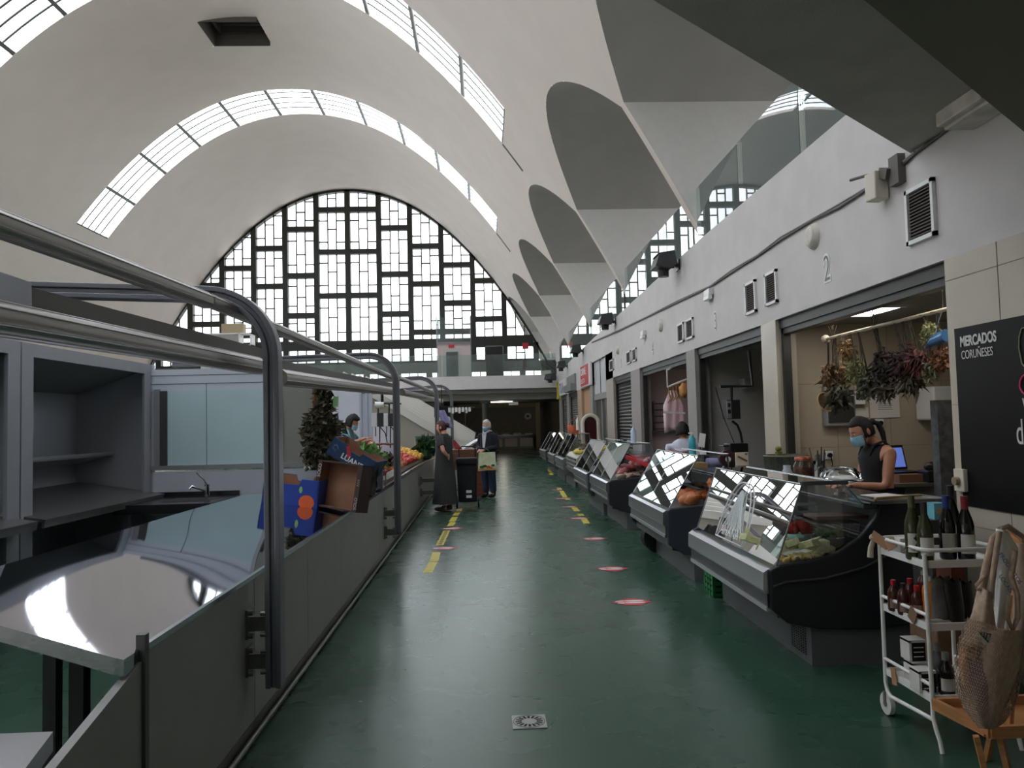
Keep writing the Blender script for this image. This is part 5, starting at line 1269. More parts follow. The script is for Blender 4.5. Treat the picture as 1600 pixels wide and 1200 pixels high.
# vendor behind the first case
def v_top(q,D):
    rings(q,[(0,0,.90,.135,.115,0),(0,.0,1.0,.128,.105,0),(0,-.0,1.1,.135,.11,0),(0,-.01,1.2,.14,.115,0),(0,.0,1.27,.12,.09,0),(0,.02,1.31,.095,.07,.0)])
    for s in(-1,1): q.tube([(s*.08,-.09,1.22),(s*.09,-.055,1.305),(s*.095,.02,1.335),(s*.09,.075,1.29),(s*.08,.10,1.2)],.012,6)
person('person behind the nearest case in a black sleeveless top, bowed head, blue mask, dark ponytail',(3.12,6.05,0),-pi/2,
  dict(ch=(0,.01,1.2),sp=(0,.02,1.08),nb=(0,.01,1.31),nk=(0,-.03,1.35),sL=(.155,.04,1.245),eL=(.185,-.02,.985),wL=(.12,-.27,1.0),sR=(-.155,.02,1.245),eR=(-.19,-.04,1.0),wR=(-.05,-.25,1.02)),{},SKN,(0,-.10,1.415),0,.38,
  [('tank_top',BLKC,v_top,{}),('jeans',DENK,lambda q,D:legs(q,D),{}),('shoes',BLACK,shoes,{})],('tail',HBR),True,
  [('wL',(-.15,-1,.0),(0,.1,-1),.5,1),('wR',(.3,-1,-.05),(0,.1,-1),.6,-1)])
# back view white shirt
def s_top(q,D):
    rings(q,[(0,0,.85,.19,.14,0),(0,0,1.0,.19,.14,0),(0,.0,1.12,.20,.135,0),(0,.0,1.20,.185,.11,0),(0,.0,1.26,.12,.08,0),(0,.0,1.29,.065,.06,0)]);sleeve(q,D,'L',r0=.072);sleeve(q,D,'R',r0=.072)
person('person in a white shirt seen from behind, dark hair, between the chicken and meat cases',(2.62,10.05,0),pi,
  dict(pel=(0,0,.85),sp=(0,0,1.0),ch=(0,0,1.12),nb=(0,0,1.24),nk=(0,0,1.28),sL=(.17,0,1.18),eL=(.24,-.06,.93),wL=(.12,-.26,.92),sR=(-.17,0,1.18),eR=(-.24,-.06,.93),wR=(-.12,-.26,.92)),{},SKN,(0,-.03,1.38),0,.2,
  [('shirt',WSH,s_top,{}),('trousers',BLKC,lambda q,D:legs(q,D),{}),('shoes',BLACK,shoes,{})],('short',HBK),False,[('wL',(-.3,-1,0),(0,0,-1),.4,1),('wR',(.3,-1,0),(0,0,-1),.4,-1)])
# long dark dress, hand on hip
def d_dress(q,D):
    rings(q,[(0,.0,.14,.24,.23,0),(0,.0,.4,.225,.2,0),(0,0,.7,.21,.175,0),(0,0,.88,.19,.16,0),(0,0,1.05,.165,.14,0),(0,0,1.2,.175,.135,0),(0,0,1.3,.16,.11,0),(0,.0,1.36,.11,.08,0),(0,.0,1.39,.07,.065,0)],wave=.03);sleeve(q,D,'L',False,.07);sleeve(q,D,'R',False,.07)
person('person in a long charcoal dress with hair in a bun, at the fruit counter',(-.72,13.9,0),RD(-118),
  dict(sL=(.16,0,1.31),eL=(.27,.14,1.08),wL=(.15,.17,.98),sR=(-.16,0,1.31),eR=(-.2,-.05,1.05),wR=(-.16,-.2,.95)),{},SKN2,(0,-.05,1.50),.15,.1,
  [('long_dress',DRESS,d_dress,{}),('sandals',mat('tan_sandal',(120,92,74),.6),shoes,{})],('bun',HRB),False,[('wL',(-.8,-.3,-.3),(0,-1,0),.5,1),('wR',(.2,-1,-.1),(0,0,-1),.4,-1)])
# older shopper
def o_coat(q,D):
    rings(q,[(0,.0,.74,.19,.15,0),(0,0,.9,.19,.155,0),(0,0,1.1,.18,.145,0),(0,0,1.24,.19,.135,0),(0,0,1.33,.17,.11,0),(0,.01,1.385,.1,.085,0)]);sleeve(q,D,'L',r0=.075,r1=.06,r2=.05);sleeve(q,D,'R',r0=.075,r1=.06,r2=.05)
def o_scarf(q,D):
    q.add([V(p) for p in((-.055,-.12,1.36),(.055,-.12,1.36),(.03,-.158,1.05),(-.02,-.158,1.05))],[(0,1,2,3)]);q.tube([(-.07,.03,1.39),(-.06,-.07,1.385),(0,-.12,1.34),(.06,-.07,1.385),(.07,.03,1.39)],.018,8)
person('older person with white hair, blue mask, dark coat and blue trousers, holding a bag',(.08,16.2,0),RD(-38),
  dict(sL=(.17,0,1.30),eL=(.23,.02,1.06),wL=(.05,-.21,1.0),sR=(-.17,0,1.30),eR=(-.24,.0,1.05),wR=(-.07,-.22,1.0)),{},SKN2,(0,-.04,1.50),.05,.05,
  [('coat',NAVY,o_coat,{}),('scarf',mat('pale_scarf',(196,196,206),.8),o_scarf,{'solid':.01}),('trousers',DENIM,lambda q,D:legs(q,D,(.105,.085,.075)),{}),('shoes',BLACK,shoes,{})],('short',HGR),True,
  [('wL',(-.9,-.4,-.1),(0,.3,-1),.7,1),('wR',(.9,-.5,-.1),(0,.3,-1),.7,-1)])
# fruit seller leaning
def f_top(q,D):
    rings(q,[(0,.05,.8,.17,.13,0),(0,.02,1.0,.17,.135,0),(0,-.02,1.15,.175,.135,0),(0,-.04,1.28,.185,.12,0),(0,-.05,1.36,.15,.1,0),(0,-.06,1.41,.08,.075,0)]);sleeve(q,D,'L',False,.072);sleeve(q,D,'R',False,.072)
def f_apr(q,D):
    q.grid([[V((-.13+.26*j/6,-.17+.012*abs(j-3),z)) for j in range(7)] for z in(.7,.9,1.1,1.22)]);q.tube([(.1,-.16,1.2),(.11,-.1,1.37),(.09,.04,1.4),(.06,.09,1.25),(.0,.12,1.0)],.02,8);q.tube([(-.1,-.16,1.2),(-.11,-.1,1.37),(-.09,.04,1.4),(-.06,.09,1.25),(.0,.12,1.0)],.02,8)
person('person with dark curly hair in a teal-grey top and light blue apron selling fruit',(-2.33,12.9,.12),RD(78),
  dict(ch=(0,-.03,1.25),nb=(0,-.05,1.37),nk=(0,-.08,1.41),sL=(.17,-.04,1.31),eL=(.2,-.2,1.14),wL=(.12,-.4,1.2),sR=(-.17,-.04,1.31),eR=(-.22,-.2,1.16),wR=(-.12,-.43,1.24)),{},SKN,(0,-.15,1.49),0,.35,
  [('top',BLUC,f_top,{}),('apron',LBLU,f_apr,{'solid':.006}),('trousers',BLKC,lambda q,D:legs(q,D),{}),('shoes',BLACK,shoes,{})],('curly',HBK),True,[('wL',(0,-1,0),(0,0,-1),.3,1),('wR',(0,-1,0.05),(0,0,-1),.3,-1)])
# shopping bag held by the older shopper
c=onY(761,718,15.92);t=T('shopping_bag','pale green bag with a vegetable print held by the white-haired shopper','bag',(c.x,15.92,.55))
m=MB();x0,x1,z0,z1=c.x-.19,c.x+.19,.58,.96
m.add([(x0,15.86,z0),(x1,15.86,z0+.02),(x1-.02,15.9,z1),(x0+.02,15.9,z1),(x0,15.98,z0),(x1,15.98,z0+.02),(x1-.02,15.94,z1),(x0+.02,15.94,z1)],[(0,1,2,3),(5,4,7,6),(0,4,5,1),(0,3,7,4),(1,5,6,2)]);m.build('bag_body',mat('bag_pale_green',(206,212,176),.6,noise=.08,nscale=9),t)
for (dx,dz,r,cc,nm) in((-.11,.10,.05,(52,96,50),'g'),(-.05,.12,.045,(52,96,50),'g'),(.02,.10,.05,(206,92,50),'o'),(.08,.07,.04,(196,70,44),'o'),(.12,.13,.04,(60,100,54),'g')):
    m=MB();m.add([V((c.x+dx+r*cos(k*.6),15.852,z0+dz-.02+r*.6*sin(k*.6))) for k in range(11)],[tuple(range(11))]);m.build('printed_vegetable',mat('print_'+nm+str(cc[0]),cc,.6),t)
m=MB();m.box(x0+.01,x1-.01,15.85,15.853,z0+.01,z0+.05);m.build('printed_band',mat('print_band',(196,150,90),.6),t)
m=MB();
for s in(-.06,.06): m.tube([(c.x+s,15.9,z1),(c.x-.03+s*.5,15.93,z1+.06),(c.x-.03,15.98,z1+.07)],.008,5)
m.build('handle',mat('bag_handle_green',(60,110,60),.6),t)
# shopping trolley
c=onZ(733,794,0);t=T('shopping_trolley','black two-wheeled shopping trolley between the two shoppers','trolley',(c.x,c.y,0))
x,y=-.33,14.3
m=MB();m.add([(x-.17,y-.12,.12),(x+.17,y-.12,.12),(x+.17,y+.14,.12),(x-.17,y+.14,.12),(x-.19,y-.15,.86),(x+.19,y-.15,.86),(x+.17,y+.14,.9),(x-.17,y+.14,.9)],[(3,2,1,0),(4,5,6,7),(0,1,5,4),(1,2,6,5),(2,3,7,6),(3,0,4,7)]);m.build('bag_body',mat('trolley_black',(18,19,26),.7,noise=.2,nscale=18),t,bevel=.03)
m=MB();m.box(x-.2,x+.2,y-.17,y+.1,.80,.93);m.build('flap',mat('trolley_black',(18,19,26),.7),t,bevel=.03)
m=MB();m.tube([(x-.15,y+.16,.1),(x-.15,y+.17,1.08),(x-.1,y+.17,1.13),(x+.12,y+.17,1.13),(x+.16,y+.17,1.08),(x+.16,y+.16,.1)],.013,8);m.build('frame',BLACK,t)
for s in(-.2,.2): m=MB();m.cyl((x+s-.015,y+.1,.085),.085,.03,16,'X');m.build('wheel',RUB,t)
for z in(.2,.29): m=MB();m.box(x-.02,x+.08,y-.135,y-.128,z,z+.05);m.build('reflective_mark',WPL,t)
# ================= FRUIT DISPLAY =================
t=T('fruit_display','sloping wooden display bench under the fruit and vegetables','bench',(-1.8,12.8,.83))
m=MB();m.prism([(-1.22,.84),(-1.22,.87),(-2.05,1.22),(-2.05,.84)],6.6,'Y',9.3);m.build('bench',mat('crate_wood_dark',(84,66,50),.7,noise=.2),t)
def sz(x): return .87+(-1.22-x)*.42
r6=random.Random(21)
def zone(name,lab,grp,mt,x0,x1,y0,y1,step,r,sc=(1,1,.95),cat='fruit',seed=1,jit=.05,tilt=.4):
    sp=[];y=y0;row=0
    while y<y1:
        x=x0+(row%2)*step/2
        while x<x1:
            sp.append((x+r6.uniform(-.15,.15)*step,y+r6.uniform(-.15,.15)*step,sz(x)+r*sc[2]*.9+r6.choice((0,0,.5))*r));x+=step
        y+=step*.9;row+=1
    scatter(name,lab,cat,grp,mt,sp,r,sc,jit,seed,tilt)
zone('apple','red and yellow apple in the front row of the fruit display','red apples at the counter edge',mat('apple_red',(176,52,44),.3,col2=(206,140,70),nscale=6),-1.56,-1.25,10.6,12.6,.105,.045,seed=31)
zone('tomato','red tomato in the middle of the fruit display','tomatoes on the fruit display',mat('tomato_red',(200,56,36),.25,noise=.1),-1.58,-1.25,12.7,14.2,.1,.043,seed=32)
zone('orange','orange mandarin towards the far end of the fruit display','mandarins on the fruit display',mat('orange_peel',(226,124,38),.45,noise=.08),-2.0,-1.62,13.2,15.4,.1,.043,seed=33)
zone('nectarine','dark red nectarine at the back of the fruit display','nectarines on the fruit display',mat('nectarine',(160,44,52),.35,col2=(210,120,80),nscale=7),-2.0,-1.62,11.8,13.2,.1,.042,seed=34)
zone('potato','brown onion or potato near the scales','potatoes and onions by the scales',mat('potato',(176,122,76),.6,noise=.2,nscale=9),-2.02,-1.72,9.8,11.8,.11,.047,(1.2,.9,.85),'vegetable',35,.1)
zone('lemon','yellow-green fruit beside the potatoes','yellow-green fruit by the potatoes',mat('lemon_yellow',(206,196,84),.45,noise=.15),-1.70,-1.58,10.3,11.4,.1,.042,(1.2,.9,.9),seed=36)
zone('pepper','yellow and orange pepper near the far end','peppers at the far end of the display',mat('pepper_orange',(222,170,60),.3,noise=.15),-1.6,-1.25,14.3,15.6,.11,.046,(1,1,1.1),'vegetable',37,.1)
zone('radish','small red radish at the near end of the display','radishes at the near end',mat('radish',(140,38,50),.35,noise=.2),-1.6,-1.28,9.75,10.4,.085,.032,seed=38)
# leafy heads and leaves as leaf clusters
def leafcloud(mb,c,R,n,L,W,seed,sc=(1,1,1),droop=.3,dirz=None):
    rr=random.Random(seed);c=V(c)
    for i in range(n):
        a=rr.uniform(0,2*pi);ph=math.acos(rr.uniform(-1,1));d=V((sin(ph)*cos(a)*sc[0],sin(ph)*sin(a)*sc[1],cos(ph)*sc[2]))
        p=c+d*R*rr.uniform(.35,1.)
        e=V((rr.uniform(-1,1),rr.uniform(-1,1),rr.uniform(-1,1)-droop)) if dirz is None else V((rr.uniform(-.6,.6),rr.uniform(-.6,.6),dirz+rr.uniform(-.5,.5)))
        e.normalize();s=e.cross(V((rr.uniform(-1,1),rr.uniform(-1,1),rr.uniform(-1,1))))
        if s.length<.1: continue
        s.normalize();l=L*rr.uniform(.6,1.2);w=W*rr.uniform(.6,1.2);nn=e.cross(s)
        b=p+e*l*.35+s*w/2-nn*w*.25;b2=p+e*l*.35-s*w/2-nn*w*.25;m1=p+e*l*.4;tp=p+e*l+nn*l*.15
        mb.add([p,b,m1,b2,tp],[(0,2,1),(0,3,2),(1,2,4),(2,3,4)])
LEAFB=mat('bay_leaf_brown',(96,84,62),.7,col2=(60,62,44),nscale=14)
t=T('bay_bunch','tall hanging bunch of brown-green bay leaves beside the partition','plant',(-1.85,8.4,1.1))
m=MB();m.tube([(-1.83,8.4,2.12),(-1.83,8.4,1.3)],.02,6);m.build('stem',WOOD,t)
m=MB()
for (px,py,r,n,s) in((505,612,.09,170,1),(505,632,.10,170,2),(502,655,.15,330,3),(496,675,.17,380,4),(520,670,.12,200,5),(510,698,.17,380,6),(497,712,.17,300,7),(528,706,.15,240,8),(488,668,.1,120,9)):
    c=onY(px,py,8.4);leafcloud(m,c,r,int(n*1.15),.085,.06,s,(1,.7,1.0),.15)
m.build('leaf_mass',LEAFB,t);
m=MB();c=onY(524,628,8.35);m.add([c+V((-.03,0,-.05)),c+V((.03,0,-.055)),c+V((.035,0,.06)),c+V((-.02,0,.055))],[(0,1,2,3)]);tag(m.build('price_tag',mat('tag_green',(120,170,110),.6),solid=.003),'small green tag on the hanging bay leaf bunch','tag')
LET=mat('lettuce_green',(110,150,66),.5,col2=(70,120,50),nscale=12)
for i,(px,py,Y,R_,lab,mt_) in enumerate([(572,712,9.9,.13,'large light green lettuce nearest the fruit seller',LET),(586,722,9.7,.11,'light green leaf head right of the large lettuce',LET),(560,706,10.2,.1,'smallest leaf head by the fruit seller’s apron',LET)]):
    c=onY(px,py,Y);m=MB();leafcloud(m,c,R_,110,.14,.1,40+i,(1.1,1,.8),-.5);m.ball(c,R_*.6,10,7);tag(m.build('lettuce',mt_),lab,'vegetable')
c=onY(667,702,15.6);m=MB();leafcloud(m,c,.2,60,.28,.2,55,(1,1,.5),dirz=.25);m.ball(c-V((0,0,.1)),.12,8,6);tag(m.build('chard_bunch',mat('chard_green',(40,84,48),.5,noise=.3,nscale=6)),'dark green large-leaved chard at the far end of the display','vegetable')
c=onY(665,683,16.2);t=T('plastic_tub','dark green tub with a rim behind the chard','tub',(c.x,16.2,c.z-.2));m=MB();m.lathe((c.x,16.2,.9),[(.18,0),(.22,.38),(.24,.42),(.21,.42),(.17,.05)],18,False);m.build('tub',mat('tub_green',(50,74,62),.4),t)
c=onY(690,697,15.2)
c=onY(688,711,14.9)
m=MB();q=onY(609,716,10.9);leafcloud(m,q,.09,60,.09,.05,61,(1,1,1));tag(m.build('dark_leaf_bunch',mat('very_dark_green',(30,40,30),.6)),'very dark leafy bunch beside the yellow fruit','vegetable')
tag(MB().obox((-1.45,12.9,sz(-1.45)+.14),(.16,.24,.004),.2,0,.22).build('price_sheet',mat('sheet_blue',(110,170,196),.6)),'light blue sheet lying on the tomatoes','sheet')
t=T('fruit_crate','dark red box of berries at the near end of the display','crate',(-1.6,9.6,.9))
m=MB();m.box(-1.95,-1.65,9.5,10.0,.98,1.0);m.box(-1.95,-1.65,9.5,9.51,1.0,1.07);m.box(-1.66,-1.65,9.5,10,1.0,1.07);m.build('box',mat('crate_brown',(108,70,48),.7),t)
zone('berry','dark red berry in the box at the near end','berries in the near box',mat('berry',(110,28,36),.35,noise=.2),-1.92,-1.68,9.55,9.95,.065,.026,seed=39)
tag(MB().box(-1.6,-1.25,9.3,9.68,.845,.93).build('paper_stack',WPL),'white printed carton under the near end of the display','carton')
m=MB();
for i in range(4): m.box(-1.24,-1.225,9.75+i*.22,9.9+i*.22,.88,.96)
tag(m.build('price_strip',WPL),'row of white price tickets along the counter edge','tickets',kind='stuff')
# scales on the fruit stall
SW_=mat('scale_white',(206,208,212),.35);
for i,(px,Y) in enumerate(((590,11.0),(607,11.9))):
    t=T('hanging_scale',['white and black hanging scale in front of the fruit seller','second hanging scale, partly behind the canopy post'][i],'scale',onY(px,655,Y))
    c=onY(px,656,Y);m=MB();m.box(c.x-.08,c.x+.0,Y-.06,Y+.06,c.z-.1,c.z+.1);m.build('front',SW_,t,bevel=.008);m=MB();m.box(c.x+.0,c.x+.08,Y-.05,Y+.06,c.z-.1,c.z+.1);m.build('side',mat('scale_dark',(52,54,56),.4),t,bevel=.006)
    m=MB();a=onY(px+1,630,Y);m.tube([c+V((.01,0,.1)),a],.012,8);m.tube([onY(px+20,631,Y),onY(px-6,629,Y)],.014,8);m.tube([c+V((.03,0,-.1)),onY(px+3,700,Y)],.01,6);m.tube([c+V((-.03,0,-.1)),onY(px-3,682,Y)],.008,6);m.tube([onY(px+4,667,Y),onY(px+12,677,Y),onY(px+15,692,Y)],.008,6);m.build('arm',BLACK,t)
    m=MB();b=onY(px+1,693,Y);m.lathe(b,[(.02,-.03),(.13,-.01),(.15,.01),(.14,.012),(.02,-.015)],18,False);m.build('pan',CHROME,t)
c=onY(586,633,10.8);t=T('spotlight','white clamp lamp above the hanging scales','lamp',c);m=MB();m.cyl(c,.045,.12,12,'X');m.build('shade',WPL,t);m=MB();m.cyl(c+V((.1,0,-.02)),.02,.2,8,'Z');m.build('arm',BLACK,t)
c=onY(597,690,12.2);tag(MB().box(c.x-.14,c.x+.2,12.2,12.22,1.1,1.68).build('white_board',mat('pale_lilac_board',(206,208,220),.5)),'pale board behind the hanging scales','board')
# ramp-like ribbed white structure behind
t=T('ribbed_canopy','long sloping pale canopy with parallel ribs behind the fruit stall','canopy',(-2,22,0))
CR=mat('cream_canopy',(138,134,124),.6);CR2=mat('canopy_rib',(212,208,200),.5)
def rp(k,x): # rib k point at x
    Y=19.75+1.25*k;return V((x,Y,.98+.065*k*.6-.62*(x+.6)-.0*k))
m=MB()
m.add([(-3.6,19.75,0),(-.55,19.75,0),rp(0,-.55),rp(0,-3.6)],[(0,1,2,3)]);m.build('side_wall',mat('cream_side_wall',(160,154,142),.6),t)
m=MB()
for k in range(7):
    a,b=rp(k,-3.6),rp(k,-.4);a2,b2=rp(k+1,-3.6),rp(k+1,-.4);m.add([a,b,b2,a2],[(0,1,2,3)])
m.build('sloping_panel',CR,t)
for k in range(8): m=MB();m.bar(rp(k,-3.6)+V((0,0,.04)),rp(k,-.35)+V((0,0,.04)),.12,.2);m.build('rib',CR2,t)
# hanging light string, cloth
t=T('hanging_cloth','lavender cloth hanging from the far awning rail','cloth',onY(696,655,17));c=onY(696,655,17);m=MB();m.grid([[V((c.x-.16+.02*i+.24*(.6+.4*i/5)*j/6,17+.04*sin(j*2.),c.z+.2-.4*i/5)) for j in range(7)] for i in range(6)]);m.build('cloth',mat('lavender',(160,158,200),.9),t,solid=.01);m=MB();m.grid([[V((c.x-.25+.3*j/4,17.1+.03*sin(j*2.),c.z+.3-.25*i/4)) for j in range(5)] for i in range(5)]);m.build('dark_cloth',BLKC,t,solid=.01)
for i in range(9):
    c=onY(692+i*5.2,641-i*.2+(i%2)*2,19.35);tag(MB().box(c.x-.03,c.x+.03,19.33,19.37,c.z-.06,onY(700,637,19.35).z).build('hanging_tag',WPL),'small white tag hanging from the far awning rail','tag','white tags on the far awning rail')
tag(MB().tube([onY(686,637,19.35),onY(742,637,19.35)],.02,6).tube([onY(690,637,19.35),V((onY(690,637,19.35).x,19.38,2.56))],.012,6).build('tag_rail',BLACK),'dark rail carrying the white tags at the far stall','rail')
for i,(a_1,b_1) in enumerate((((685,652),(685,668)),((728,640),(728,665)))): tag(MB().tube([onY(*a_1,19.35),onY(*b_1,19.35)],.025,6).build('hanging_rod',BLACK),['left short dark rod hanging at the far stall','right short dark rod hanging at the far stall'][i],'rod')
# wooden chest and produce behind the shoppers
CW=mat('chest_wood',(112,72,50),.5,noise=.2,nscale=3,stretch=(1,1,8))
t=T('wooden_chest','brown wooden stall chest behind the shopping trolley','chest',(-.35,17,0))
m=MB();m.box(-.8,.0,16.75,17.5,.56,1.0);m.build('upper_box',CW,t,bevel=.01);m=MB();m.box(-.5,.02,16.8,17.45,0,.56);m.build('lower_box',mat('chest_wood_red',(132,70,52),.5,noise=.2,nscale=3,stretch=(1,1,8)),t,bevel=.01)
c=onY(715,697,17);m=MB();m.add([c+V(p) for p in((-.07,0,.13),(.1,-.02,-.08),(-.05,-.02,-.08),(-.12,0,.1),(-.07,.05,.13),(.1,.05,-.08))],[(0,1,2,3),(0,4,5,1)]);tag(m.build('red_carton',mat('red_carton',(150,44,40),.6,noise=.3,nscale=14),solid=.02),'red printed carton leaning on the wooden chest','carton')
c=onY(727,695,17);m=MB()
for i in range(3): m.obox((c.x+.0+.08*i,17.1,1.03+.05*i),(.3,.3,.03),.3,0,-.5)
tag(m.build('plastic_sheets',mat('clear_plastic_grey',(186,188,192),.25)),'crumpled clear plastic on the wooden chest','plastic',kind='stuff')
# ---- boxes on the steel table ----
CB=mat('cardboard_brown',(150,108,82),.8,noise=.1,nscale=4);BLB=mat('blue_print_card',(26,62,150),.5,noise=.05);DBL=mat('dark_blue_card',(28,60,92),.5);DKB=mat('dark_brown_print',(60,42,36),.6)
def tcrate(name,lab,M,w,d,h,outer,inner,notch=True):
    t=T(name,lab,'crate',tuple(M.translation));t.rotation_euler=M.to_euler()
    m=MB();th=.012
    m.box(-w/2,w/2,-d/2,d/2,0,th);m.box(-w/2,-w/2+th,-d/2,d/2,0,h);m.box(w/2-th,w/2,-d/2,d/2,0,h)
    P=[(-w/2,0),(w/2,0),(w/2,h),(w*.18,h),(w*.14,h*.78),(-w*.14,h*.78),(-w*.18,h),(-w/2,h)] if notch else [(-w/2,0),(w/2,0),(w/2,h),(-w/2,h)]
    m.prism(P,th,'Y',-d/2);m.prism(P,th,'Y',d/2-th);m.build('carton',outer,t,local=True)
    m=MB();m.box(-w/2+th,w/2-th,-d/2+th,d/2-th,th,th+.002)
    for s in(-1,1):
        m.prism([(p*.955,q-.004) for p,q in P if True],.002,'Y',s*(d/2-th)-(.002 if s>0 else 0));m.box(s*(w/2-th)-.002,s*(w/2-th)+.002,-d/2+th,d/2-th,th,h-.004)
    m.build('lining',inner,t,local=True);return t
# blue orange-printed crate
p=onZ(463,786,.93);M=Matrix.Translation((p.x-.10,p.y+.42,tz(p.x)+.01))@Matrix.Rotation(RD(-8),4,'Z')@Matrix.Rotation(.12,4,'Y')
t=tcrate('fruit_crate','bright blue cardboard crate with an orange printed on it',M,.50,.34,.24,BLB,CB)
m=MB();m.add([V((.15+.07*cos(k*.5),-.172,max(.002,.045+.065*sin(k*.5)))) for k in range(13)],[tuple(range(13))]);m.build('printed_orange',mat('print_orange',(226,96,40),.5),t,local=True)
m=MB();m.add([V((.09+.03*cos(k*.6)*.5,-.173,.15+.03*sin(k*.6))) for k in range(11)],[tuple(range(11))]);m.build('printed_leaf',mat('print_leaf',(140,190,110),.5),t,local=True)
m=MB();m.tube([(-.16+.03*cos(k*.5),-.172,.14+.03*sin(k*.5)) for k in range(11)],.006,4);m.build('printed_ring',WPL,t,local=True)
# tipped brown tray facing the camera
a=onZ(487,793,.86);b=onZ(556,803,.82);mid=(a+b)/2;W_=(b-a).length*1.0;ang=math.atan2((b-a).y,(b-a).x)
M=Matrix.Translation((mid.x,mid.y,.855))@Matrix.Rotation(ang,4,'Z')@Matrix.Rotation(RD(6),4,'Y')@Matrix.Rotation(RD(82),4,'X')@Matrix.Translation((0,.20,-.16))
t=tcrate('fruit_crate','brown cardboard tray tipped on its side facing the corridor',M,max(W_,.42),.40,.16,DKB,CB,False)
W2=max(W_,.42)
m=MB();m.box(-W2/2,-W2/2+.045,-.2,.2,.16,.163);m.build('rim_flap',DKB,t,local=True);m=MB();m.box(W2/2-.045,W2/2,-.2,.2,.16,.163);m.build('rim_flap',DKB,t,local=True)
def ftext(body,size,mt,x,y,z,par):
    cu=bpy.data.curves.new('lettering','FONT');cu.body=body;cu.size=size;cu.extrude=.0006;tt=bpy.data.objects.new('lettering',cu);C.objects.link(tt);bpy.context.view_layer.update()
    me=bpy.data.meshes.new_from_object(tt.evaluated_get(bpy.context.evaluated_depsgraph_get()));bpy.data.objects.remove(tt)
    me.transform(Matrix.Translation((x,y,z))@Matrix.Rotation(pi/2,4,'Z'));me.materials.clear();me.materials.append(mt);me.name='lettering'
    o=bpy.data.objects.new('lettering',me);C.objects.link(o);o.parent=par
LWT=mat('rim_print',(200,190,180),.6)
ftext('SOLO',.045,LWT,-W2/2+.04,.05,.1645,t);ftext('SOLO',.04,LWT,W2/2-.006,-.18,.1645,t);ftext('I I I I',.03,LWT,-W2/2+.038,-.17,.1645,t);ftext('I I I I',.03,LWT,W2/2-.01,.02,.1645,t)
# dark-blue branded crate leaning on top
p=onY(548,707,8.0);M=Matrix.Translation(p+V((-.0,.12,-.13)))@Matrix.Rotation(RD(-10),4,'Z')@Matrix.Rotation(RD(31),4,'Y')
t=tcrate('fruit_crate','dark blue branded crate leaning on top of the brown tray',M,.52,.38,.19,DBL,CB)
def ltext(body,size,mt,org,par,name='lettering',sx=1.,bold=0.,rot=0.):
    cu=bpy.data.curves.new(name,'FONT');cu.body=body;cu.size=size;cu.extrude=.001;cu.offset=bold
    tt=bpy.data.objects.new(name,cu);C.objects.link(tt);bpy.context.view_layer.update()
    me=bpy.data.meshes.new_from_object(tt.evaluated_get(bpy.context.evaluated_depsgraph_get()));bpy.data.objects.remove(tt)
    me.transform(Matrix.Translation(org)@Matrix.Rotation(pi/2,4,'X')@Matrix.Rotation(rot,4,'Z')@Matrix.Diagonal((sx,1,1,1)));me.materials.clear();me.materials.append(mt);me.name=name
    o=bpy.data.objects.new(name,me);C.objects.link(o);o.parent=par;return o
ltext('LUANDI',.08,WPL,(-.10,-.192,.04),t,bold=.002,sx=1.)
m=MB();m.tube([(-.19+.035*cos(k*1.9),-.191,.1+.04*sin(k*1.9)) for k in range(9)],.004,4);m.build('printed_emblem',mat('emblem_blue',(120,150,180),.5),t,local=True)
m=MB();m.add([V((-.1,-.192,.17)),V((-.07,-.192,.19)),V((-.0,-.192,.10)),V((-.03,-.192,.07))],[(0,1,2,3)]);m.build('red_stroke',mat('stroke_red',(190,50,60),.5),t,local=True)
p=onY(590,760,8.3);M=Matrix.Translation((-1.32,8.25,tz(-1.32)+.03))@Matrix.Rotation(RD(8),4,'Z')@Matrix.Rotation(.15,4,'Y')
t=tcrate('fruit_crate','dark printed crate with yellow flowers behind the brown tray',M,.30,.45,.34,mat('dark_print',(36,36,34),.6,col2=(60,54,40),nscale=9),CB,False)
m=MB()
for k in range(4): m.add([V((.152,-.12+.05*k,.06+.03*k)),V((.152,-.09+.05*k,.05+.03*k)),V((.152,-.08+.05*k,.12+.03*k)),V((.152,-.11+.05*k,.13+.03*k))],[(0,1,2,3)])
m.build('yellow_print',mat('print_yellow',(180,150,50),.6),t,local=True)
# ================= TROLLEY WITH BOTTLES =================
t=T('serving_trolley','white tubular three-tier trolley carrying bottles, beside the tiled wall','trolley',(2.2,3.77,0))
x0,x1,y0,y1=2.05,2.42,3.56,3.98
WE=WMET
def loop(z,r=.011,c=.05):
    P=[]
    for (cx,cy,a0) in((x1-c,y1-c,0),(x0+c,y1-c,90),(x0+c,y0+c,180),(x1-c,y0+c,270)):
        for k in range(5): a=RD(a0+90*k/4);P.append((cx+c*cos(a),cy+c*sin(a),z))
    return P
for nm,z,zr in(('top',.835,.905),('middle',.545,.605),('bottom',.215,.285)):
    m=MB();m.box(x0+.01,x1-.01,y0+.01,y1-.01,z,z+.006);m.box(x0,x0+.012,y0,y1,z-.012,z+.022);m.box(x1-.012,x1,y0,y1,z-.012,z+.022);m.box(x0,x1,y0,y0+.012,z-.012,z+.022);m.box(x0,x1,y1-.012,y1,z-.012,z+.022);m.build('shelf',WE,t)
    if nm=='top': m=MB();m.tube(loop(zr),.010,8,True);m.build('rail',WE,t)
    else: m=MB();m.tube([(x0,y0,zr),(x0,y1,zr)],.009,8);m.tube([(x1,y0,zr),(x1,y1,zr)],.009,8);m.build('rail',WE,t)
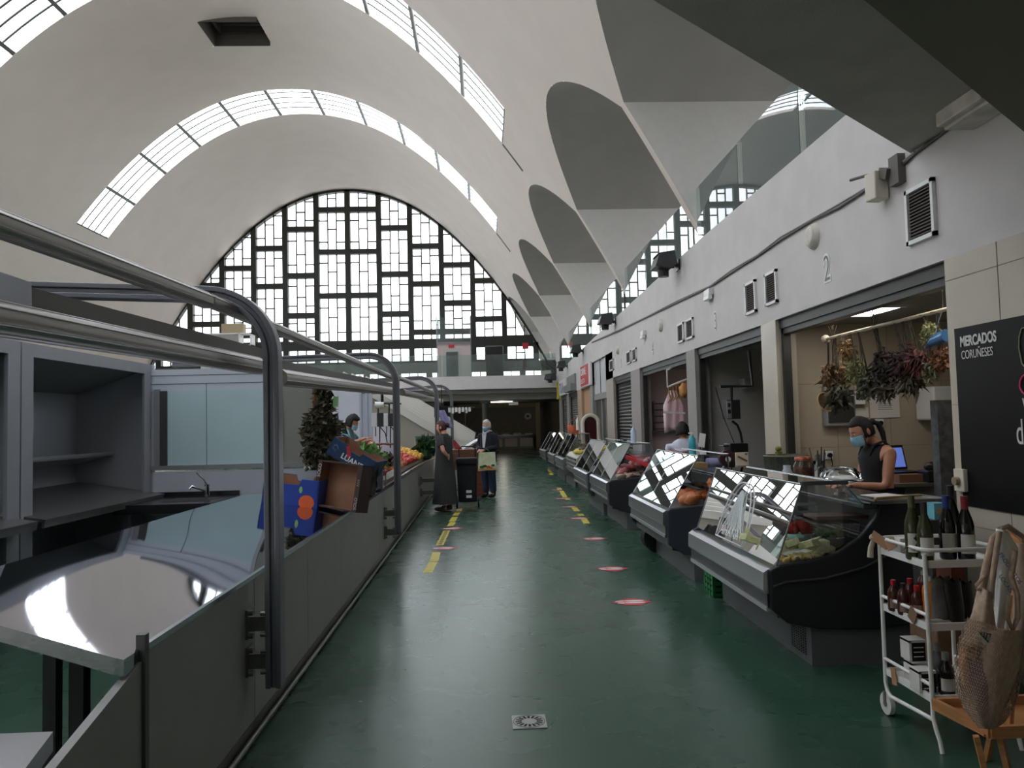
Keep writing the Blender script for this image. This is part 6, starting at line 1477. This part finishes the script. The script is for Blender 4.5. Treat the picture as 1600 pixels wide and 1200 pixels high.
for x in(x0,x1):
    m=MB();m.tube([(x,y0+.005,.89),(x,y0,.2),(x,y0-.0,.14),(x,y0-.02,.09),(x,y0-.045,.05),(x,y0-.06,.0)],.0105,8);m.build('leg',WE,t)
    m=MB();m.tube([(x,y1-.005,.89),(x,y1,.16),(x,y1-.015,.12),(x,y1-.05,.105),(x,y0+.0,.13)],.0105,8);m.build('leg',WE,t)
    m=MB();m.cyl((x-.012,y1-.01,.058),.055,.024,20,'X');w_=m.build('wheel',mat('wheel_white',(214,212,204),.5),t);m=MB();m.cyl((x-.016,y1-.01,.058),.016,.032,10,'X');m.box(x-.018,x-.012,y1-.02,y1,.06,.12);m.build('wheel_fork',mat('fork_grey',(110,108,104),.4),w_)
GW=mat('olive_glass',(58,62,34),.12,spec=.6);GDk=mat('near_black_glass',(14,15,14),.1,spec=.7);LBW=mat('label_white',(212,208,200),.6);LBK=mat('label_black',(24,24,26),.6)
def tb(px,Y,h,r,g,capc,lab,z=.842,lb=LBW,neck=.33):
    c=onY(px,870,Y);return bottle('wine_bottle',(c.x,Y,z),h,r,g,lab,mat('cap_%d_%d'%(capc[0],capc[2]),capc,.4),lb,neck)
b=tb(1428,3.70,.305,.037,GW,(84,92,60),'wine bottle with an olive cap and a black swirl on its white label')
m=MB();q=ORG[b.name];m.tube([q+V((-.02,-.0345,.05)),q+V((.005,-.0385,.085)),q+V((-.012,-.0385,.105)),q+V((.012,-.037,.13))],.007,6);m.build('label_swirl',LBK,b)
tb(1447,3.62,.28,.035,GW,(34,34,28),'narrow olive-green wine bottle with a cream label')
tb(1482,3.68,.30,.038,GDk,(38,60,130),'dark wine bottle with a blue cap')
tb(1490,3.86,.33,.037,GDk,(24,24,26),'dark wine bottle with a black cap behind the blue-capped one')
tb(1511,3.63,.30,.038,GDk,(140,30,48),'dark wine bottle with a crimson cap, rightmost on the trolley')
c=onY(1410,870,3.9);t=T('gift_box','small white box with red print behind the trolley rail','box',(c.x,3.9,.842));m=MB();m.box(c.x-.03,c.x+.07,3.86,3.93,.842,.915);m.build('carton',WPL,t);m=MB();m.tube([(c.x-.01,3.857,.86),(c.x,3.857,.895),(c.x+.015,3.857,.865)],.004,5);m.build('print',mat('print_red',(150,50,50),.6),t)
m=MB();r7=random.Random(9)
for i in range(22): a=V((2.09+r7.uniform(0,.04),3.62+r7.uniform(0,.05),.85+r7.uniform(0,.02)));m.tube([a,a+V((r7.uniform(-.01,.03),.17,r7.uniform(-.01,.02)))],.003,4)
tag(m.build('twig_bundle',mat('twig_brown',(140,104,84),.8)),'bundle of thin brown sticks on the top shelf of the trolley','bundle')
t=T('paper_tag','brown paper tag tied with white cloth to the trolley corner','tag',(2.04,3.97,.86))
m=MB();m.obox((2.03,3.93,.90),(.006,.1,.05),.5,.5);m.obox((2.05,3.86,.89),(.005,.07,.05),.2,-.5);m.build('tag',mat('kraft',(170,128,96),.8),t)
m=MB();m.ball((2.03,3.98,.905),.028,10,7,(1,1,.8),None,.1);m.tube([(2.03,3.99,.9),(2.015,4.0,.85),(2.01,4.0,.80)],[.012,.014,.016],7);m.build('cloth_knot',mat('tag_cloth',(186,174,160),.9),t)
t=T('paper_tag','brown paper tag hanging from the middle rail of the trolley','tag',(2.05,3.7,.52));m=MB();m.obox((2.043,3.68,.58),(.004,.06,.07),0,.5);m.build('tag',mat('kraft_dark',(130,96,74),.8),t)
t=T('paper_tag','brown figure-shaped tag hanging from the lowest rail of the trolley','tag',(2.05,3.9,.2));m=MB();m.obox((2.042,3.88,.225),(.004,.045,.085),0,-.15);m.build('tag',mat('kraft',(170,128,96),.8),t)
# middle shelf
BRG=mat('brown_glass',(70,34,24),.15);
zM=.552
for px,Y,cc,lab in((1398,3.88,(180,30,34),'small brown sauce bottle with a red cap, left on the middle shelf'),(1413,3.80,(30,28,28),'small brown sauce bottle with a black cap on the middle shelf'),(1434,3.74,(180,30,34),'brown sauce bottle with a red cap behind the trolley post'),(1424,3.90,(180,170,160),'squat brown jar at the back of the middle shelf')):
    c=onY(px,960,Y);bottle('sauce_bottle',(c.x,Y,zM),.15,.03,BRG,lab,mat('cap_s%d'%cc[0],cc,.4),mat('label_dull',(150,120,110),.6) ,.25)
c=onY(1455,970,3.70);bottle('juice_bottle',(c.x,3.70,zM),.2,.034,mat('orange_juice',(196,116,36),.25),'bottle of orange juice on the middle shelf',WPL,None,.15)
c=onY(1447,970,3.84);bottle('juice_bottle',(c.x,3.84,zM),.2,.034,mat('dark_red_juice',(90,26,28),.25),'dark red bottle behind the orange juice',WPL,mat('label_dull',(150,120,110),.6),.15)
def pouch(px,Y,z,w,h,d,mt,lab,lean=0.):
    c=onY(px,960,Y);m=MB();g=[]
    for i in range(8):
        f=i/7;row=[]
        for k in range(17):
            a=2*pi*k/16;ww=w*(1-.12*f**3);dd=d*(1-.92*f**1.6)+.004
            row.append(V((c.x+ww*cos(a)*(1+.05*sin(3*a+i))+lean*f*f,Y+dd*sin(a),z+h*f+(.01*sin(5*a) if i==7 else 0))))
        g.append(row)
    m.grid(g);return tag(m.build('food_pouch',mt),lab,'bag')
BP=mat('black_foil',(22,22,24),.3,noise=.3,nscale=20)
pouch(1473,3.64,zM,.05,.21,.035,mat('grey_foil',(90,88,86),.3,noise=.3,nscale=14),'grey and black foil coffee pouch on the middle shelf')
pouch(1491,3.62,zM,.045,.20,.035,BP,'black foil pouch in the middle of the middle shelf')
pouch(1508,3.70,zM,.045,.17,.035,mat('black_foil2',(30,30,34),.4,noise=.3,nscale=25),'black foil pouch at the right of the middle shelf')
tag(MB().box(2.33,2.40,3.82,3.95,zM,.80).build('tall_box',mat('terracotta_box',(130,70,50),.6)),'tall brown and orange box at the back of the middle shelf','box')
m=MB()
for i in range(3): m.ball((2.12+.05*i,3.615,.562),.025,8,6,(2.2,1,.5),None,.1)
tag(m.build('wrapped_bars',mat('wrapper_pale',(170,166,150),.35,noise=.3,nscale=30)),'pale wrapped bars lying at the front of the middle shelf','packet',kind='stuff')
# bottom shelf
zB=.222
for i,(px,Y,z,lab) in enumerate(((1432,3.80,zB+.0,'lower black and white tea box on the bottom shelf'),(1428,3.82,zB+.105,'upper black and white tea box on the bottom shelf'),(1441,3.68,zB,'dark patterned box in front of the tea boxes'))):
    c=onY(px,1040,Y);t=T('tea_box',lab,'box',(c.x,Y,z));m=MB();m.box(c.x-.04,c.x+.04,Y-.04,Y+.04,z,z+.1);m.build('carton',BP,t);m=MB();m.box(c.x-.042,c.x+.042,Y-.042,Y+.042,z+.09,z+.103);m.box(c.x-.042,c.x-.03,Y-.042,Y+.042,z,z+.1)
    for k in range(3): m.box(c.x-.02,c.x+.03,Y-.0425,Y-.04,z+.02+.022*k,z+.024+.022*k)
    m.build('white_print',LBW,t)
bottle('glass_jar',(onY(1480,1090,3.62).x,3.62,zB),.19,.037,GDk,'dark bottle jar with a pale label at the front of the bottom shelf',mat('jar_lid_grey',(120,120,116),.4),LBW,.3)
bottle('glass_jar',(onY(1468,1090,3.74).x,3.74,zB),.2,.036,mat('clear_grey_glass',(90,92,92),.15),'grey glass jar behind the dark labelled jar',mat('jar_lid_grey',(120,120,116),.4),None,.3)
tag(MB().box(2.42,2.72,4.12,4.4,0,.52).build('cardboard_box',mat('kraft_box',(120,92,70),.8,noise=.1),bevel=.01),'brown cardboard box on the floor behind the trolley','box')
t=T('blue_packet','turquoise packet with orange label seen over the bottles','packet',(2.45,4.2,.9));c=onY(1466,797,4.3);m=MB();m.box(c.x-.035,c.x+.035,4.28,4.36,c.z-.05,c.z+.04);m.build('packet',mat('turquoise',(110,180,196),.5),t);m=MB();m.box(c.x-.02,c.x+.03,4.275,4.28,c.z-.02,c.z+.01);m.build('label',mat('orange_label',(190,150,100),.6),t)
m=MB();m.box(c.x-.08,c.x+.12,4.25,4.45,0,c.z-.05);tag(m.build('side_cabinet',mat('dark_cabinet',(60,58,54),.6)),'dark narrow cabinet between the nearest case and the wall','cabinet')
# ================= EASEL WITH BAGS =================
EW=mat('easel_wood',(176,122,76),.5,noise=.2,nscale=4,stretch=(1,1,10))
YE_=3.0
t=T('display_easel','light wooden folding easel stand at the right edge','easel',(2.1,YE_,0))
a=onY(1504,1105,3.22);b=onY(1512,1150,2.95)
zt=.33
m=MB();m.bar((1.86,3.22,zt),(1.90,2.92,zt),.02,.045);m.bar((1.90,2.92,zt),(2.7,2.92,zt),.02,.045);m.bar((1.86,3.22,zt),(2.7,3.22,zt),.02,.045);m.box(1.88,2.7,2.93,3.21,zt-.02,zt-.012);m.build('tray',EW,t)
for (p,q) in((onY(1525,1150,2.93),V((1.9,2.91,0))),(onY(1562,1150,2.94),V((1.985,2.9,0))),(onY(1594,845,3.0),onY(1574,1150,2.96)),((2.45,2.94,1.0),(2.5,2.86,0)),((2.3,3.2,1.0),(2.2,3.42,0)),((2.5,3.2,1.0),(2.6,3.42,0))):
    m=MB();m.bar(p,q,.028,.02);m.build('leg',EW,t)
m=MB();m.bar(onY(1572,824,3.1),onY(1625,872,2.9),.03,.02);m.build('top_rail',EW,t)
m=MB();m.box(2.12,2.7,3.04,3.06,.50,1.0);m.build('board',mat('easel_board',(126,96,70),.7),t)
# white cloth with blue print over the rail
CLW=mat('cream_canvas',(236,231,225),.85,noise=.04,nscale=20)
def quadpx(m,pts,Y): m.add([onY(px,py,y) for (px,py),y in zip(pts,Y)],[tuple(range(len(pts)))[::-1]])
t=T('canvas_bag','cream canvas bag with blue lettering hung over the easel rail','bag',(2.05,2.85,.7))
def cloth(pl,pr,Y,n=10,k=8,bul=.02):
    # pl, pr: left and right outline pixel lists top to bottom
    def ip(P,f):
        xs=[p[0] for p in P];ys=[p[1] for p in P];L=np.linspace(0,1,len(P));return float(np.interp(f,L,xs)),float(np.interp(f,L,ys))
    g=[]
    for i in range(n+1):
        f=i/n;a=ip(pl,f);b=ip(pr,f);row=[]
        for j in range(k+1):
            s=j/k;row.append(onY(a[0]+(b[0]-a[0])*s,a[1]+(b[1]-a[1])*s,Y-bul*sin(pi*s)-.004*sin(s*11+f*5)))
        g.append(row)
    return g
m=MB();m.grid(cloth([(1557,826),(1556,880),(1554,960),(1552,1000)],[(1574,830),(1592,860),(1578,930),(1566,990)],2.80,bul=.03));m.build('cloth',CLW,t,solid=.004)
dR=(onY(1590,915,2.75)-onY(1558,868,2.75));uU=V((.35,0,.9))
text('PRODUCTOS',.022,mat('blue_lettering',(90,110,160),.6),onY(1560,866,2.745),dR,V((dR.z,0,-dR.x))*-1,t,'lettering',.0005)
text('LOCAIS',.022,mat('blue_lettering',(90,110,160),.6),onY(1560,900,2.745),dR,V((dR.z,0,-dR.x))*-1,t,'lettering',.0005)
NETC=mat('beige_cotton',(176,152,132),.9,noise=.12,nscale=50)
NETD=mat('taupe_cotton',(150,130,114),.9,noise=.12,nscale=50)
def strap(m,P,Y,w=9,n=3):
    pts=[onY(px,py,Y+dy) for px,py,dy in P];m.tube(pts,[.012]*len(pts),7)
t=T('net_bag','large beige net shopping bag with a triangular patch hanging from the easel','bag',(2.0,2.78,.3))
m=MB()
m.tube([onY(x,y,2.79) for x,y in((1566,826),(1552,840),(1540,890),(1532,930),(1526,965),(1516,990))],[.006,.012,.014,.014,.018,.02],8)
m.tube([onY(x,y,2.76) for x,y in((1562,830),(1554,880),(1548,930),(1540,965),(1534,972))],.010,8)
m.tube([onY(x,y,2.75) for x,y in((1586,860),(1580,900),(1590,930),(1590,965),(1582,985),(1574,965),(1578,930))],.009,8)
m.tube([onY(x,y,2.77) for x,y in((1538,900),(1525,915),(1524,921),(1538,921))],.006,6)
m.build('handle',NETC,t)
m=MB();m.grid(cloth([(1536,920),(1520,955),(1510,985),(1498,1010)],[(1548,925),(1556,985),(1574,1000),(1590,1012)],2.77,n=10,k=14,bul=.05));m.build('gathered_top',NETC,t,solid=.004)
m=MB();g=cloth([(1512,965),(1497,1000),(1490,1040),(1493,1075),(1504,1105),(1530,1138)],[(1594,990),(1597,1040),(1592,1080),(1584,1105),(1570,1128),(1552,1140)],2.78,n=34,k=24,bul=.13)
# skew the grid so the net reads as diamonds
gg=[[g[i][j].lerp(g[i][min(j+1,24)],(.5 if i%2 else 0)) for j in range(25)] for i in range(35)]
me=MB();me.grid(gg)
tri=MB();R_=35;K_=25;fs=[]
for i in range(R_-1):
    for j in range(K_-1):
        a=i*K_+j
        if i%2==0: fs+=[(a,a+1,a+K_),(a+1,a+K_+1,a+K_)]
        else: fs+=[(a,a+K_+1,a+K_),(a,a+1,a+K_+1)]
tri.add([p for r in gg for p in r],fs);o=tri.build('net',NETC,t)
wf=o.modifiers.new('wire','WIREFRAME');wf.thickness=.0032;wf.use_replace=True;wf.use_even_offset=False
m=MB();m.grid(cloth([(1508,985),(1499,1010),(1497,1040),(1502,1070)],[(1530,990),(1526,1020),(1520,1050),(1516,1070)],2.80,bul=.05));m.build('orange_contents',mat('peach_contents',(186,132,90),.7),t)
m=MB();m.grid(cloth([(1500,1040),(1498,1070),(1510,1100),(1534,1130)],[(1590,1010),(1588,1060),(1576,1100),(1552,1134)],2.82,bul=.11));m.build('dark_contents',mat('purple_grey_contents',(84,72,80),.8,noise=.3,nscale=12),t)
m=MB();m.grid(cloth([(1540,985),(1530,1040),(1540,1090),(1548,1132)],[(1594,985),(1594,1040),(1575,1090),(1556,1136)],2.74,n=14,k=10,bul=.07));m.build('folded_net',NETC,t,solid=.003)
m=MB();m.add([onY(x,y,2.64) for x,y in((1527,985),(1549,990),(1550,1002),(1538,1008))],[(3,2,1,0)]);pt=m.build('patch',mat('patch_cream',(206,196,180),.8),t,solid=.002)
m=MB();P=[onY(x,y,2.636) for x,y in((1528,986),(1548,991),(1544,1003))];m.tube(P,.0022,5,True)
for k in(1,2,3): f=k/4;m.tube([P[0].lerp(P[2],f+.1*(k<3)),P[1].lerp(P[0],1-f)],.0014,4)
m.build('triangle_emblem',mat('print_black',(40,36,34),.7),pt)
t=T('net_bag','second taupe net bag hanging behind at the right edge','bag',(2.2,2.9,.4))
m=MB();m.grid(cloth([(1588,850),(1586,920),(1580,1000),(1584,1060)],[(1612,850),(1625,930),(1620,1010),(1600,1070)],2.86,n=14,k=8,bul=.05));m.build('gathered_top',NETD,t,solid=.004)
m=MB();m.tube([onY(x,y,2.84) for x,y in((1560,828),(1575,822),(1600,840),(1612,870),(1606,930))],.010,8);m.build('handle',NETD,t)
# ================= HANGING HERBS =================
HX=3.5
a=onX(1290,530,HX);b=onX(1488,481,HX)
t=T('hanging_rod','pale wooden rod hung along the herb stall with a round end knob','rod',(HX,(a.y+b.y)/2,a.z))
m=MB();m.tube([a,b],.016,10);m.build('rod',mat('rod_pale',(200,186,160),.4),t)
m=MB();m.ball(a,.045,14,9);m.build('end_knob',mat('knob_pearl',(190,180,164),.25),t)
for px,py,qy in((1365,512,470),(1474,484,455)): m=MB();p=onX(px,py,HX);m.tube([p,V((p.x,p.y,2.56))],.004,5);m.build('hanging_wire',CHROME,t)
m=MB();p=onX(1294,535,HX+.02);m.tube([p,onX(1295,610,HX+.02)],.010,6);m.build('side_hook',BLACK,t)
def lm(n,c1,c2,r=.7): return mat(n,c1,r,col2=c2,nscale=16)
HB=[(1305,585,.14,120,.12,.035,(150,112,70),(84,66,44),'golden brown dried leaf bunch at the left end of the rod',70),
(1322,545,.08,50,.10,.03,(176,136,80),(120,96,60),'small golden bunch on top near the rod’s left end',71),
(1310,618,.11,90,.12,.04,(84,78,58),(52,50,42),'dark drooping bunch above the round wicker disc',72),
(1340,580,.12,150,.09,.016,(146,140,84),(90,92,60),'fine-leaved olive yellow herb bunch',73),
(1355,600,.11,110,.09,.03,(104,104,80),(66,68,54),'grey-green herb bunch hanging below the rod',74),
(1381,570,.13,170,.10,.03,(72,64,54),(44,42,36),'darkest brown bunch in the middle of the rod',75),
(1384,602,.10,90,.11,.03,(96,84,64),(58,52,44),'brown leaf bunch below the darkest bunch',76),
(1414,565,.11,110,.13,.03,(78,50,48),(54,38,38),'dark maroon bunch right of the middle',77),
(1432,560,.09,80,.13,.022,(112,54,48),(76,44,40),'reddish spiky bunch at the right',78),
(1425,592,.09,45,.15,.03,(88,76,56),(60,52,42),'loose spiky leaves under the maroon bunch',79),
(1452,520,.08,160,.04,.016,(168,164,110),(130,130,90),'pale yellow-green feathery bunch by the wall',80),
(1455,580,.07,60,.06,.02,(120,114,84),(86,84,64),'thin drooping grey-green sprig at the right',81),
(1470,560,.08,130,.05,.03,(160,108,72),(112,78,56),'orange-brown papery bunch at the far right',82)]
for (px,py,r,n,L,W,c1,c2,lab,sd) in HB:
    c=onX(px,py,HX+rnd.uniform(-.04,.04));t=T('herb_bunch',lab,'dried plant',(c.x,c.y,c.z-.1),'dried bunches on the rod')
    m=MB();leafcloud(m,c,r*1.12,int(n*2.0),L*.85,W*1.25,sd,(.8,.9,1.1),.8);m.build('leaves',lm('herb_%d'%sd,c1,c2),t)
    f=(px-1290)/198.;rp_=a.lerp(b,f);m=MB();rr=random.Random(sd)
    for k in range(7): m.tube([V((c.x,c.y,c.z+r*.3))+V((rr.uniform(-.03,.03),rr.uniform(-.03,.03),0)),V((rp_.x+rr.uniform(-.012,.012),rp_.y+rr.uniform(-.02,.02),rp_.z)),V((rp_.x+rr.uniform(-.03,.03),rp_.y+rr.uniform(-.05,.05),rp_.z+.12*(r>.12)))],.003,4)
    m.build('stems',mat('stem_dark',(64,52,40),.8),t)
c=onX(1292,628,HX-.02);t=T('wicker_disc','round wicker disc hanging below the herbs at the left','ornament',c);m=MB();m.tube([c+V((.09*cos(k*.3),.1*sin(k*.3)*.5,.10*sin(k*.3)*.95)) for k in range(21)],.008,6,True);m.build('ring',mat('wicker',(186,146,92),.6),t)
m=MB()
for k in range(8): m.tube([c+V((.085*cos(k*.8),.03*sin(k*.8),.09*sin(k*.8))),c],.004,4)
m.add([c+V((.085*cos(k*.5),.01+.045*sin(k*.5),.09*sin(k*.5))) for k in range(13)],[tuple(range(13))]);m.build('weave',mat('wicker_dark',(110,84,54),.7),t)
t=T('blue_packaging','shiny blue packet hanging at the right end of the rod','packet',onX(1465,535,HX));m=MB();P=[onX(1446,543,HX),onX(1462,531,HX),onX(1480,524,HX)];m.tube(P,[.01,.045,.05],10);m.build('packet',mat('blue_foil',(70,120,170),.25,.2),t);m=MB();m.tube([P[1],onX(1462,520,HX),onX(1467,500,HX),onX(1472,486,HX)],.004,4);m.build('string',WPL,t)
